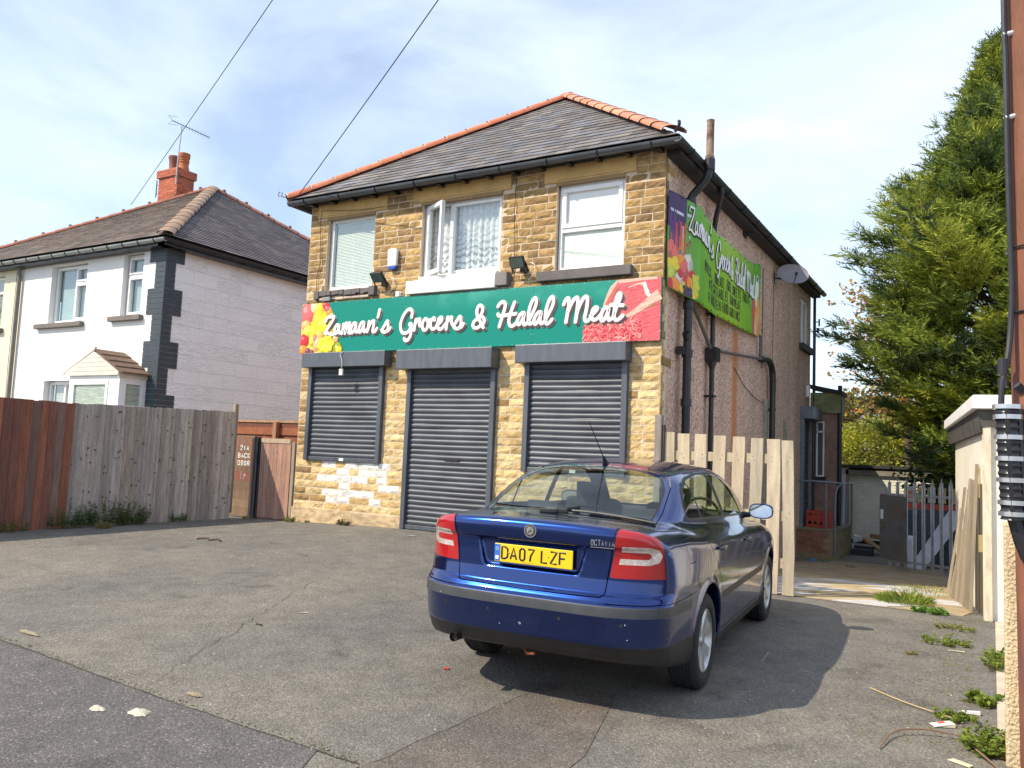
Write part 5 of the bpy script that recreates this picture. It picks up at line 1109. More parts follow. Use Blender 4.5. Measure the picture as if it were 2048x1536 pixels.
# ================================================================ neighbouring house on the left
hs = thing('neighbour_house', 'white rendered house with dark painted quoins, hipped tiled roof and red brick chimney', 'house', (-15, 5, -.1))
HX, HY, HZ = -10.75, .6, 5.12
wht = M('white_masonry_paint', (.80, .79, .76), .7, var=.03, scale=1.2, bump=.1, bscale=60)
def embossed():
    mt = bpy.data.materials.new('embossed_white_cladding'); mt.use_nodes = True; nt = mt.node_tree; L = nt.links.new; b = nt.nodes['Principled BSDF']; b.inputs['Roughness'].default_value = .75
    tc = N(nt, 'ShaderNodeTexCoord'); sx = N(nt, 'ShaderNodeSeparateXYZ'); L(tc.outputs['Object'], sx.inputs[0]); cb = N(nt, 'ShaderNodeCombineXYZ'); L(sx.outputs['Y'], cb.inputs[0]); L(sx.outputs['Z'], cb.inputs[1])
    br = N(nt, 'ShaderNodeTexBrick'); br.inputs['Scale'].default_value = 1.0; br.inputs['Brick Width'].default_value = .62; br.inputs['Row Height'].default_value = .30; br.inputs['Mortar Size'].default_value = .012; br.inputs['Mortar Smooth'].default_value = .3; L(cb.outputs[0], br.inputs['Vector'])
    br.inputs['Color1'].default_value = (.9, .9, .9, 1); br.inputs['Color2'].default_value = (.2, .2, .2, 1); br.inputs['Mortar'].default_value = (0, 0, 0, 1)
    n = N(nt, 'ShaderNodeTexNoise'); n.inputs['Scale'].default_value = 9; n.inputs['Detail'].default_value = 3; n.inputs['Distortion'].default_value = 1.6; mp = N(nt, 'ShaderNodeMapping'); mp.inputs['Scale'].default_value = (.7, 1.8, 1); L(cb.outputs[0], mp.inputs[0]); L(mp.outputs[0], n.inputs['Vector'])
    r = N(nt, 'ShaderNodeValToRGB'); r.color_ramp.elements[0].position = .42; r.color_ramp.elements[1].position = .6; L(n.outputs['Fac'], r.inputs[0])
    # every second stone carries the rough face
    bw = N(nt, 'ShaderNodeSeparateColor'); L(br.outputs['Color'], bw.inputs[0]); m = N(nt, 'ShaderNodeMath', operation='MULTIPLY'); L(r.outputs[0], m.inputs[0]); L(bw.outputs[0], m.inputs[1])
    f = N(nt, 'ShaderNodeMath', operation='SUBTRACT'); f.inputs[0].default_value = 1; L(br.outputs['Fac'], f.inputs[1]); a = N(nt, 'ShaderNodeMath', operation='MULTIPLY_ADD'); L(m.outputs[0], a.inputs[0]); a.inputs[1].default_value = 1.0; L(f.outputs[0], a.inputs[2])
    bp = N(nt, 'ShaderNodeBump'); bp.inputs['Strength'].default_value = .8; bp.inputs['Distance'].default_value = .018; L(a.outputs[0], bp.inputs['Height']); L(bp.outputs[0], b.inputs['Normal']); b.inputs['Base Color'].default_value = (.86, .85, .84, 1); return mt
HW = [(-14.78, -13.42, 3.66, 4.97), (-12.14, -11.47, 3.68, 5.02), (-14.70, -13.3, 1.0, 2.36)]
def wall_holes(x0, x1, z0, z1, holes, y0, y1):
    b = MB(); xs_ = sorted(set([x0, x1] + [v for h in holes for v in h[:2]])); zs_ = sorted(set([z0, z1] + [v for h in holes for v in h[2:]]))
    for i in range(len(xs_) - 1):
        for j in range(len(zs_) - 1):
            xm, zm = (xs_[i] + xs_[i + 1]) / 2, (zs_[j] + zs_[j + 1]) / 2
            if not any(a < xm < b_ and c < zm < d_ for a, b_, c, d_ in holes): b.box(xs_[i], xs_[i + 1], y0, y1, zs_[j], zs_[j + 1])
    return b
wall_holes(-15.95, HX, -.3, HZ, HW, HY, HY + .25).build('front_wall', wht, hs)
b = MB(); b.box(HX - .25, HX, HY + .25, 10.2, -.3, HZ); b.box(-15.95, HX - .25, 10, 10.2, -.3, HZ); b.build('gable_wall', embossed(), hs)
qd = M('slate_blue_quoin', (.035, .05, .065), .55, var=.15, bump=.3, bscale=50)
b = MB(); k = 0; z = -.1
while z < HZ - .05:
    zz = min(z + .105, HZ - .01); wd = .50 if (k // 5) % 2 else .30; b.box(HX - wd - .0, HX + .004, HY - .018, HY - .001, z + .003, zz - .003); wd2 = .42 if (k // 5) % 2 else .22
    b.box(HX + .001, HX + .02, HY - .017, HY + wd2, z + .003, zz - .003); z += .108; k += 1
b.box(HX - .5, HX, HY - .008, HY - .0005, -.1, -.05); b.build('quoin', qd, hs)
sg = M('grey_sill', (.16, .14, .13), .8, var=.15, bump=.2)
for x0, x1, z in ((-15.17, -13.38, 3.56), (-12.42, -11.35, 3.60)): b = MB(); b.box(x0, x1, HY - .1, HY + .05, z - .02, z + .085); b.build('window_sill', sg, hs, bevel=.01)
b = MB(); b.box(-15.95, HX - .5, HY - .012, HY - .001, 5.0, HZ); b.build('eaves_shade_band', M('shadow_grey_band', (.45, .45, .46), .8), hs)  # grey strip painting the shadow under the eaves onto the wall
hb = M('venetian_blue', (.42, .52, .56), .5, var=.1, scale=2, stretch=(1, 1, 30))
for (x0, x1, z0, z1), kind in zip(HW, (0, 1, 2)):
    b = MB(); y0, y1 = HY + .12, HY + .19; frame(b, x0 + .02, x1 - .02, z0 + .01, z1 - .02, y0, y1, .06)
    if kind == 0: xm = x0 + .78; b.box(xm, xm + .06, y0 - .01, y1, z0 + .07, z1 - .08); b.box(xm + .06, x1 - .08, y0 - .01, y1, z0 + .86, z0 + .93); frame(b, xm + .05, x1 - .07, z0 + .06, z0 + .87, y0 - .03, y1, .05); frame(b, xm + .05, x1 - .07, z0 + .92, z1 - .07, y0 - .03, y1, .05)
    if kind == 1: b.box(x0 + .08, x1 - .08, y0 - .01, y1, z0 + .84, z0 + .92); frame(b, x0 + .07, x1 - .07, z0 + .91, z1 - .07, y0 - .03, y1, .05); frame(b, x0 + .07, x1 - .07, z0 + .06, z0 + .85, y0 - .02, y1, .05)
    if kind == 2: b.box(x0 + .6, x0 + .66, y0, y1, z0 + .07, z1 - .07)
    wo_ = b.build('window', upvc, hs, bevel=.005)
    b = MB(); b.box(x0 + .07, x1 - .07, y0 + .03, y0 + .034, z0 + .06, z1 - .07); b.build('pane', pane, wo_)
    b = MB(); z = z0 + .08
    while z < z1 - .09: b.obox(((x0 + x1) / 2, y0 + .10, z), ((x1 - x0) / 2 - .09, 0, 0), (0, .004, .019), (0, -.001, .0005)); z += .034
    b.build('blind', hb if kind < 2 else M('venetian_white', (.6, .62, .64), .6), wo_)
    b = MB(); b.box(x0, x1, HY + .3, HY + .32, z0, z1); b.build('room_backing', dark, wo_)
# attached half: cream
ch = thing('cream_house', 'cream rendered semi attached to the white house with a leaded upstairs window', 'house', (-18.5, 5, -.1))
CH = [(-17.9, -16.75, 3.66, 4.93)]
wall_holes(-21.0, -15.95, -.3, HZ, CH, HY, HY + .25).build('front_wall', M('cream_paint', (.74, .68, .50), .75, var=.04, scale=2, bump=.1), ch)
b = MB(); frame(b, -17.88, -16.77, 3.67, 4.91, HY + .12, HY + .19, .06); b.box(-17.82, -16.83, HY + .11, HY + .19, 4.5, 4.56); wo_ = b.build('window', upvc, ch, bevel=.005)
b = MB(); b.box(-17.82, -16.83, HY + .15, HY + .155, 3.73, 4.85); b.build('pane', M('leaded_pane', (.40, .46, .44), .2, var=.2, scale=4), wo_)
b = MB()
for k in range(-12, 14): x = -17.3 + k * .09; b.beam((max(min(x - .3, -16.84), -17.8), HY + .147, 3.75), (max(min(x + .3, -16.84), -17.8), HY + .147, 4.48), .006, .004, up=(0, 1, 0)); b.beam((max(min(x + .3, -16.84), -17.8), HY + .147, 3.75), (max(min(x - .3, -16.84), -17.8), HY + .147, 4.48), .006, .004, up=(0, 1, 0))
b.build('lead_strips', soff, wo_)
b = MB(); b.box(-18.0, -16.6, HY - .1, HY + .05, 3.53, 3.63); b.build('window_sill', sg, ch, bevel=.01)
b = MB(); b.tube([(-15.98, HY - .1, 5.05), (-15.98, HY - .07, 4.8), (-15.98, HY - .07, -.1)], .045, 10); b.box(-16.06, -15.9, HY - .14, HY - .0, 5.0, 5.14); b.build('downpipe', M('grey_downpipe', (.16, .15, .14), .6, var=.2), ch, smooth=True)
b = MB(); b.tube([(-16.2, HY - .02, 5.0), (-16.22, HY - .02, 2.8), (-16.17, HY - .02, 1.2)], .006, 5); b.build('cable', blk, ch, smooth=True)
# roof of the pair
Hc = Vector((-10.5, .35, 5.2)); Ha = Vector((-15.3, 5.16, 8.26)); Hl = -20.6
run2, rise2 = Ha.y - .35, Ha.z - 5.2; s2l = math.hypot(run2, rise2)
pal2 = [(.21, .165, .145), (.185, .148, .133), (.23, .18, .155), (.17, .14, .128), (.205, .17, .15)]
rf2 = MB(); slate_plane(rf2, (Hl, .35, 5.2), (1, 0, 0), (0, run2 / s2l, rise2 / s2l), [(0, 0), (Hc.x - Hl, 0), (Ha.x - Hl, s2l)], .125, .21, pal2, th=.012, jit=.002)
pal3 = [(.13, .112, .115), (.115, .10, .105), (.15, .13, .13), (.105, .095, .10)]
sr2 = Hc.x - Ha.x; s3 = math.hypot(sr2, rise2); slate_plane(rf2, (Hc.x, .35, 5.2), (0, 1, 0), (-sr2 / s3, 0, rise2 / s3), [(0, 0), (9.62, 0), (run2, s3)], .125, .21, pal3, th=.012, jit=.002)
slate_plane(rf2, (Hl, 9.97, 5.2), (0, -1, 0), ((Ha.x - Hl) / math.hypot(Ha.x - Hl, rise2), 0, rise2 / math.hypot(Ha.x - Hl, rise2)), [(0, 0), (9.62, 0), (run2, math.hypot(Ha.x - Hl, rise2))], .3, .5, pal2)
r2o = rf2.build('roof', M('weathered_tile', rough=.8, tint=True, var=.25, scale=1.5, bump=.2, bscale=40, var2=.1), hs)
b = MB(); b.add([(Hl, .35, 5.17), (Hc.x, .35, 5.17), (Ha.x, Ha.y, Ha.z - .04), (Hc.x, 9.97, 5.17), (Hl, 9.97, 5.17)], [(0, 1, 2), (1, 3, 2), (3, 4, 2), (4, 0, 2)]); b.build('roof_underlay', soff, r2o)
b = MB(); hip_tiles(b, (Hl, .35, 5.22), Ha + Vector((0, 0, .02)), 22, .085, [(.34, .12, .07), (.3, .11, .07)], None, step=.02); hip_tiles(b, (Hc.x, 9.97, 5.22), Ha + Vector((0, 0, .02)), 20, .09, [(.33, .14, .10), (.28, .12, .09)], None, step=.02); hip_tiles(b, Hc + Vector((0, 0, .03)), Ha + Vector((0, 0, .03)), 15, .15, [(.30, .19, .12), (.25, .16, .11), (.29, .2, .14)], (.48, .38, .26), step=.02, hgt=.42); b.build('hip_tile', tile, r2o, smooth=True)
b = MB(); b.tube([Vector((Hl, .35, 5.22)).lerp(Ha, .0), Vector((Hl, .35, 5.22)).lerp(Ha, .001)], .01, 4)
for k in range(1, 22, 2): b.sphere(Vector((Hl, .35, 5.30)).lerp(Ha + Vector((0, 0, .12)), k / 22), .05, 7, 5); b.sphere(Vector((Hc.x, 9.97, 5.31)).lerp(Ha + Vector((0, 0, .12)), k / 22), .05, 7, 5)
kn = b.build('hip_knob', M('dark_clay', (.16, .07, .05), .8), r2o, smooth=True)
b = MB(); gutter(b, (Hl, .33, 5.14), (Hc.x + .05, .33, 5.14), .065); b.build('gutter', M('silver_gutter', (.30, .33, .33), .5, var=.15), hs, smooth=True)
b = MB(); gutter(b, (Hc.x, .3, 5.14), (Hc.x, 10.2, 5.14), .07); b.build('gutter', blk, hs, smooth=True)
gut_brackets((Hl, .33, 5.14), (Hc.x, .33, 5.14), 20, hs, .073); gut_brackets((Hc.x, .33, 5.14), (Hc.x, 10, 5.14), 12, hs, .078)
b = MB(); b.box(Hl, Hc.x - .04, .38, HY + .0, 5.02, 5.17); b.box(HX + .001, Hc.x - .03, .38, 10, 5.02, 5.165); b.build('fascia', blk, hs)
# chimney
cm_ = MB(); rb_ = random.Random(4)
def brick_box(mb, x0, x1, y0, y1, z0, z1, cols, bl=.215, bh=.072):
    mb.box(x0 + .006, x1 - .006, y0 + .006, y1 - .006, z0, z1, (.32, .24, .2)); r = 0; z = z0
    while z < z1 - .01:
        zt_ = min(z + bh, z1); x = x0 - (bl / 2 if r % 2 else 0)
        while x < x1:
            a, b_ = max(x, x0), min(x + bl, x1)
            if b_ - a > .03: mb.box(a + .004, b_ - .004, y0, y1, z + .004, zt_ - .004, vc(rb_.choice(cols), .8, 1.15, rb_))
            x += bl
        y = y0 - (0 if r % 2 else bl / 2)
        while y < y1:
            a, b_ = max(y, y0), min(y + bl, y1)
            if b_ - a > .03: mb.box(x0 + .001, x1 - .001 + .002, a + .004, b_ - .004, z + .005, zt_ - .005, vc(rb_.choice(cols), .8, 1.15, rb_))
            y += bl
        z += bh; r += 1
redb = [(.42, .11, .055), (.36, .095, .05), (.46, .13, .065)]
brick_box(cm_, -16.80, -15.98, 4.5, 5.05, 7.3, 8.55, redb); brick_box(cm_, -16.85, -15.93, 4.45, 5.10, 8.55, 8.77, redb)
co = cm_.build('chimney', M('red_brick', rough=.85, tint=True, var=.15, bump=.3, bscale=60), r2o)
for x, c, nm in ((-16.55, (.22, .09, .07), 0), (-16.12, (.42, .13, .05), 1)):
    b = MB(); y = 4.77; prof = [(.125, 8.77), (.14, 8.8), (.13, 8.9), (.135, 9.15), (.155, 9.2), (.15, 9.26)] if nm == 0 else [(.16, 8.77), (.15, 8.86), (.135, 8.9), (.135, 9.0), (.15, 9.02), (.135, 9.05), (.15, 9.08), (.135, 9.11), (.16, 9.15), (.16, 9.27)]
    b.tube([(x - (.04 * (z - 8.77) if nm == 0 else 0), y, z) for r, z in prof], [r for r, z in prof], 16); b.build('chimney_pot', M('pot_clay', c, .8, var=.3, scale=5) if nm == 0 else M('pot_orange', c, .8, var=.2, scale=5), co, smooth=True)
b = MB(); mp_ = (-15.93, 4.42); b.tube([(mp_[0], mp_[1], 8.25), (mp_[0] + .01, mp_[1], 8.9), (mp_[0] + .08, mp_[1], 9.9)], .016, 8)
for z in (8.35, 8.5): b.tube([(mp_[0] - .1, mp_[1] + .05, z), (mp_[0] + .05, mp_[1] - .01, z)], .012, 6)
ae = thing('tv_aerial', 'thin television aerial on a mast strapped to the red brick chimney', 'aerial', (-15.93, 4.42, 8.25)); b.build('mast', M('galvanised', (.4, .4, .42), .5, metal=.5), ae, smooth=True)
b = MB(); a0, a1 = Vector((-16.0, 4.2, 10.02)), Vector((-15.4, 5.0, 9.72)); b.tube([a0, a1], .012, 6)
for k in range(14): p = a0.lerp(a1, k / 13); b.tube([p + Vector((.0, .0, .07)), p - Vector((0, 0, .07))], .004, 4)
for s in (1, -1): b.tube([a0 + Vector((.02, 0, 0)), a0 + Vector((-.05, -.08, .12 * s))], .005, 4); b.tube([a0 + Vector((-.05, -.08, .12 * s)), a0 + Vector((.1, .1, .12 * s))], .005, 4)
b.build('yagi_array', M('dark_aluminium', (.15, .15, .16), .5, metal=.5), ae)
b = MB()
for z in (8.15, 8.4): b.tube([(-16.82, 4.6, z), (-16.95, 4.55, z)], .008, 5)
b.tube([(-16.95, 4.55, 8.05), (-16.95, 4.55, 8.55)], .016, 6); b.tube([(-16.80, 4.52, 8.3), (-16.68, 4.5, 8.2)], .008, 5); b.build('chimney_bracket', blk, co)
# porch
pc = thing('porch', 'white upvc porch bay with small gabled brown tiled roof on the white house', 'porch', (-11.9, .3, -.1))
b = MB(); px0, px1, py0 = -12.72, -11.05, .0
b.box(px0, px1, py0, HY - .001, -.1, 1.15); b.box(px0, px0 + .07, py0, py0 + .07, 1.15, 2.38); b.box(px1 - .07, px1, py0, py0 + .07, 1.15, 2.38); b.box(px1 - .07, px1, HY - .07, HY - .001, 1.15, 2.38); b.box(px0 + .07, px1 - .07, py0, py0 + .07, 2.28, 2.38); b.box(px1 - .07, px1, py0 + .07, HY - .07, 2.28, 2.38)
frame(b, px0 + .12, px1 - .35, 1.6, 2.27, py0 - .015, py0 + .05, .07); b.box(px1 - .35, px1 - .07, py0, py0 + .06, 1.15, 2.28); b.box(px0 + .07, px1 - .35, py0, py0 + .06, 1.15, 1.6); b.box(px0 + .07, px0 + .12, py0, py0 + .06, 1.6, 2.28)
b.box(px1 - .06, px1 + .01, py0 + .07, HY - .07, 1.15, 1.2); b.box(px1 - .06, px1 + .012, py0 + .07, py0 + .14, 1.2, 2.28); b.box(px1 - .06, px1 + .012, HY - .14, HY - .07, 1.2, 2.28); b.box(px1 - .06, px1 + .012, py0 + .14, HY - .14, 1.72, 1.80); b.box(px1 - .06, px1 + .012, py0 + .14, HY - .14, 2.22, 2.28)
b.build('porch_frame', upvc, pc)
b = MB(); b.box(px0 + .19, px1 - .42, py0 + .02, py0 + .03, 1.67, 2.2); b.box(px1 - .02, px1 - .015, py0 + .14, HY - .14, 1.2, 2.22); b.build('porch_pane', M('reeded_glass', (.34, .40, .34), .2, var=.3, scale=5, stretch=(1, 1, 8)), pc)
b = MB(); ap = (-11.88, 2.86); b.prism([(px0 - .1, py0 - .06, 2.38), (px1 + .02, py0 - .06, 2.38), (px1 + .02, py0 - .06, 2.44), (ap[0], py0 - .06, ap[1]), (px0 - .1, py0 - .06, 2.44)], (0, .06, 0)); b.box(px1 + .0, px1 + .03, py0 - .04, HY, 2.34, 2.42)
gpo = b.build('gable_board', M('stained_upvc', (.66, .62, .54), .5, var=.12, scale=5), pc); b = MB()
for k in range(4): z = 2.46 + k * .09; t = (ap[1] - z) / .44; b.box(ap[0] - .85 * t, ap[0] + .80 * t, py0 - .063, py0 - .06, z, z + .006)
b.build('board_joint', M('joint_brown', (.4, .33, .25), .8), gpo)
b = MB(); el = Vector((px1 + .12, 0, 2.40)) - Vector((ap[0], 0, ap[1] + .03)); 
for k in range(4):
    a = Vector((ap[0], 0, ap[1] + .03)) + el * (k / 4); c = Vector((ap[0], 0, ap[1] + .03)) + el * ((k + 1) / 4 + .02); b.hexa([(a.x, py0 - .05, a.z + .0), (c.x, py0 - .05, c.z + .02), (c.x, HY, c.z + .02), (a.x, HY, a.z), (a.x, py0 - .05, a.z + .03), (c.x, py0 - .05, c.z + .055), (c.x, HY, c.z + .055), (a.x, HY, a.z + .03)], (.15, .095, .065))
b.hexa([(px0 - .15, py0 - .05, 2.40), (ap[0], py0 - .05, ap[1]), (ap[0], HY, ap[1]), (px0 - .15, HY, 2.40), (px0 - .15, py0 - .05, 2.44), (ap[0], py0 - .05, ap[1] + .04), (ap[0], HY, ap[1] + .04), (px0 - .15, HY, 2.44)], (.15, .095, .065))
b.tube([(ap[0], py0 - .02, ap[1] + .04), (ap[0], py0 - .02, ap[1] + .1)], .015, 6, (.1, .08, .07)); b.build('porch_roof', M('brown_porch_tile', rough=.8, tint=True, var=.2, scale=8), pc)
# ================================================================ fences on the left
P0, P1 = Vector((-7.76, -3.87, 0)), Vector((-7.27, -.38, 0)); dF = (P1 - P0).normalized(); nF = Vector((dF.y, -dF.x, 0))
wood = M('fence_wood', rough=.85, tint=True, var=.22, scale=3, stretch=(9, 9, 1), bump=.35, bscale=22, var2=.2, scale2=18)
def board_fence(name, lab, s0, s1, bw, cols, z1a, z1b, jit, lean):
    t = thing(name, lab, 'fence', tuple(P0 + dF * s0 + Vector((0, 0, -.1)))); b = MB(); s = s0; k = 0
    while s < s1:
        w_ = bw * rnd.uniform(.85, 1.15); z1 = z1a + (z1b - z1a) * (s - s0) / (s1 - s0) + rnd.uniform(-jit, jit); p = P0 + dF * s; q = P0 + dF * (s + w_ * 1.12); zb = gz(p.x, p.y) - .03
        o0, o1 = rnd.uniform(.012, .02), rnd.uniform(-.008, .002); ln = rnd.uniform(-lean, lean); c = rnd.choice(cols); f = rnd.uniform(.8, 1.2); c = (c[0] * f, c[1] * f, c[2] * f)
        A, B_ = p + nF * o1, q + nF * o0; A2, B2 = A - nF * .012, B_ - nF * .02; up = Vector((dF.x * ln, dF.y * ln, 0))
        b.hexa([(A.x, A.y, zb), (B_.x, B_.y, zb), (B2.x, B2.y, zb), (A2.x, A2.y, zb)] + [tuple(v + up + Vector((0, 0, z1))) for v in (A, B_, B2, A2)], c); s += w_; k += 1
    b.build('boards', wood, t)
    for zr_ in (.3, 1.35):
        r = MB(); a, c = P0 + dF * s0 - nF * .05 + Vector((0, 0, zr_)), P0 + dF * s1 - nF * .05 + Vector((0, 0, zr_)); r.beam(a, c, .05, .08, col=(.2, .14, .1)); r.build('rail', wood, t)
    n_ = max(2, int((s1 - s0) / 1.8) + 1)
    for k in range(n_): p = P0 + dF * (s0 + (s1 - s0) * (k + .0) / (n_ - 1)) - nF * .1; r = MB(); r.box(p.x - .04, p.x + .04, p.y - .04, p.y + .04, -.2, 1.6); r.build('post', wood, t)
    return t
for q_ in r'': pass
board_fence('timber_fence', 'dark red brown fence of wide weathered boards at the left edge', -5.0, .90, .115, [(.25, .085, .05), (.18, .07, .048), (.28, .095, .05), (.17, .10, .078), (.20, .10, .07), (.23, .08, .045)], 1.62, 1.62, .012, .012)
gf = board_fence('timber_fence', 'silver grey weathered fence of narrow boards behind the green weeds', .93, (P1 - P0).length, .074, [(.37, .30, .25), (.33, .27, .23), (.41, .34, .28), (.30, .24, .195), (.35, .30, .27)], 1.62, 1.67, .008, .004)
kn_ = MB()
for k in range(95): s = rnd.uniform(.95, 3.5); p = P0 + dF * s + nF * .0205; z = rnd.uniform(0, 1.55); kn_.obox((p.x, p.y, z), dF * rnd.uniform(.006, .013), nF * .002, (0, 0, rnd.uniform(.006, .014)), (.09, .065, .05))
k_ = kn_.build('knots', wood, gf); k_['kind'] = 'stuff'
b = MB(); b.box(-7.36, -7.29, -.36, -.29, .0, 1.80, (.30, .24, .16)); tag(b.build('fence_post', wood, bevel=.006), 'pale square fence post standing proud at the right end of the grey fence', 'post')
# numbered panel, post and gate
pn = thing('board_screen', 'short horizontal board panel with hand painted 21A back door lettering', 'panel', (-7.4, 0, -.1)); b = MB(); z = -.08; k = 0
cl_ = [(.22, .11, .07), (.19, .10, .06), (.20, .11, .07), (.17, .095, .06), (.20, .075, .055), (.16, .10, .06), (.19, .12, .07), (.21, .14, .08), (.18, .12, .07)]
while z < 1.2: b.box(-7.66, -7.15, -.03, -.0, z + .003, z + .147, cl_[min(8, 8 - k)]); z += .15; k += 1
b.box(-7.66, -7.13, -.035, .005, 1.27, 1.285, (.3, .2, .14)); b.box(-7.19, -7.14, -.045, .01, -.08, 1.25, (.25, .15, .10)); b.build('boards', wood, pn)
b = MB(); wf = lambda x, y: (x, -.034, y)
for t_, z in (('21A', 1.04), ('BACK', .91), ('DOOR', .78)): write(b, t_, wf, -7.52 + (.04 if t_ == '21A' else 0), z, .05, .075, .028, .0085, flat=(0, 1, 0), jit=.003)
b.build('painted_lettering', M('chalky_white', (.72, .70, .66), .9, var=.25, scale=30), pn); b = MB(); b.tube([wf(-7.42, .68), wf(-7.42, .56), wf(-7.34, .56), wf(-7.34, .63)], .005, 5); b.tube([wf(-7.37, .60), wf(-7.34, .65), wf(-7.31, .60)], .005, 5); b.build('painted_arrow', M('chalky_white', (.72, .70, .66), .9, var=.25, scale=30), pn)
b = MB(); b.box(-7.12, -7.04, -.06, .03, -.12, 1.27); b.box(-7.04, -7.01, -.03, .0, -.1, 1.2); tag(b.build('gate_post', M('black_gate_post', (.012, .013, .02), .5), bevel=.006), 'black painted gate post between the lettered panel and the faded red gate', 'post')
gt = thing('wooden_gate', 'faded red brown boarded gate next to the shop corner', 'gate', (-6.65, 0, -.1)); b = MB(); x = -6.99
for k in range(7): b.box(x + .002, x + .098, -.03, -.012, -.07 + rnd.uniform(0, .02), 1.18, vc((.34, .19, .14), .85, 1.15, rnd)); x += .1
b.box(-6.99, -6.29, -.012, .01, -.05, 1.17, (.2, .1, .08)); b.build('boards', wood, gt); b = MB(); b.box(-6.98, -6.31, -.04, -.008, 1.18, 1.255, (.42, .31, .22)); b.build('top_rail', wood, gt)
b = MB(); wf = lambda x, y: (x, -.033, y); write(b, '21A', wf, -6.82, .93, .06, .13, .03, .005, flat=(0, 1, 0), jit=.003); b.build('painted_number', M('faded_white', (.48, .36, .32), .9), gt)
b = MB(); b.box(-6.27, -6.21, -.03, .02, -.07, 1.2, (.3, .24, .18)); tag(b.build('gate_jamb', wood, bevel=.004), 'thin pale upright batten between the faded gate and the stone shop wall', 'post')
bf = thing('timber_fence', 'orange brown panel fence behind the faded gate', 'fence', (-6.9, .8, -.1)); b = MB(); x = -8.6
while x < -6.2: b.box(x, x + .1, .82, .84, -.1, 1.45, vc((.26, .085, .04), .8, 1.2, rnd)); x += .098
b.build('boards', wood, bf); b = MB(); b.box(-8.6, -6.2, .79, .82, 1.33, 1.46, (.28, .09, .04)); b.box(-8.6, -6.2, .78, .86, 1.55, 1.59, (.36, .22, .12)); b.box(-8.6, -6.2, .80, .83, 1.46, 1.55, (.15, .05, .03)); b.build('rail', wood, bf)
b = MB(); b.box(-7.53, -7.44, .70, .78, -.1, 1.56, (.3, .15, .09)); b.build('post', wood, bf)
# ================================================================ passage fence
pf = thing('picket_fence', 'pale wooden fence of wide spaced upright planks across the passage', 'fence', (.9, -.04, -.3))
PL = [(.097, .226, 1.51), (.275, .422, 1.496), (.491, .639, 1.495), (.719, .864, 1.482), (.938, 1.082, 1.475), (1.147, 1.285, 1.463), (1.331, 1.483, 1.456), (1.511, 1.639, 1.444)]
plk = M('raw_plank', rough=.8, tint=True, var=.2, scale=2.2, stretch=(10, 10, 1), bump=.25, bscale=25, var2=.12, scale2=30)
for k, (x0, x1, z1) in enumerate(PL):
    b = MB(); f = rnd.uniform(.9, 1.1); c = rnd.choice([(.44, .36, .25), (.40, .34, .25), (.47, .39, .28)]); zb = -.30 if k > 5 else -.16; l = rnd.uniform(-.012, .012)
    n_ = 9; vs = []
    for j in range(n_):
        t = j / (n_ - 1); z = zb + (z1 - zb) * t; o = l * (1 - t) * 2 + (.012 * math.sin(t * 3 + k)); e0_, e1_ = rnd.uniform(-.003, .003), rnd.uniform(-.003, .003); y = -.062 + rnd.uniform(-.001, .001)
        vs += [(x0 + o + e0_, y, z), (x1 + o + e1_, y, z), (x1 + o + e1_, y + .022, z), (x0 + o + e0_, y + .022, z)]
    fs = [(j * 4 + a, j * 4 + (a + 1) % 4, (j + 1) * 4 + (a + 1) % 4, (j + 1) * 4 + a) for j in range(n_ - 1) for a in range(4)] + [(3, 2, 1, 0), tuple(4 * (n_ - 1) + a for a in range(4))]
    b.add(vs, fs, tuple(q * f for q in c)); po = b.build('plank', plk, pf, bevel=.003)
    b = MB()
    for z in (1.25, 1.2, .62, .56, .06): b.sphere(((x0 + x1) / 2 + rnd.uniform(-.04, .04), -.0635, z), .005, 6, 4)
    b.build('nail', M('dark_nail', (.05, .04, .03), .6), po)
for z in (1.23, .58, .05): b = MB(); b.box(.08, 1.62, -.038, -.003, z - .055, z + .055, (.42, .35, .24)); b.build('rail', plk, pf)
b = MB(); b.box(-.012, .075, -.125, -.035, -.3, 1.72, (.26, .22, .19)); b.box(.085, .1, -.1, -.02, -.3, 1.6, (.10, .08, .07)); tag(b.build('fence_post', wood, bevel=.005), 'tall grey weathered post against the right corner of the shop', 'post')
# ================================================================ pipes and fittings on the side wall
def pipe(mb, pts, r, n=12): mb.tube(smooth_pts(pts, 5), r, n)
cast = M('cast_iron_black', (.016, .016, .018), .38, var=.5, scale=7, bump=.15, bscale=30)
b = MB(); b.tube([(.12, .66, -.4), (.12, .66, 4.62)], .055, 14); pipe(b, [(.12, .66, 4.6), (.14, .66, 4.72), (.3, .68, 4.9), (.36, .69, 5.08)], .055)
for z in (-.1, 1.9, 2.55, 3.2, 4.45, 4.6): b.tube([(.12, .66, z - .02), (.12, .66, z + .08)], .073, 14)
b.tube([(.12, .66, 2.75), (.12, .58, 2.85)], .05, 10); b.box(.02, .14, .5, .6, 4.44, 4.56); b.box(.02, .12, .5, .6, 2.56, 2.66); b.tube([(.36, .69, 5.05), (.36, .69, 5.2)], .072, 14)
sp_ = b.build('soil_pipe', cast, shop, smooth=True)
b = MB(); b.tube([(.36, .69, 5.18), (.36, .69, 5.24), (.36, .69, 5.25), (.362, .69, 5.72), (.362, .69, 5.74)], [.062, .062, .052, .05, .056], 14); b.build('vent_pipe', M('rusty_peeling', (.28, .20, .15), .85, var=.35, scale=9, bump=.4, bscale=35, col2=(.14, .07, .04)), sp_, smooth=True)
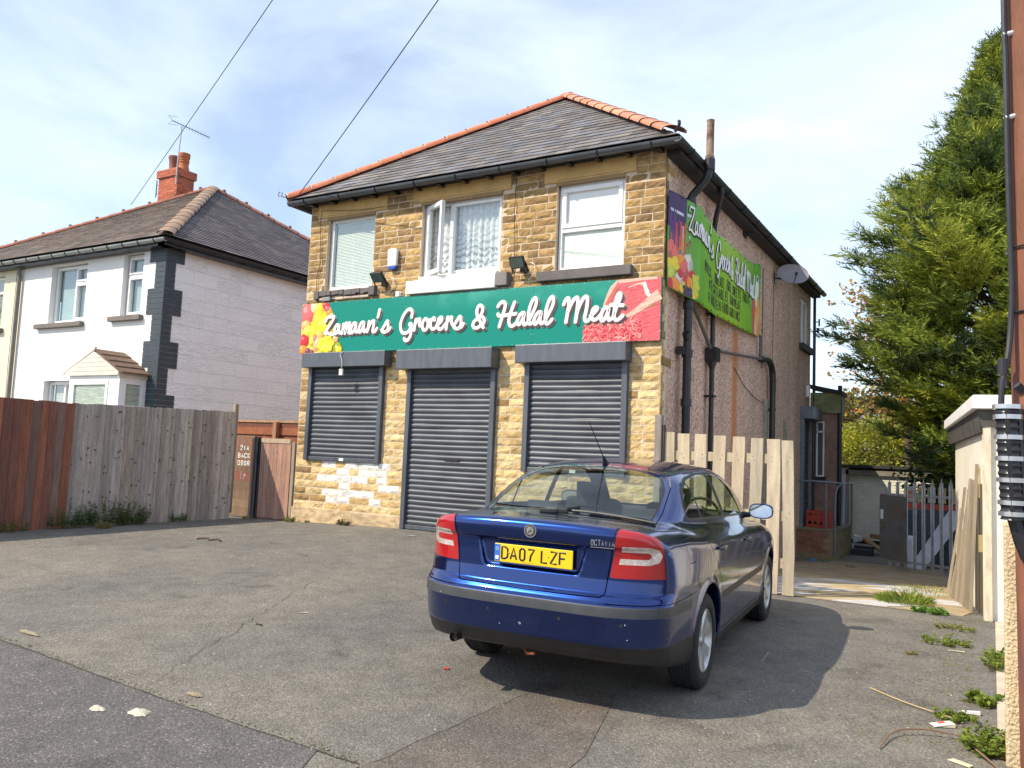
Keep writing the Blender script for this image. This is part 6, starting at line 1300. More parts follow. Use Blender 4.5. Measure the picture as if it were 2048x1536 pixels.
b = MB(); pipe(b, [(.25, 1.62, 5.12), (.24, 1.66, 5.0), (.13, 1.8, 4.75), (.09, 1.85, 4.55), (.09, 1.87, 4.3)], .04); b.tube([(.09, 1.87, 4.3), (.09, 1.87, -.45)], .036, 12); b.box(.02, .18, 1.78, 1.98, 2.62, 2.82); b.tube([(.09, 1.87, 2.5), (.09, 1.87, 2.62)], [.036, .07], 10)
for z in (1.0, 2.1, 3.3): b.box(.0, .14, 1.8, 1.94, z, z + .03)
b.build('downpipe', cast, shop, smooth=True)
b = MB(); b.tube([(.09, .72, 3.42), (.1, 1.75, 2.80)], .026, 10); b.tube([(.09, 2.0, 2.80), (.09, 4.95, 3.03)], .024, 10); b.tube([(.07, 4.8, 3.05), (.07, 4.8, 3.42), (.02, 4.78, 3.47)], .024, 10); b.build('waste_pipe', M('grey_plastic', (.10, .085, .08), .5, var=.3, scale=3), shop, smooth=True)
b = MB(); pipe(b, [(.07, 4.85, 3.02), (.1, 5.2, 3.05), (.1, 5.5, 2.98), (.1, 5.62, 2.8), (.1, 5.64, 2.5)], .058); b.tube([(.1, 5.64, 2.5), (.1, 5.64, -.5)], .055, 12); b.tube([(.1, 5.64, 2.15), (.1, 5.64, 2.2)], .066, 12); b.build('soil_pipe', cast, shop, smooth=True)
b = MB(); b.tube([(.07, 9.85, -.6), (.07, 9.85, 5.08), (.2, 9.8, 5.16)], .034, 10); b.build('downpipe', cast, shop, smooth=True)
b = MB(); b.tube([(.63, 9.88, -.8), (.63, 9.88, 3.02)], .048, 10); b.build('downpipe', cast, shop, smooth=True)
b = MB(); b.box(.0, .02, 3.75, 3.95, 4.98, 5.15, ); b.tube([(.0, 3.86, 5.06), (.16, 3.9, 5.03)], .05, 10); b.build('boiler_flue', soff, shop)
for vq in ((5.0, 5.14, 4.88, 5.03), (1.18, 1.33, 2.28, 2.46)): b = MB(); b.box(.001, .012, *vq); b.build('air_vent', M('clay_vent', (.42, .33, .24), .8), shop)
b = MB(); b.box(.001, .07, 9.3, 9.42, 2.72, 2.98); b.build('outside_lamp', upvc, shop, bevel=.01)
b = MB(); b.beam((.02, 10.1, 4.55), (.12, 10.15, 4.55), .02, .02); b.tube([(.12, 10.15, 4.45), (.12, 10.15, 4.62)], .02, 8); b.tube([(.1, 10.1, 4.3), (.1, 10.1, 4.4)], .035, 8); b.build('cable_bracket', blk, shop)
b = MB(); b.tube(smooth_pts([(.02, 3.3, 2.7), (.02, 4.0, 2.45), (.02, 4.9, 2.3), (.02, 5.6, 2.28)]), .006, 5); b.tube(smooth_pts([(.015, 6.0, 4.6), (.02, 5.95, 3.0), (.02, 6.0, 2.6)]), .004, 5); b.build('wall_cable', soff, shop, smooth=True)
b = MB(); b.box(.002, .01, 5.15, 5.22, 2.9, 4.75, ); b.build('wall_strap', M('weathered_strap', (.20, .15, .11), .9, var=.3), shop)
# satellite dish
ds = thing('satellite_dish', 'grey translucent oval satellite dish high on the pebbledashed side wall', 'satellite dish', (0, 6.08, 4.78))
n0 = Vector((.50, -.80, .33)).normalized(); u0 = Vector((0, 0, 1)).cross(n0).normalized(); v0 = n0.cross(u0); cD = Vector((.36, 6.05, 4.80)); b = MB(); vs = []; fs = []; nr, nn_ = 6, 32
for i in range(nr + 1):
    for j in range(nn_): r = i / nr; a = 2 * math.pi * j / nn_; vs.append(cD + u0 * (.30 * r * math.cos(a)) + v0 * (.215 * r * math.sin(a)) + n0 * (.07 * r * r - .07))
for i in range(nr):
    for j in range(nn_): fs.append((i * nn_ + j, i * nn_ + (j + 1) % nn_, (i + 1) * nn_ + (j + 1) % nn_, (i + 1) * nn_ + j))
nv = len(vs); vs += [v - n0 * .006 for v in vs]; fs += [tuple(nv + i for i in f[::-1]) for f in fs]; fs += [(nr * nn_ + j, nr * nn_ + (j + 1) % nn_, nv + nr * nn_ + (j + 1) % nn_, nv + nr * nn_ + j) for j in range(nn_)]
b.add(vs, fs); b.build('dish', M('dish_grey', (.20, .19, .21), .5, var=.1), ds, smooth=True)
b = MB(); b.tube([(.0, 6.12, 4.76), (.2, 6.15, 4.72), cD - n0 * .09], .016, 8); b.box(.0, .02, 6.05, 6.2, 4.65, 4.85); b.tube([cD - n0 * .07 - v0 * .2, cD + n0 * .14 - v0 * .10], .009, 6); b.tube([cD + n0 * .12 - v0 * .11, cD + n0 * .15 - v0 * .06], .026, 10); b.build('mount_arm', blk, ds, smooth=True)
# ================================================================ banner
bn = thing('banner', 'green vinyl banner with shop name and sweets and fruit pictures on the side wall', 'banner', (.1, 2.4, 3.3))
bY = [0.03, .45, .83, 1.3, 1.66, 2.2, 2.72, 3.5, 4.2, 4.78]; bX = [.035, .15, .215, .20, .19, .18, .12, .09, .07, .05]; bT = [4.63, 4.60, 4.60, 4.52, 4.44, 4.50, 4.53, 4.56, 4.60, 4.72]; bB = [3.36, 3.31, 3.29, 3.26, 3.25, 3.28, 3.31, 3.34, 3.37, 3.41]
def ban(y, t, off=0.0):   # t: 0 bottom, 1 top
    X = np.interp(y, bY, bX); T = np.interp(y, bY, bT); B = np.interp(y, bY, bB)
    rip = .006 * math.sin(4.5 * y + 5 * t + 1.2) + .004 * math.sin(11 * y - 7 * t) + .0015 * math.sin(23 * y + 9 * t); z = B + (T - B) * t
    return (X + rip + off, y, z)
b = MB(); ny_, nt_ = 190, 30; vs = [ban(.03 + 4.75 * i / ny_, j / nt_) for j in range(nt_ + 1) for i in range(ny_ + 1)]; cols = []
def bcol(y, t):
    if y < .42 and t > .62 : return (.045, .02, .09)
    d_ = abs(y - 2.6) / 2.2; g_ = max(0, 1 - d_); return (.08 + .24 * g_, .34 + .20 * g_, .022)
for j in range(nt_):
    for i in range(ny_): a = j * (ny_ + 1) + i; b.add([], [], None); b.f.append((a, a + 1, a + ny_ + 2, a + ny_ + 1)); b.c.append(bcol(.03 + 4.75 * (i + .5) / ny_, (j + .5) / nt_))
b.v = [tuple(v) for v in vs]; bo = b.build('vinyl_sheet', M('vinyl', rough=.42, tint=True, var=.05, scale=3), bn, smooth=True, angle=None)
bo.modifiers.new('s', 'SOLIDIFY').thickness = -.003
def bdisc(mb, y, t, r, col, k, sq=1):
    n_ = 14; R_ = 1.3; c0 = ban(y, t, .006 + k * .0004); vs = [c0]
    for j in range(n_):
        a = 2 * math.pi * j / n_; yy = min(max(y + r * math.cos(a), .035), 4.77); tt = min(max(t + r * sq * math.sin(a) / R_, .005), .995); vs.append(ban(yy, tt, .0045 + k * .0004))
    mb.add(vs, [(0, 1 + j, 1 + (j + 1) % n_) for j in range(n_)], col)
def brect(mb, y0, y1, t0, t1, col, k):
    n_ = max(1, int((y1 - y0) / .04))
    for i in range(n_):
        a, c = y0 + (y1 - y0) * i / n_, y0 + (y1 - y0) * (i + 1) / n_; mb.add([ban(a, t0, .005 + k * .0004), ban(c, t0, .005 + k * .0004), ban(c, t1, .005 + k * .0004), ban(a, t1, .005 + k * .0004)], [(0, 1, 2, 3)], col)
b = MB(); rk = random.Random(8)
brect(b, .05, .42, .66, .985, (.05, .02, .10), 0); brect(b, .08, .40, .80, .83, (.6, .6, .7), 1)
for k in range(8): brect(b, .07 + k * .045, .105 + k * .045, .42 + rk.uniform(-.02, .02), .76 + rk.uniform(-.06, .03), rk.choice([(.5, .03, .04), (.14, .03, .2), (.65, .4, .3), (.6, .08, .05), (.55, .5, .5)]), 2 + k % 2)
brect(b, .10, .36, .45, .58, (.75, .22, .02), 5); brect(b, .14, .32, .49, .53, (.12, .05, .03), 6)
for k in range(10): brect(b, .42 + rk.uniform(0, .12), .5 + rk.uniform(0, .1), .42 + k * .045, .45 + k * .045, rk.choice([(.6, .6, .65), (.5, .05, .08), (.25, .2, .3), (.6, .3, .1)]), 4 + k % 3)
for k in range(5): brect(b, .06 + k * .11, .15 + k * .11, .36, .42, rk.choice([(.5, .05, .08), (.15, .15, .35), (.6, .5, .5)]), 7)
b.build('sweets_print', M('banner_print', rough=.5, tint=True, var=.1, scale=20), bn)
b = MB(); FR = [(.15, .40, .15, (.78, .16, .12)), (.1, .24, .1, YEL), (.22, .28, .1, YEL), (.34, .33, .1, ORG), (.5, .34, .13, (.72, .68, .6)), (.45, .25, .14, (.76, .14, .12)), (.62, .22, .1, RED), (.08, .12, .09, LIME), (.12, .18, .08, LIME), (.3, .12, .12, (.72, .68, .6)), (.42, .15, .07, RED), (.55, .15, .09, ORG), (.66, .15, .1, (.8, .45, .05)), (.2, .05, .11, ORG), (.08, .04, .09, RED), (.34, .05, .06, YEL), (.42, .04, .06, ORG), (.7, .08, .08, YEL), (.62, .05, .1, YEL), (.3, .20, .06, RED), (.38, .10, .05, LIME)]
for k, (y, t, r, c) in enumerate(FR): bdisc(b, y, t, r * 1.0, tuple(q * .7 for q in c), 8 + k); bdisc(b, y - r * .1, t + r * .08, r * .85, c, 9 + k)
for k in range(22): bdisc(b, .48 + rk.uniform(-.09, .1), .045 + rk.uniform(-.035, .05), .035, (.06, .03, .09), 32 + k * .3)
for k in range(22): bdisc(b, .70 + rk.uniform(-.07, .06), .14 + rk.uniform(-.08, .1), .035, (.6, .58, .06), 34 + k * .3)
b.build('fruit_print', M('banner_print'), bn)
b = MB(); nb_ = 26; bdisc(b, 4.52, .52, .14, (.78, .78, .72), 3, sq=3.0); bdisc(b, 4.52, .78, .05, (.05, .1, .35), 4)
for k, (y, t, r, c, sq) in enumerate([(4.3, .30, .16, (.55, .10, .09), 1.7), (4.3, .12, .18, (.62, .14, .12), 1.0), (4.45, .30, .12, (.8, .3, .08), 2.0), (4.6, .30, .15, (.85, .40, .08), 2.2), (4.55, .12, .16, (.8, .36, .1), 1.3), (4.38, .12, .05, (.8, .78, .74), 3.6), (4.68, .10, .08, (.6, .25, .06), 1.6)]): bdisc(b, y, t, r, c, 5 + k, sq=sq)
b.build('drinks_print', M('banner_print'), bn)
def script_on_banner(mb, r, off, dy, dt):
    for s_ in strokes:
        P = smooth_pts([Vector((s_[i] / 1000, 0, s_[i + 1] / 1000)) for i in range(0, len(s_), 2)], 3)
        Q = [ban(.46 + (p.x + 5.67) / 5.35 * 3.98 + dy, .76 + (p.z - 3.04 - (p.x + 5.6) * .022) / 1.28 * 1.2 - .06 * (p.x + 5.67) / 5.35 + dt, off) for p in P]; mb.tube(Q, r, 7, flat=(1, 0, 0), squash=.25)
b = MB()
for k in range(3): script_on_banner(b, .019, .008, .012 * k, -.006 * k)
b.build('script_shadow', M('banner_black', (.02, .02, .02), .5), bn, smooth=True)
b = MB(); script_on_banner(b, .0155, .017, 0, 0); b.build('script_name', M('letter_white'), bn, smooth=True)
GL.update({',': ["0.1 0 -.05 -.4"], '&': ["1 0 .2 1.5 .4 2 .7 1.6 .1 .5 .4 0 1 .8"], 'W': ["0 2 .25 0 .5 1.4 .75 0 1 2"], 'V': ["0 2 .5 0 1 2"], 'N': ["0 0 0 2 1 0 1 2"], 'H': ["0 0 0 2", "1 0 1 2", "0 1 1 1"], 'Y': ["0 2 .5 1 1 2", ".5 1 .5 0"]})
b = MB(); fnb = lambda y, t: ban(y, t, .010)
write(b, 'MILK, BREAD, EGGS, SWEETS, FRUIT,', fnb, 1.02, .385, .064, .115, .034, .0085, flat=(1, 0, 0)); write(b, 'VEGETABLES, RAW MEAT,', fnb, 1.25, .235, .066, .115, .044, .0085, flat=(1, 0, 0)); write(b, 'FROZEN FOOD & DRINKS', fnb, 1.25, .085, .068, .115, .044, .0085, flat=(1, 0, 0))
b.build('banner_lettering', M('banner_black'), bn)
b = MB()
for k in range(13): y = .3 + k * .36; p = ban(y, .975, .004); b.sphere(p, .012, 8, 5); p = ban(y, .02, .004); b.sphere(p, .012, 8, 5)
b.build('eyelet', M('dark_nail'), bn)
# ================================================================ steps, rails, crates
st_ = thing('brick_landing', 'small brick landing below the grey side door shutter', 'steps', (.4, 9.3, -.75))
b = MB(); rbk = random.Random(6); bc = [(.24, .10, .06), (.20, .09, .055), (.27, .12, .07)]; 
for r in range(8):
    z = -.78 + r * .078; x = -.02 - (.1 if r % 2 else 0)
    while x < .76:
        a, c = max(x, .003), min(x + .22, .78); cc = rbk.choice(bc) if (a < .45 and r > 1) else rbk.choice([(.28, .19, .10), (.24, .17, .10), (.22, .18, .09)])
        if c - a > .03: b.box(a + .004, c - .004, 8.40 + rbk.uniform(-.004, .004), 8.5, z + .004, z + .075, cc)
        x += .22
    y = 8.41
    while y < 10.6: b.box(.7, .782 + rbk.uniform(-.004, .004), y + .004, y + .2, z + .004, z + .075, rbk.choice([(.26, .20, .10), (.2, .17, .08), (.22, .18, .10)])); y += .21
b.box(.004, .775, 8.408, 10.6, -.9, -.17, (.25, .2, .15)); b.build('brickwork', M('mossy_brick', rough=.9, tint=True, var=.2, scale=6, bump=.3, bscale=40), st_)
b = MB(); b.box(.003, .80, 8.39, 10.65, -.16, -.125, (.2, .17, .1)); b.build('landing_slab', M('mossy_brick'), st_)
rl_ = thing('handrail', 'grey galvanised tubular handrail round the brick landing', 'handrail', (.75, 8.4, -.2)); gal = M('painted_rail', (.16, .19, .23), .45, metal=.3, var=.2)
b = MB(); pipe(b, [(.04, 8.42, .86), (.5, 8.42, .86), (.88, 8.55, .84)], .022); b.build('top_rail', gal, rl_, smooth=True)
for pts in ([(.58, 8.45, .85), (.59, 8.45, -.12)], [(.88, 8.56, .84), (.80, 8.42, .72), (.775, 8.38, .4), (.775, 8.38, -.68)], [(.86, 8.8, .8), (.84, 8.8, -.12)], [(.86, 9.3, .8), (.86, 9.3, -.12)], [(.87, 10.0, .82), (.87, 10.0, -.12)]): b = MB(); pipe(b, pts, .02, 10); b.build('baluster', gal, rl_, smooth=True)
b = MB(); b.tube([(.88, 8.56, .84), (.88, 10.3, .82)], .02, 10); b.build('side_rail', gal, rl_, smooth=True)
cr_ = M('red_crate_plastic', (.42, .045, .025), .45, var=.12)
def crate(z, lab):
    b = MB(); x0, x1, y0, y1 = .14, .62, 8.75, 9.1; h = .17
    b.box(x0, x1, y0, y1, z, z + .015)
    for (a, c, e, f) in ((x0, x1, y0, y0 + .015), (x0, x1, y1 - .015, y1)):
        b.box(a, c, e, f, z + .015, z + .06); b.box(a, c, e, f, z + h - .04, z + h)
        for k in range(5): xx = a + (c - a - .03) * k / 4; b.box(xx, xx + .035, e, f, z + .06, z + h - .04)
    for xx in (x0, x1 - .015): b.box(xx, xx + .015, y0 + .015, y1 - .015, z + .015, z + h)
    tag(b.build('bottle_crate', cr_), lab, 'crate', 'red crates on the landing')
crate(-.12, 'lower of two stacked red plastic crates on the brick landing'); crate(.055, 'upper of two stacked red plastic crates on the brick landing')
# ================================================================ palisade gate
pg = thing('palisade_gate', 'galvanised palisade gate with spiked pales and grey steel plate', 'gate', (1.78, 7.38, -.63)); A0, B0 = Vector((1.74, 7.42, 0)), Vector((3.1, 6.54, 0)); dg = (B0 - A0).normalized(); ng = Vector((dg.y, -dg.x, 0)); zinc = M('galvanised_steel', (.42, .45, .47), .45, metal=.6, var=.2, scale=8)
LG = (B0 - A0).length
for k in range(8):
    s = .20 + k * .178; p = A0 + dg * s; zt1 = .97 + k * .006; b = MB()
    for (o, w_) in ((-.016, .016), (.016, .016)): b.hexa([tuple(p + dg * (o - w_) + Vector((0, 0, -.62))), tuple(p + dg * (o + w_) + Vector((0, 0, -.62))), tuple(p + dg * (o + w_) - ng * .006 + Vector((0, 0, -.62))), tuple(p + dg * (o - w_) - ng * .006 + Vector((0, 0, -.62)))] + [tuple(p + dg * (o - w_) + (ng * .012 if o < 0 else ng * 0) + Vector((0, 0, zt1 - .09))), tuple(p + dg * (o + w_) + (ng * .012 if o > 0 else ng * 0) + Vector((0, 0, zt1 - .09))), tuple(p + dg * (o + w_) - ng * .006 + Vector((0, 0, zt1 - .09))), tuple(p + dg * (o - w_) - ng * .006 + Vector((0, 0, zt1 - .09)))])
    b.prism([tuple(p + dg * x + Vector((0, 0, z))) for x, z in ((-.032, zt1 - .09), (.032, zt1 - .09), (.038, zt1 - .05), (.012, zt1 - .03), (0, zt1 + .035), (-.012, zt1 - .03), (-.038, zt1 - .05))], tuple(-ng * .006)); b.build('pale', zinc, pg)
for z in (.70, -.52): b = MB(); b.beam(A0 - ng * .03 + Vector((0, 0, z)), B0 - ng * .03 + Vector((0, 0, z + .02)), .045, .04); b.build('rail', zinc, pg)
b = MB(); p = B0 + dg * .02; b.box(p.x - .03, p.x + .03, p.y - .03, p.y + .03, -.7, 1.12); b.build('gate_post', zinc, pg)
b = MB(); a, c = A0 + ng * .02, A0 + dg * .57 + ng * .02; b.hexa([(a.x, a.y, -.50), (c.x, c.y, -.52), tuple(Vector((c.x, c.y, -.52)) - ng * .004), tuple(Vector((a.x, a.y, -.50)) - ng * .004), (a.x, a.y, .70), (c.x, c.y, .67), tuple(Vector((c.x, c.y, .67)) - ng * .004), tuple(Vector((a.x, a.y, .70)) - ng * .004)]); pt_ = b.build('steel_plate', M('plate_grey', (.15, .165, .175), .5, metal=.3, var=.2, scale=4, col2=(.17, .15, .13)), pg)
b = MB(); p = A0 + dg * .055 + ng * .03; b.obox((p.x, p.y, .32), dg * .03, ng * .01, (0, 0, .09)); b.build('lock_cover', M('sticker_white'), pt_, bevel=.01); b = MB(); p = A0 + dg * .07 + ng * .02; b.tube([tuple(p + Vector((0, 0, .10))), tuple(p + ng * .03 + Vector((0, 0, .10)))], .035, 14); b.build('lock_disc', M('brass_dull', (.3, .25, .15), .4, metal=.8), pt_, smooth=True)
# ================================================================ rubbish behind the gate
b = MB(); b.box(.84, 1.28, 10.2, 10.5, -.82, -.62, (.02, .022, .03)); b.box(.88, 1.3, 10.3, 10.55, -.62, -.55, (.03, .035, .05)); tag(b.build('tool_case', M('black_case', (.02, .022, .03), .5), bevel=.02), 'black plastic case lying beside the brick landing', 'case')
for k, (a, c, w_, h_) in enumerate([((1.0, 10.9, -.42), (1.55, 10.6, -.75), .18, .05), ((1.05, 11.1, -.52), (1.6, 10.8, -.78), .12, .04), ((1.1, 11.4, -.40), (1.75, 11.3, -.45), .14, .1)]):
    b = MB(); b.beam(a, c, w_, h_, col=(.34, .2, .09)); tag(b.build('scrap_timber', wood), ['orange brown scrap board sloping down to the foot of the gate plate', 'thin scrap board lying under the sloping one behind the gate', 'short scrap timber block lying flat in front of the white garage'][k], 'timber', 'scrap timber behind the gate')
b = MB(); b.hexa([(.80, 10.7, -.55), (1.0, 10.8, -.5), (1.0, 11.0, -.48), (.8, 11, -.5), (.82, 10.72, -.35), (1.02, 10.8, -.42), (1.0, 11, -.44), (.8, 11, -.36)]); tag(b.build('rubbish_bag', M('sheet_white', (.6, .6, .66), .5, bump=.4, bscale=8), bevel=.02), 'crumpled white sheet on the rubble beside the landing', 'sheet')
b = MB(); b.hexa([(2.15, 8.2, -.75), (2.42, 8.1, -.75), (2.42, 8.14, -.75), (2.15, 8.24, -.75), (2.85, 8.5, .42), (3.2, 8.4, .42), (3.2, 8.44, .42), (2.85, 8.54, .42)]); tag(b.build('white_board', M('board_white', (.55, .55, .62), .5)), 'white board leaning diagonally behind the palisade gate', 'board')
b = MB(); b.box(2.1, 2.3, 8.0, 8.3, -.75, -.1); sb_ = b.build('rubbish_bag', M('sheet_white'), bevel=.06); tag(sb_, 'pale plastic bag behind the left pales of the palisade gate', 'bag')
b = MB(); b.box(2.0, 3.4, 9.3, 9.9, -.8, .36); sk = b.build('skip_body', M('blue_grey_steel', (.05, .075, .10), .5, var=.25, scale=2, stretch=(1, 1, 6)), None); tag(sk, 'blue grey storage unit with red top rail and posters behind the gate', 'storage unit')
b = MB(); b.box(1.98, 3.42, 9.25, 9.3, .38, .50, (.5, .06, .04)); b.build('red_rail', M('red_rail', (.5, .06, .04), .4), sk, bevel=.01)
b = MB(); rk2 = random.Random(12)
for k in range(7): x = 2.05 + k * .19; b.box(x, x + .15, 9.31, 9.32, .52, .84, rk2.choice([(.55, .5, .12), (.3, .5, .12), (.6, .45, .2), (.5, .5, .45)])); b.box(x + .02, x + .11, 9.305, 9.31, .6, .75, rk2.choice([(.1, .35, .1), (.6, .2, .05), (.7, .6, .1)]))
b.build('poster', M('poster_print', rough=.6, tint=True, var=.2, scale=12), sk)
b = MB(); z = -.68
for k in range(5): b.box(2.3 + k * .05, 3.3, 8.75, 8.8, z, z + .03); z += .17
tag(b.build('pallet_stack', M('dark_pallet', (.05, .055, .06), .8)), 'dark slatted pallet standing behind the palisade gate', 'pallet')
# ================================================================ far garage and things behind
fg_ = thing('far_garage', 'low garage with dirty cream slatted roller door beyond the yard', 'garage', (1.1, 15, -.8))
b = MB(); zq = -.72; rows = []
while zq < 1.02: rows += [(0, zq), (-.012, zq + .012), (-.012, zq + .072)]; zq += .078
vs = []
for dy, zz in rows: vs += [(.24, 14.0 + dy, zz), (2.25, 14.0 + dy, zz)]
b.add(vs, [(2 * i, 2 * i + 1, 2 * i + 3, 2 * i + 2) for i in range(len(rows) - 1)])
b.build('roller_door', M('dirty_cream_steel', (.78, .76, .66), .55, var=.15, scale=1.6, col2=(.58, .60, .45)), fg_)
b = MB(); b.box(-.0, .24, 13.96, 14.1, -.9, 1.2); b.build('side_panel', M('pale_panel', (.55, .55, .62), .6), fg_)
b = MB(); b.box(.18, .25, 13.9, 14.05, -.9, 1.12); b.box(2.25, 2.4, 13.9, 14.05, -.9, 1.12); b.box(.18, 2.4, 13.9, 14.05, 1.0, 1.13); b.build('door_frame', M('dirty_frame', (.2, .18, .14), .8, var=.2), fg_)
b = MB(); b.box(-.1, 2.6, 13.85, 18, 1.19, 1.27); b.box(-.0, 2.4, 14.1, 17.9, -.9, 1.19); b.build('flat_roof', soff, fg_)
b = MB(); b.box(2.4, 9, 13.0, 13.2, -.9, 1.0); tag(b.build('boundary_wall', M('dark_wall', (.12, .10, .08), .9)), 'dark boundary wall behind the palisade gate under the conifer', 'wall')
hr = thing('distant_house', 'distant low house with grey slate roof behind the hedge', 'house', (-3, 39, -1)); b = MB(); b.box(-8, 3, 38, 44, -1, 3.3, (.45, .42, .38)); b.build('wall', M('distant_wall', (.45, .42, .38), .9), hr)
b = MB(); b.prism([(-8.4, 37.6, 3.2), (-8.4, 41, 5.3), (-8.4, 44.4, 3.2)], (11.8, 0, 0), (.17, .15, .15)); b.build('roof', M('distant_slate', (.2, .18, .18), .8, var=.2, scale=2, stretch=(1, 1, 6)), hr)
# ================================================================ garage on the right
ga_ = thing('white_garage', 'white painted flat roofed garage with dark fascia at the right', 'garage', (4.5, 2, -.3)); wg = M('flaky_white_render', (.76, .72, .62), .85, var=.07, scale=2, bump=.25, bscale=30, var2=.05)
def skew(p, q, t, z): return (p[0] + (q[0] - p[0]) * t, p[1] + (q[1] - p[1]) * t, z)
b = MB(); nl, fl_ = (3.53, -.05), (3.12, 4.0); b.hexa([(3.53, -.05, -.5), (7.5, .35, -.5), (7.1, 4.4, -.5), (3.12, 4.0, -.9), (3.53, -.05, 1.68), (7.5, .35, 1.68), (7.1, 4.4, 1.68), (3.12, 4.0, 1.62)]); b.build('wall', wg, ga_)
b = MB(); b.box(3.50, 3.58, -.10, -.0, -.31, 1.66, (.62, .52, .40)); b.build('corner_post', M('peeling_post', (.62, .53, .40), .9, var=.2, scale=6, stretch=(4, 4, 1), bump=.4), ga_, bevel=.005)
b = MB(); b.hexa([(3.47, -.12, 1.64), (7.6, .28, 1.64), (7.6, .36, 1.64), (3.52, -.04, 1.64), (3.47, -.12, 1.82), (7.6, .28, 1.82), (7.6, .36, 1.82), (3.52, -.04, 1.82)]); b.hexa([(3.49, -.13, 1.58), (3.52, -.04, 1.58), (3.10, 4.1, 1.58), (3.04, 4.1, 1.58), (3.46, -.13, 1.82), (3.52, -.04, 1.82), (3.10, 4.1, 1.80), (3.01, 4.1, 1.80)]); b.build('fascia_board', M('dark_board', (.07, .065, .06), .85, var=.4, scale=6, bump=.3), ga_)
b = MB(); b.hexa([(3.42, -.22, 1.815), (7.7, .2, 1.815), (7.2, 4.5, 1.80), (2.97, 4.1, 1.80), (3.42, -.22, 1.955), (7.7, .2, 1.955), (7.2, 4.5, 1.94), (2.97, 4.1, 1.93)]); b.build('roof_edge', M('white_roof_edge', (.74, .74, .74), .7, var=.05), ga_, bevel=.01)
dw = (Vector((3.12, 4.0, 0)) - Vector((3.53, -.05, 0))).normalized(); wn = Vector((dw.y, -dw.x, 0)) * -1
wn = Vector((-abs(dw.y), -abs(dw.x), 0)).normalized()
O3 = Vector((3.53, -.05, 0))
b = MB(); p0_ = O3 + dw * .35 + wn * .008; p1_ = O3 + dw * 1.15 + wn * .008; b.hexa([tuple(p0_ + Vector((0, 0, -.35))), tuple(p1_ + Vector((0, 0, -.35))), tuple(p1_ - wn * .006 + Vector((0, 0, -.35))), tuple(p0_ - wn * .006 + Vector((0, 0, -.35))), tuple(p0_ + Vector((0, 0, 1.05))), tuple(p1_ + Vector((0, 0, 1.05))), tuple(p1_ - wn * .006 + Vector((0, 0, 1.05))), tuple(p0_ - wn * .006 + Vector((0, 0, 1.05)))]); b.build('side_opening', M('dusty_dark', (.10, .085, .06), .9), ga_)
for k in range(9):
    s_0 = .55 + k * .26 + rnd.uniform(-.05, .05); p = O3 + dw * s_0; ln = rnd.uniform(1.35, 1.7) if k % 3 == 0 else rnd.uniform(.6, 1.45); off_ = .10 + .012 * k; b = MB(); w_ = rnd.uniform(.035, .055)
    a = p + wn * off_ + Vector((0, 0, gz(p.x, p.y))); c = p + wn * .03 + dw * rnd.uniform(-.05, .05) + Vector((0, 0, gz(p.x, p.y) + ln)); b.beam(a, c, .03, w_, up=tuple(dw), col=vc((.33, .27, .20), .75, 1.15, rnd))
    tag(b.build('leaning_batten', plk), 'weathered timber batten leaning on the side of the white garage', 'batten', 'battens leaning on the white garage')
b = MB(); p = O3 + dw * .22 + wn * .02; b.box(p.x - .03, p.x + .02, p.y - .03, p.y + .05, .35, .52); b.box(p.x - .03, p.x + .02, p.y + .3, p.y + .36, .9, 1.22); b.build('hinge_block', M('ochre_wood', (.36, .28, .13), .8), ga_)
# low wall, pole, cables
lw = MB(); lw.box(3.635, 6.0, -4.62, -4.4, -.6, .90); rc = bpy.data.materials.new('roughcast_buff')
rc = M('roughcast_buff', (.60, .47, .30), .95, var=.1, scale=5, bump=1.0, bscale=55, var2=.22, scale2=110)
tag(lw.build('roughcast_wall', rc, bevel=.012), 'buff roughcast wall end at the right edge below the pole', 'wall')
b = MB(); b.box(3.60, 3.72, -1.6, -.06, -.6, -.33); b.box(3.6, 7, -4.3, -.1, -.6, -.30); tag(b.build('concrete_kerb', M('buff_concrete', (.52, .44, .33), .9, var=.15, bump=.3)), 'pale concrete strip at the foot of the white garage', 'kerb')
rust = M('rusty_painted_pole', (.19, .072, .04), .75, var=.3, scale=4, stretch=(3, 3, .5), bump=.3, bscale=30, col2=(.12, .05, .045))
up_ = thing('utility_pole', 'rusty red brown utility pole at the right edge', 'pole', (3.83, -4.76, -.4))
b = MB(); pb, pt2 = Vector((3.83, -4.81, -.4)), Vector((3.68, -5.04, 10.4)); n_ = 24; b.tube([pb.lerp(pt2, i / n_) for i in range(n_ + 1)], [.135 - .03 * i / n_ for i in range(n_ + 1)], 28); b.build('pole', rust, up_, smooth=True)
cl2 = cr * -1
def pp(z): t = (z + .4) / 10.8; return pb.lerp(pt2, t)
b = MB(); cabp = [(9.9, .14, 0), (5, .135, .0), (3.6, .15, 0), (3.3, .148, .0), (3.0, .15, 0), (2.7, .152, .0), (2.4, .15, 0), (2.1, .148, 0), (1.9, .160, .0), (1.75, .185, -.01), (1.62, .215, -.01), (1.5, .225, -.01)]
b.tube(smooth_pts([pp(z) + cl2 * (o + .005) - cf * (-y + .03) for z, o, y in cabp], 4), .014, 8)
for z in (1.62, 1.68, 1.72): b.tube([pp(z) + cl2 * .21 - cf * .03 + Vector((0, 0, -.02)), pp(z) + cl2 * .21 - cf * .03 + Vector((0, 0, .02))], .026, 10)
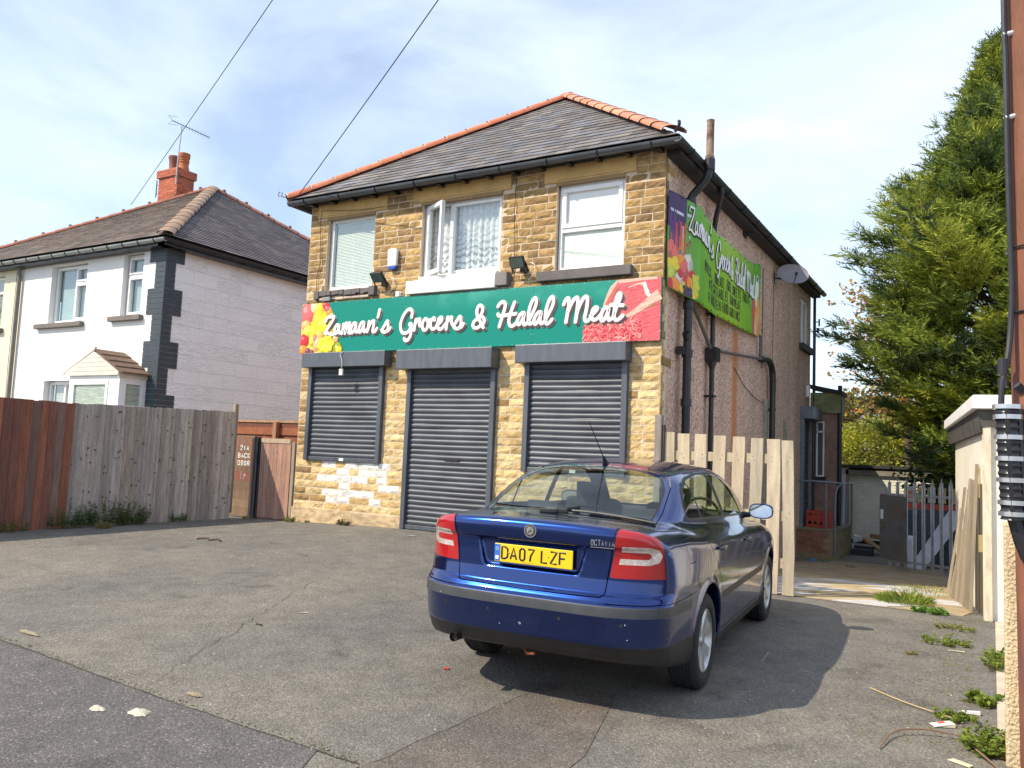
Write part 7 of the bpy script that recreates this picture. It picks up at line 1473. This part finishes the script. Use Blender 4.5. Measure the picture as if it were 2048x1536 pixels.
b.tube(smooth_pts([pp(.95) + cl2 * .17 - cf * .03, pp(.8) + cl2 * .135 - cf * .04, pp(.66) + cl2 * .10 - cf * .06, pp(.3) + cl2 * .08 - cf * .12, pp(-.3) + cl2 * .06 - cf * .1], 4), [.034] * 4 + [.03] * 2 + [.026] * 3 + [.02] * 8, 8); b.build('cable', M('black_cable', (.02, .02, .024), .35, var=.3, scale=20), up_, smooth=True)
b = MB()
for z in (3.42, 2.98): p = pp(z) + cl2 * .14 - cf * .03; b.tube([p + cl2 * .025, p + cr * .03 + Vector((0, 0, .012))], .013, 8); b.tube([p + cr * .04 + Vector((0, 0, .02)) + cr * .016 * math.cos(t) + Vector((0, 0, .016 * math.sin(t))) for t in [i * .7 for i in range(10)]], .003, 5)
b.build('cable_clip', upvc, up_, smooth=True)
b = MB()
for z in (1.97, 2.3): p = pp(z); b.tube([p + Vector((.139 * math.cos(t), .139 * math.sin(t), 0)) for t in [i * .3 for i in range(22)]], .005, 5)
b.build('strap', blk, up_, smooth=True); b = MB(); b.tube([pp(1.6) + cl2 * .13 - cf * .03, pp(1.59) + cr * .2 - cf * .14], .010, 8); b.tube([pp(1.61) + cl2 * .15 - cf * .04, pp(1.58) + cl2 * .12 - cf * .04], .022, 8); b.build('bracket_bolt', blk, up_, smooth=True)
jc = thing('cable_joint', 'black finned cable joint canister with silver clamps strapped to the pole', 'cable joint', tuple(pp(.95) + cl2 * .2)); cx_ = lambda z: pp(z) + cl2 * (.205 - (1.5 - z) * .03) - cf * .05
b = MB(); z = .95; pts = []; rr_ = []
while z < 1.50: k = int(round((z - .95) / .0125)); pts.append(cx_(z)); rr_.append(.058 if k % 3 == 0 else .052); z += .0125
b.tube(pts, rr_, 20); [b.beam(cx_(.96) + cl2 * o - cf * .045, cx_(1.5) + cl2 * o - cf * .045, .012, .02) for o in (.03, -.03)]; b.build('canister', blk, jc, smooth=True, angle=30)
for z in (.965, 1.02, 1.13, 1.235, 1.34, 1.44, 1.49): b = MB(); b.tube([cx_(z) , cx_(z) + Vector((0, 0, .022))], .0655, 20); b.build('clamp', M('steel_clamp', (.6, .6, .62), .25, metal=.9), jc, smooth=True, angle=30)
for q_, (z, o) in enumerate([(8.55, (-6.2, -.3, 5.28)), (10.2, (-15.11, 2.6, 7.04))]):
    a = pp(z); c = Vector(o); b = MB(); b.tube([a.lerp(c, i / 30) - Vector((0, 0, .12 * math.sin(math.pi * i / 30))) for i in range(31)], .0075, 6); tag(b.build('overhead_wire', blk, smooth=True), ['overhead wire running down to the left corner of the shop roof', 'overhead wire running down to the neighbouring house roof by the chimney'][q_], 'wire', 'overhead wires')
# ================================================================ vegetation
def tri_mesh(name, V, F, Cc, mat, parent=None, loc=(0, 0, 0)):
    off = np.array(OFF.get(parent.name, (0, 0, 0)) if parent is not None else loc); me = bpy.data.meshes.new(name); V = V - off; n = len(V); m_ = len(F); k = F.shape[1]
    me.vertices.add(n); me.vertices.foreach_set('co', V.astype(np.float32).ravel()); me.loops.add(m_ * k); me.loops.foreach_set('vertex_index', F.astype(np.int32).ravel()); me.polygons.add(m_); me.polygons.foreach_set('loop_start', np.arange(0, m_ * k, k, dtype=np.int32)); me.polygons.foreach_set('loop_total', np.full(m_, k, dtype=np.int32)); me.update(); me.validate()
    at = me.attributes.new('tint', 'FLOAT_COLOR', 'FACE'); c4 = np.ones((m_, 4), dtype=np.float32); c4[:, :3] = Cc; at.data.foreach_set('color', c4.ravel()); me.materials.append(mat)
    o = bpy.data.objects.new(name, me); C.objects.link(o)
    if parent is not None: o.parent = parent
    else: o.location = tuple(off)
    OFF[o.name] = tuple(off); return o
def leaf_mat(name, trans=.35, rough=.6):
    mt = bpy.data.materials.new(name); mt.use_nodes = True; MATS[name] = mt; nt = mt.node_tree; nt.nodes.clear(); L = nt.links.new
    out = N(nt, 'ShaderNodeOutputMaterial'); at = N(nt, 'ShaderNodeAttribute'); at.attribute_name = 'tint'; df = N(nt, 'ShaderNodeBsdfPrincipled'); df.inputs['Roughness'].default_value = rough; df.inputs['Specular IOR Level'].default_value = .3
    tl_ = N(nt, 'ShaderNodeBsdfTranslucent'); mx = N(nt, 'ShaderNodeMixShader'); mx.inputs[0].default_value = trans; L(at.outputs['Color'], df.inputs['Base Color']); L(at.outputs['Color'], tl_.inputs[0]); L(df.outputs[0], mx.inputs[1]); L(tl_.outputs[0], mx.inputs[2]); L(mx.outputs[0], out.inputs[0]); return mt
lf = leaf_mat('leaf')
def norm(a): return a / np.maximum(np.linalg.norm(a, axis=-1, keepdims=True), 1e-9)
def leaves(P, D, Ln, Wd, Cc, droop=0.0):   # pointed leaves as two triangles folded along the midrib: P base, D direction
    n = len(P); D = norm(D); R_ = rng.normal(size=(n, 3)); S_ = norm(np.cross(D, R_)); U = np.cross(S_, D); L1 = Ln[:, None]; W1 = Wd[:, None]
    tip = P + D * L1 - np.array([0, 0, 1]) * L1 * droop; mid = P + D * L1 * .45 + U * W1 * .25
    V = np.stack([P, mid + S_ * W1, tip, mid - S_ * W1], 1).reshape(-1, 3); i = np.arange(n) * 4; F = np.stack([i, i + 1, i + 2, i + 3], 1); return V, F, Cc
# --- big conifer
tr = thing('conifer_tree', 'tall dense conifer with yellow green sprays behind the right hand garage', 'tree', (3.9, 9.4, -.8))
def crown_r(z): return np.interp(z, [.8, 2, 2.9, 3.6, 5, 6.5, 7.8, 8.8, 9.5, 10.0], [1.9, 2.7, 3.4, 3.55, 2.8, 2.0, 1.25, .6, .28, .08])
nb = 1450; zb_ = .7 + 9.2 * rng.random(nb) ** 1.0; az_ = rng.random(nb) * 2 * np.pi; clump = np.array([math.sin(3.1 * a + 1.9 * z) + math.sin(5.3 * a - 2.7 * z + 1) for a, z in zip(az_, zb_)]); rr_ = crown_r(zb_) * (rng.uniform(.5, 1.0, nb) ** .7 + .14 * clump)
rr_ = np.where(rng.random(nb) < .10, rr_ * 1.13, rr_)
base = np.stack([3.9 + 0 * az_, 9.4 + 0 * az_, zb_], 1); dirb = np.stack([np.cos(az_), np.sin(az_), rng.uniform(.05, .55, nb)], 1); dirb[:, 2] += np.interp(zb_, [0, 10], [0, .7]); dirb = norm(dirb)
tw = MB()
VV = []; FF = []; CC = []; n0_ = 0
palc = np.array([(.25, .31, .045), (.19, .25, .045), (.08, .13, .04), (.36, .39, .05), (.04, .07, .03)])
for k in range(nb):
    ns = int(9 + rr_[k] * 9); t = rng.uniform(.35, 1.0, ns) ** .7; Pb = base[k] + dirb[k] * (rr_[k] * t)[:, None]; Pb[:, 2] -= .25 * (t ** 2) * rr_[k] * .35 - .12 * t; side = norm(np.cross(dirb[k], [0, 0, 1])); sgn = rng.choice([-1, 1], ns)
    spd = (1 - t) * .55 + .12; Pb = Pb + side * (sgn * spd * rng.random(ns) * .9)[:, None]; D = norm(dirb[k] * .8 + side * (sgn * .55)[:, None] + rng.normal(size=(ns, 3)) * .28 + np.array([0, 0, .1]))
    cidx = rng.choice(5, p=[.28, .24, .18, .16, .14]); c = palc[cidx]
    # each spray: nine slender leaflets fanned along its axis
    m_ = 14; q = (np.arange(m_) + .5) / m_; sl_1 = rng.uniform(.26, .46, ns); fan = norm(np.cross(D, rng.normal(size=(ns, 3)) * .35 + np.array([0, 0, 1])))
    Pq = Pb[:, None, :] + D[:, None, :] * (sl_1[:, None] * q[None])[..., None]; sg = np.where(np.arange(m_) % 2 == 0, 1, -1)[None, :, None]; Dq = norm(D[:, None, :] * 1.0 + fan[:, None, :] * sg * .75 + rng.normal(size=(ns, m_, 3)) * .22)
    Ln = (sl_1[:, None] * (.46 - .25 * q[None])).ravel(); Wd = Ln * .10; cc = np.repeat(np.clip(c * rng.uniform(.7, 1.35, (ns, 1)), 0, 1), m_, 0)
    V, F, c_ = leaves(Pq.reshape(-1, 3), Dq.reshape(-1, 3), Ln, Wd, cc); VV.append(V); FF.append(F + n0_); CC.append(c_); n0_ += len(V)
    if k % 4 == 0: tw.tube([tuple(base[k]), tuple(base[k] + dirb[k] * rr_[k] * .5 - np.array([0, 0, .02])), tuple(base[k] + dirb[k] * rr_[k] * .9)], [.035, .02, .006], 5)
V = np.concatenate(VV); keep = None
tri_mesh('crown', V, np.concatenate(FF), np.concatenate(CC), lf, tr)
barkm = M('bark', (.09, .06, .04), .95, var=.3, scale=6, stretch=(3, 3, .5), bump=.6, bscale=20)
tw.tube([(3.9, 9.4, -.9), (3.9, 9.4, 4), (3.88, 9.4, 10.6)], [.24, .16, .02], 10); tw.build('trunk', barkm, tr, smooth=True)
def bush(name, lab, cat, c, r, n, cols, lf_, stem=True, shape=None, up=.0, group=None):
    t = thing(name, lab, cat, (c[0], c[1], c[2] - r[2]), group); u = norm(rng.normal(size=(n, 3))); rad = rng.uniform(.35, 1, n) ** .5; lump = 1 + .18 * np.sin(u[:, 0] * 5 + c[0]) * np.cos(u[:, 2] * 6) + .12 * np.sin(u[:, 1] * 9)
    P = np.array(c) + u * (rad * lump)[:, None] * np.array(r); D = u + rng.normal(size=(n, 3)) * .6 + np.array([0, 0, up]); cl_i = ((np.sin(P[:, 0] * 4.1) + np.sin(P[:, 1] * 3.7 + 1) + np.sin(P[:, 2] * 5.3)) > rng.normal(size=n) * .8).astype(int) * (len(cols) // 2) + rng.integers(0, max(1, len(cols) // 2), n)
    cc = np.array(cols)[np.clip(cl_i, 0, len(cols) - 1)] * rng.uniform(.75, 1.25, (n, 1)); L_1 = rng.uniform(*lf_, n); V, F, c_ = leaves(P, D, L_1, L_1 * .38, np.clip(cc, 0, 1), .1); tri_mesh('foliage', V, F, c_, lf, t)
    b = MB()
    for k in range(10): d_ = norm(rng.normal(size=3)); p0 = np.array([c[0], c[1], c[2] - r[2]]); p1 = np.array(c) + d_ * np.array(r) * .75; b.tube([tuple(p0 + d_ * .03), tuple((p0 + p1) / 2 + rng.normal(size=3) * .05), tuple(p1)], [max(r) * .02, max(r) * .012, max(r) * .005], 5)
    b.build('stem', barkm, t); return t
hedg = [(.34, .36, .03), (.42, .40, .04), (.2, .24, .03), (.28, .27, .05)]
bush('hedge_bush', 'yellow green bush over the far garage roof, nearest the brick landing', 'bush', (.35, 19.5, 1.3), (1.7, 1.2, 1.6), 9000, hedg, (.07, .15))
bush('hedge_bush', 'yellow green bush over the far garage roof under the conifer', 'bush', (2.6, 19.0, 1.2), (1.6, 1.2, 1.5), 8000, hedg, (.07, .15))
bush('ivy_bush', 'olive green ivy growing behind the yellow green bushes', 'bush', (.2, 23, 2.6), (2.6, 1.2, 1.7), 8000, [(.16, .15, .04), (.20, .17, .05), (.10, .10, .04), (.26, .2, .06)], (.1, .2))
bush('dark_shrub', 'dark green shrub filling the gap between palisade gate and conifer', 'bush', (3.6, 11.5, .5), (1.9, 1.2, 1.3), 9000, [(.03, .05, .015), (.045, .07, .02), (.06, .09, .02)], (.06, .13))
# autumn tree
au = thing('autumn_tree', 'thin tree with sparse orange and yellow leaves left of the conifer', 'tree', (1.4, 16, -.8)); b = MB(); VV = []; 
LPn = []; b.tube([(1.6, 16, -.8), (1.5, 16, 3), (1.3, 16, 6)], [.12, .08, .03], 8)
for k in range(90):
    z0 = rng.uniform(2.5, 6); p = np.array([1.4, 16, z0]); a = rng.uniform(0, 2 * np.pi); d_ = np.array([math.cos(a) - .35, math.sin(a) * .5, rng.uniform(.1, .7)]); d_ /= np.linalg.norm(d_); L_1 = rng.uniform(1.0, 2.3) * np.interp(z0, [2.5, 6], [1.05, .9]); pts = [p]
    for j in range(5): d_ = norm(d_ + rng.normal(size=3) * .16 + np.array([0, 0, .03])); pts.append(pts[-1] + d_ * L_1 / 5)
    b.tube([tuple(q) for q in pts], [.022, .017, .012, .009, .006, .003], 5)
    for j in range(int(40)):
        i = rng.integers(1, 6); LPn.append(pts[i] + rng.normal(size=3) * .07)
b.build('trunk', barkm, au, smooth=True); LPn = np.array(LPn); n = len(LPn); cols = np.array([(.55, .20, .03), (.50, .30, .05), (.40, .32, .06), (.35, .10, .03), (.25, .26, .05)])[rng.choice(5, n, p=[.26, .26, .2, .08, .2])]; Ln = rng.uniform(.07, .14, n); V, F, c_ = leaves(LPn, rng.normal(size=(n, 3)) + [0, 0, -.4], Ln, Ln * .42, cols); tri_mesh('leaf_cover', V, F, c_, lf, au)
# --- small plants
def weed(name, lab, c, r, h, nst, cols, leaf=(.04, .08), wd=.3, group=None, spread=1.0, blades=False, dens=9):
    x0, y0 = c; z0 = gz(x0, y0); t = thing(name, lab, 'weed', (x0, y0, z0), group); P = []; D = []; Ln = []; st = MB()
    for k in range(nst):
        a = rng.uniform(0, 2 * np.pi); q = math.sqrt(rng.random()); bx, by = x0 + r[0] * q * math.cos(a), y0 + r[1] * q * math.sin(a); hh = h * rng.uniform(.5, 1.05) * (1.05 - .45 * q); d_ = np.array([math.cos(a) * .35 * spread, math.sin(a) * .35 * spread, 1.0]); d_ = norm(d_ + rng.normal(size=3) * .18)
        if blades: P.append(np.array([[bx, by, gz(bx, by)]])); D.append((d_ + rng.normal(size=3) * .2)[None]); Ln.append(np.array([hh])); continue
        p0 = np.array([bx, by, gz(bx, by)]); p1 = p0 + d_ * hh; st.tube([tuple(p0), tuple((p0 + p1) / 2 + rng.normal(size=3) * .01), tuple(p1)], [.004, .003, .0015], 4, (.16, .12, .05)); m_ = int(dens * 1.5); tt = rng.uniform(.12, 1.0, m_); P.append(p0 + (p1 - p0) * tt[:, None]); aa = rng.uniform(0, 2 * np.pi, m_); D.append(np.stack([np.cos(aa), np.sin(aa), rng.uniform(.1, .9, m_)], 1)); Ln.append(rng.uniform(*leaf, m_) * (1.15 - .5 * tt))
    P = np.concatenate(P); D = np.concatenate(D); Ln = np.concatenate(Ln); n = len(P); cc = np.array(cols)[rng.integers(0, len(cols), n)] * rng.uniform(.75, 1.25, (n, 1)); Ln = Ln * (1 if blades else .72); V, F, c_ = leaves(P, D, Ln, Ln * (.035 if blades else wd * .72), np.clip(cc, 0, 1), .25 if blades else .15); tri_mesh('foliage', V, F, c_, lf, t)
    if st.v: st.build('stem', M('stem_green', rough=.8, tint=True, var=.2), t)
    return t
gr1 = [(.06, .13, .03), (.045, .10, .025), (.08, .15, .035)]; gr2 = [(.18, .25, .03), (.14, .21, .03), (.23, .28, .045)]; gy = [(.28, .26, .06), (.2, .2, .05), (.25, .16, .06)]
weed('weed', 'tallest dark green weed in the clump against the fences', (-7.50, -2.30), (.12, .28), .62, 60, gr1, (.04, .09), .22, dens=22)
weed('weed', 'broad dark green weed left of the tallest one by the red brown fence', (-7.60, -2.85), (.13, .30), .42, 55, gr1, (.04, .09), .22, dens=20)
weed('weed', 'low bushy weed right of the tallest one by the grey fence', (-7.42, -2.0), (.10, .20), .36, 40, gr1, (.04, .08), .22, dens=18)
weed('weed', 'yellowing weed at the left edge beside the red brown fence', (-7.62, -3.65), (.12, .25), .25, 30, gy + gr1, (.03, .07), .25, dens=14)
weed('weed', 'small orange tinged weed in front of the dark green clump', (-7.25, -2.6), (.08, .15), .13, 20, gy, (.03, .05), .3, dens=12)
weed('weed', 'small single weed near the middle foot of the grey fence', (-7.32, -1.30), (.06, .14), .18, 20, gr1, (.03, .06), .25, dens=12)
weed('weed', 'tiny weed at the foot of the black gate post', (-7.0, -.2), (.12, .04), .08, 14, gr2, (.02, .05), .3)
weed('weed', 'small yellow green weed at the left corner of the shop plinth', (-6.12, -.14), (.10, .05), .14, 18, gr2, (.03, .06), .35)
weed('weed', 'dry brown green weed at the shop plinth left of the door', (-5.0, -.12), (.15, .06), .12, 30, [(.14, .12, .05), (.10, .11, .04), (.2, .15, .08)], (.02, .05), .4, dens=12)
weed('weed', 'tiny brown weed on the plinth below the painted stones', (-5.75, -.1), (.05, .03), .07, 8, gy, (.02, .04), .35)
weed('grass_tuft', 'largest bright grass tuft at the edge of the passage paving', (2.72, .75), (.28, .42), .26, 650, gr2, blades=True, spread=1.6)
weed('grass_tuft', 'straggling grass tuft below the palisade gate', (2.85, 2.6), (.45, .7), .16, 380, gr2 + [(.35, .33, .1)], blades=True, spread=1.6)
weed('weed', 'round leaved bright green weed on the asphalt edge of the paving', (3.02, -.02), (.17, .09), .09, 34, [(.12, .26, .04), (.16, .3, .05)], (.04, .07), .5)
weed('weed', 'low sprawling weed on the asphalt nearest the white garage', (3.28, -.85), (.16, .09), .08, 24, gr2 + gy[:1], (.03, .06), .25, spread=2.5)
weed('weed', 'second sprawling weed on the asphalt, in front of the smaller one', (3.22, -1.62), (.20, .12), .10, 34, gr2, (.03, .07), .3, spread=2.5)
weed('weed', 'tiny moss tuft alone on the asphalt', (3.02, -2.25), (.05, .04), .04, 14, gy, (.01, .03), .3)
weed('weed', 'leafy green weed by the concrete strip halfway to the roughcast wall', (3.60, -2.3), (.05, .2), .18, 16, gr2, (.05, .10), .4)
weed('weed', 'broad leaved weed just behind the roughcast wall corner', (3.54, -3.45), (.08, .1), .12, 12, gr2, (.06, .11), .5)
weed('weed', 'bright green weed beside the paper litter', (3.38, -3.95), (.10, .07), .08, 18, gr2, (.03, .07), .35)
weed('weed', 'largest bushy yellow green weed at the foot of the roughcast wall', (3.55, -4.42), (.11, .17), .14, 55, gr2, (.04, .08), .3, spread=1.6, dens=12)
weed('grass_tuft', 'thin dry grass beside the white garage post', (3.42, -.22), (.14, .06), .07, 60, gr2, blades=True, spread=2)
weed('grass_tuft', 'small green tuft on the bare earth by the landing', (1.32, 6.6), (.1, .1), .09, 60, gr1, blades=True)
# mossy seam along the pavement joint and small scattered grit
mb_ = MB(); rg2 = random.Random(31)
for k in range(900):
    t = rg2.random() ** 1.1; x = .86 - 9 * t + rg2.uniform(-.03, .03); y = -6.44 + .26 * t + rg2.gauss(.02, .025); z = gz(x, y) + .004; s_ = rg2.uniform(.002, .006); c = rg2.choice([(.12, .12, .05), (.14, .13, .06), (.26, .23, .16), (.08, .08, .04)]); mb_.obox((x, y, z), (s_, 0, 0), (0, s_ * .6, 0), (0, 0, s_ * .3), c)
for k in range(1400):
    x = rg2.uniform(-7, 3.4); y = rg2.uniform(-7.8, -.3); z = gz(x, y) + .002; s_ = rg2.uniform(.002, .0055); c = rg2.choice([(.5, .47, .4), (.4, .36, .28), (.3, .27, .2), (.55, .54, .5)]); a = rg2.uniform(0, 3); mb_.obox((x, y, z), (s_ * math.cos(a), s_ * math.sin(a), 0), (-s_ * .6 * math.sin(a), s_ * .6 * math.cos(a), 0), (0, 0, s_ * .35), c)
for k in range(1500):
    x = 3.45 - abs(rg2.gauss(0, .35)); y = rg2.uniform(-4.6, -.3); z = gz(x, y) + .003; s_ = rg2.uniform(.002, .006); c = rg2.choice([(.17, .15, .06), (.2, .16, .09), (.12, .12, .05), (.26, .21, .12)]); mb_.obox((x, y, z), (s_, 0, 0), (0, s_ * .7, 0), (0, 0, s_ * .4), c)
jn = MB(); pj_ = [(.86 - 9.0 * k / 60 + 0, -6.44 + .26 * k / 60 + rg2.uniform(-.006, .006)) for k in range(61)]
def crack(mb, P, w_):
    for (a, c) in zip(P[:-1], P[1:]):
        dx, dy = c[0] - a[0], c[1] - a[1]; l = math.hypot(dx, dy); w1 = w_ * rg2.uniform(.5, 1.2); nx_, ny_ = -dy / l * w1, dx / l * w1
        mb.add([(a[0] - nx_, a[1] - ny_, gz(*a) + .0052), (c[0] - nx_, c[1] - ny_, gz(*c) + .0052), (c[0] + nx_, c[1] + ny_, gz(*c) + .0052), (a[0] + nx_, a[1] + ny_, gz(*a) + .0052)], [(0, 1, 2, 3)])
def wander(a, c, n_, j): return [(a[0] + (c[0] - a[0]) * k / n_ + (rg2.uniform(-j, j) if 0 < k < n_ else 0), a[1] + (c[1] - a[1]) * k / n_ + (rg2.uniform(-j, j) if 0 < k < n_ else 0)) for k in range(n_ + 1)]
crack(jn, pj_, .007); crack(jn, wander((.88, -6.46), (1.12, -7.6), 12, .012), .005)  # strip along the pavement joint paints the step's edge shadow; the rest are cracks
crack(jn, wander((1.05, -4.75), (.90, -6.4), 14, .015), .0025); crack(jn, wander((-3.9, -.15), (-5.4, -2.2), 26, .03), .0022); crack(jn, wander((-5.4, -2.2), (-7.3, -2.9), 22, .03), .002); crack(jn, wander((-1.0, -6.3), (-2.4, -3.4), 34, .035), .002); crack(jn, wander((-2.4, -3.4), (-2.1, -1.6), 18, .03), .0018)
jn.build('road_joint', M('joint_shade_crack', (.045, .042, .036), .95, var=.3, scale=20), kind='structure')
go_ = mb_.build('gravel_and_moss', M('loose_grit', rough=.9, tint=True, var=.2)); tag(go_, 'loose grit, moss and dry leaf crumbs scattered over the asphalt', 'grit', kind='stuff')
# mortar splats, litter
def splat(x, y, rx, ry, lab, col=(.50, .46, .37)):
    b = MB(); n_ = 22; R_ = [1 + rg2.uniform(-.22, .22) for _ in range(n_)]; z = gz(x, y) + .006; ring = [(x + rx * R_[k] * math.cos(2 * math.pi * k / n_), y + ry * R_[k] * math.sin(2 * math.pi * k / n_), z) for k in range(n_)]; ring2 = [(x + rx * .7 * R_[k] * math.cos(2 * math.pi * k / n_), y + ry * .7 * R_[k] * math.sin(2 * math.pi * k / n_), z + .012 + rg2.uniform(-.003, .003)) for k in range(n_)]
    b.add(ring + ring2 + [(x, y, z + .014)], [(k, (k + 1) % n_, n_ + (k + 1) % n_, n_ + k) for k in range(n_)] + [(n_ + k, n_ + (k + 1) % n_, 2 * n_) for k in range(n_)], col); tag(b.build('mortar_splat', M('mortar_lump', rough=.95, tint=True, var=.15, scale=20, bump=.5, bscale=70), smooth=True, angle=50), lab, 'mortar')
splat(-.62, -6.62, .075, .05, 'larger cream mortar splat on the pavement'); splat(-.86, -6.72, .055, .032, 'smaller cream mortar splat on the pavement, left of the larger'); splat(-2.65, -6.13, .13, .02, 'long thin sandy mortar smear on the joint at the far left', (.27, .23, .16)); splat(-.62, -6.25, .06, .018, 'broken sandy mortar lump on the joint behind the splats', (.26, .21, .14))
def litter(x, y, dx, dy, dz, ang, col, lab, cat='litter', nm='litter_scrap', curl=0):
    z = gz(x, y) + .004; ca_, sa_ = math.cos(ang), math.sin(ang); b = MB(); b.hexa([(x + a * dx * ca_ - c * dy * sa_, y + a * dx * sa_ + c * dy * ca_, z) for a, c in ((-1, -1), (1, -1), (1, 1), (-1, 1))] + [(x + a * dx * ca_ - c * dy * sa_ + .2 * dx * (a < 0), y + a * dx * sa_ + c * dy * ca_, z + dz + curl * (a > 0)) for a, c in ((-1, -1), (1, -1), (1, 1), (-1, 1))], col); return tag(b.build(nm, M('litter_paper', rough=.7, tint=True, var=.1)), lab, cat)
litter(.32, -4.62 - .3, .018, .012, .008, .4, (.55, .05, .05), 'lower of two small red scraps on the asphalt left of the car'); litter(-.02, -4.1, .016, .012, .008, 1.2, (.5, .06, .05), 'upper of two small red scraps on the asphalt left of the car')
litter(-1.55, -4.4, .035, .008, .004, .5, (.5, .5, .5), 'pale grey sliver of plastic in the middle of the forecourt'); litter(-1.55, -4.9, .035, .009, .006, 0, (.04, .035, .03), 'short dark stick in the middle of the forecourt')
litter(-3.35, -.55, .05, .025, .004, .3, (.5, .48, .45), 'pale scrap in front of the left edge of the door shutter'); litter(-3.6, -6.10 + .1, .06, .006, .003, .2, (.12, .08, .4), 'thin purple strip beside the pavement joint')
b = MB(); z = gz(-5.3, -2.4) + .012; b.tube(smooth_pts([(-5.42, -2.45, z), (-5.30, -2.38, z + .012), (-5.22, -2.42, z), (-5.12, -2.36, z + .01), (-5.02, -2.40, z)]), [.012] * 17, 6, (.07, .04, .03)); tag(b.build('dead_leaf', M('litter_paper'), smooth=True), 'curled dark brown leaf on the asphalt near the gate', 'leaf')
litter(3.32, -4.12, .06, .035, .006, .5, (.68, .62, .5), 'torn white and yellow leaflet beside the weeds at the wall', nm='leaflet', curl=.015); litter(3.31, -4.11, .02, .012, .010, .5, (.6, .08, .07), 'red patch of the torn leaflet by the roughcast wall', nm='leaflet', curl=.01); litter(3.45, -3.75, .06, .014, .01, .1, (.62, .62, .62), 'crumpled white plastic strip behind the leaflet', nm='plastic_strip', curl=.01)
litter(3.43, -4.72, .06, .016, .006, -.5, (.66, .56, .36), 'pale yellow flat wood sliver at the foot of the largest weed', nm='wood_sliver'); litter(3.32, -1.9, .06, .012, .004, .2, (.6, .52, .36), 'pale dry leaf behind the car shadow beside the second sprawling weed', nm='dry_leaf')
for P_, lab in (([(2.86, -3.55, .01), (3.1, -3.78, .012), (3.4, -4.0, .02)], 'long pale straw stalk lying on the asphalt toward the leaflet'), ([(3.05, -4.75, .01), (3.10, -4.5, .03), (3.25, -4.38, .04), (3.45, -4.35, .03)], 'brown bent twig in front of the leaflet'), ([(3.5, -4.6, .05), (3.62, -4.8, .02), (3.60, -5.0, .01)], 'dry stem hanging from the largest weed')):
    b = MB(); b.tube(smooth_pts([(x, y, gz(x, y) + dz) for x, y, dz in P_]), .005, 5, (.42, .32, .18) if 'straw' in lab else (.2, .12, .07)); tag(b.build('twig', M('litter_paper'), smooth=True), lab, 'twig')
litter(.45, 7.9, .06, .03, .03, .2, (.02, .25, .6), 'small blue plastic wrapper on the ground by the landing'); litter(.7, 7.6, .03, .02, .03, .7, (.05, .25, .08), 'small green wrapper on the ground by the landing')
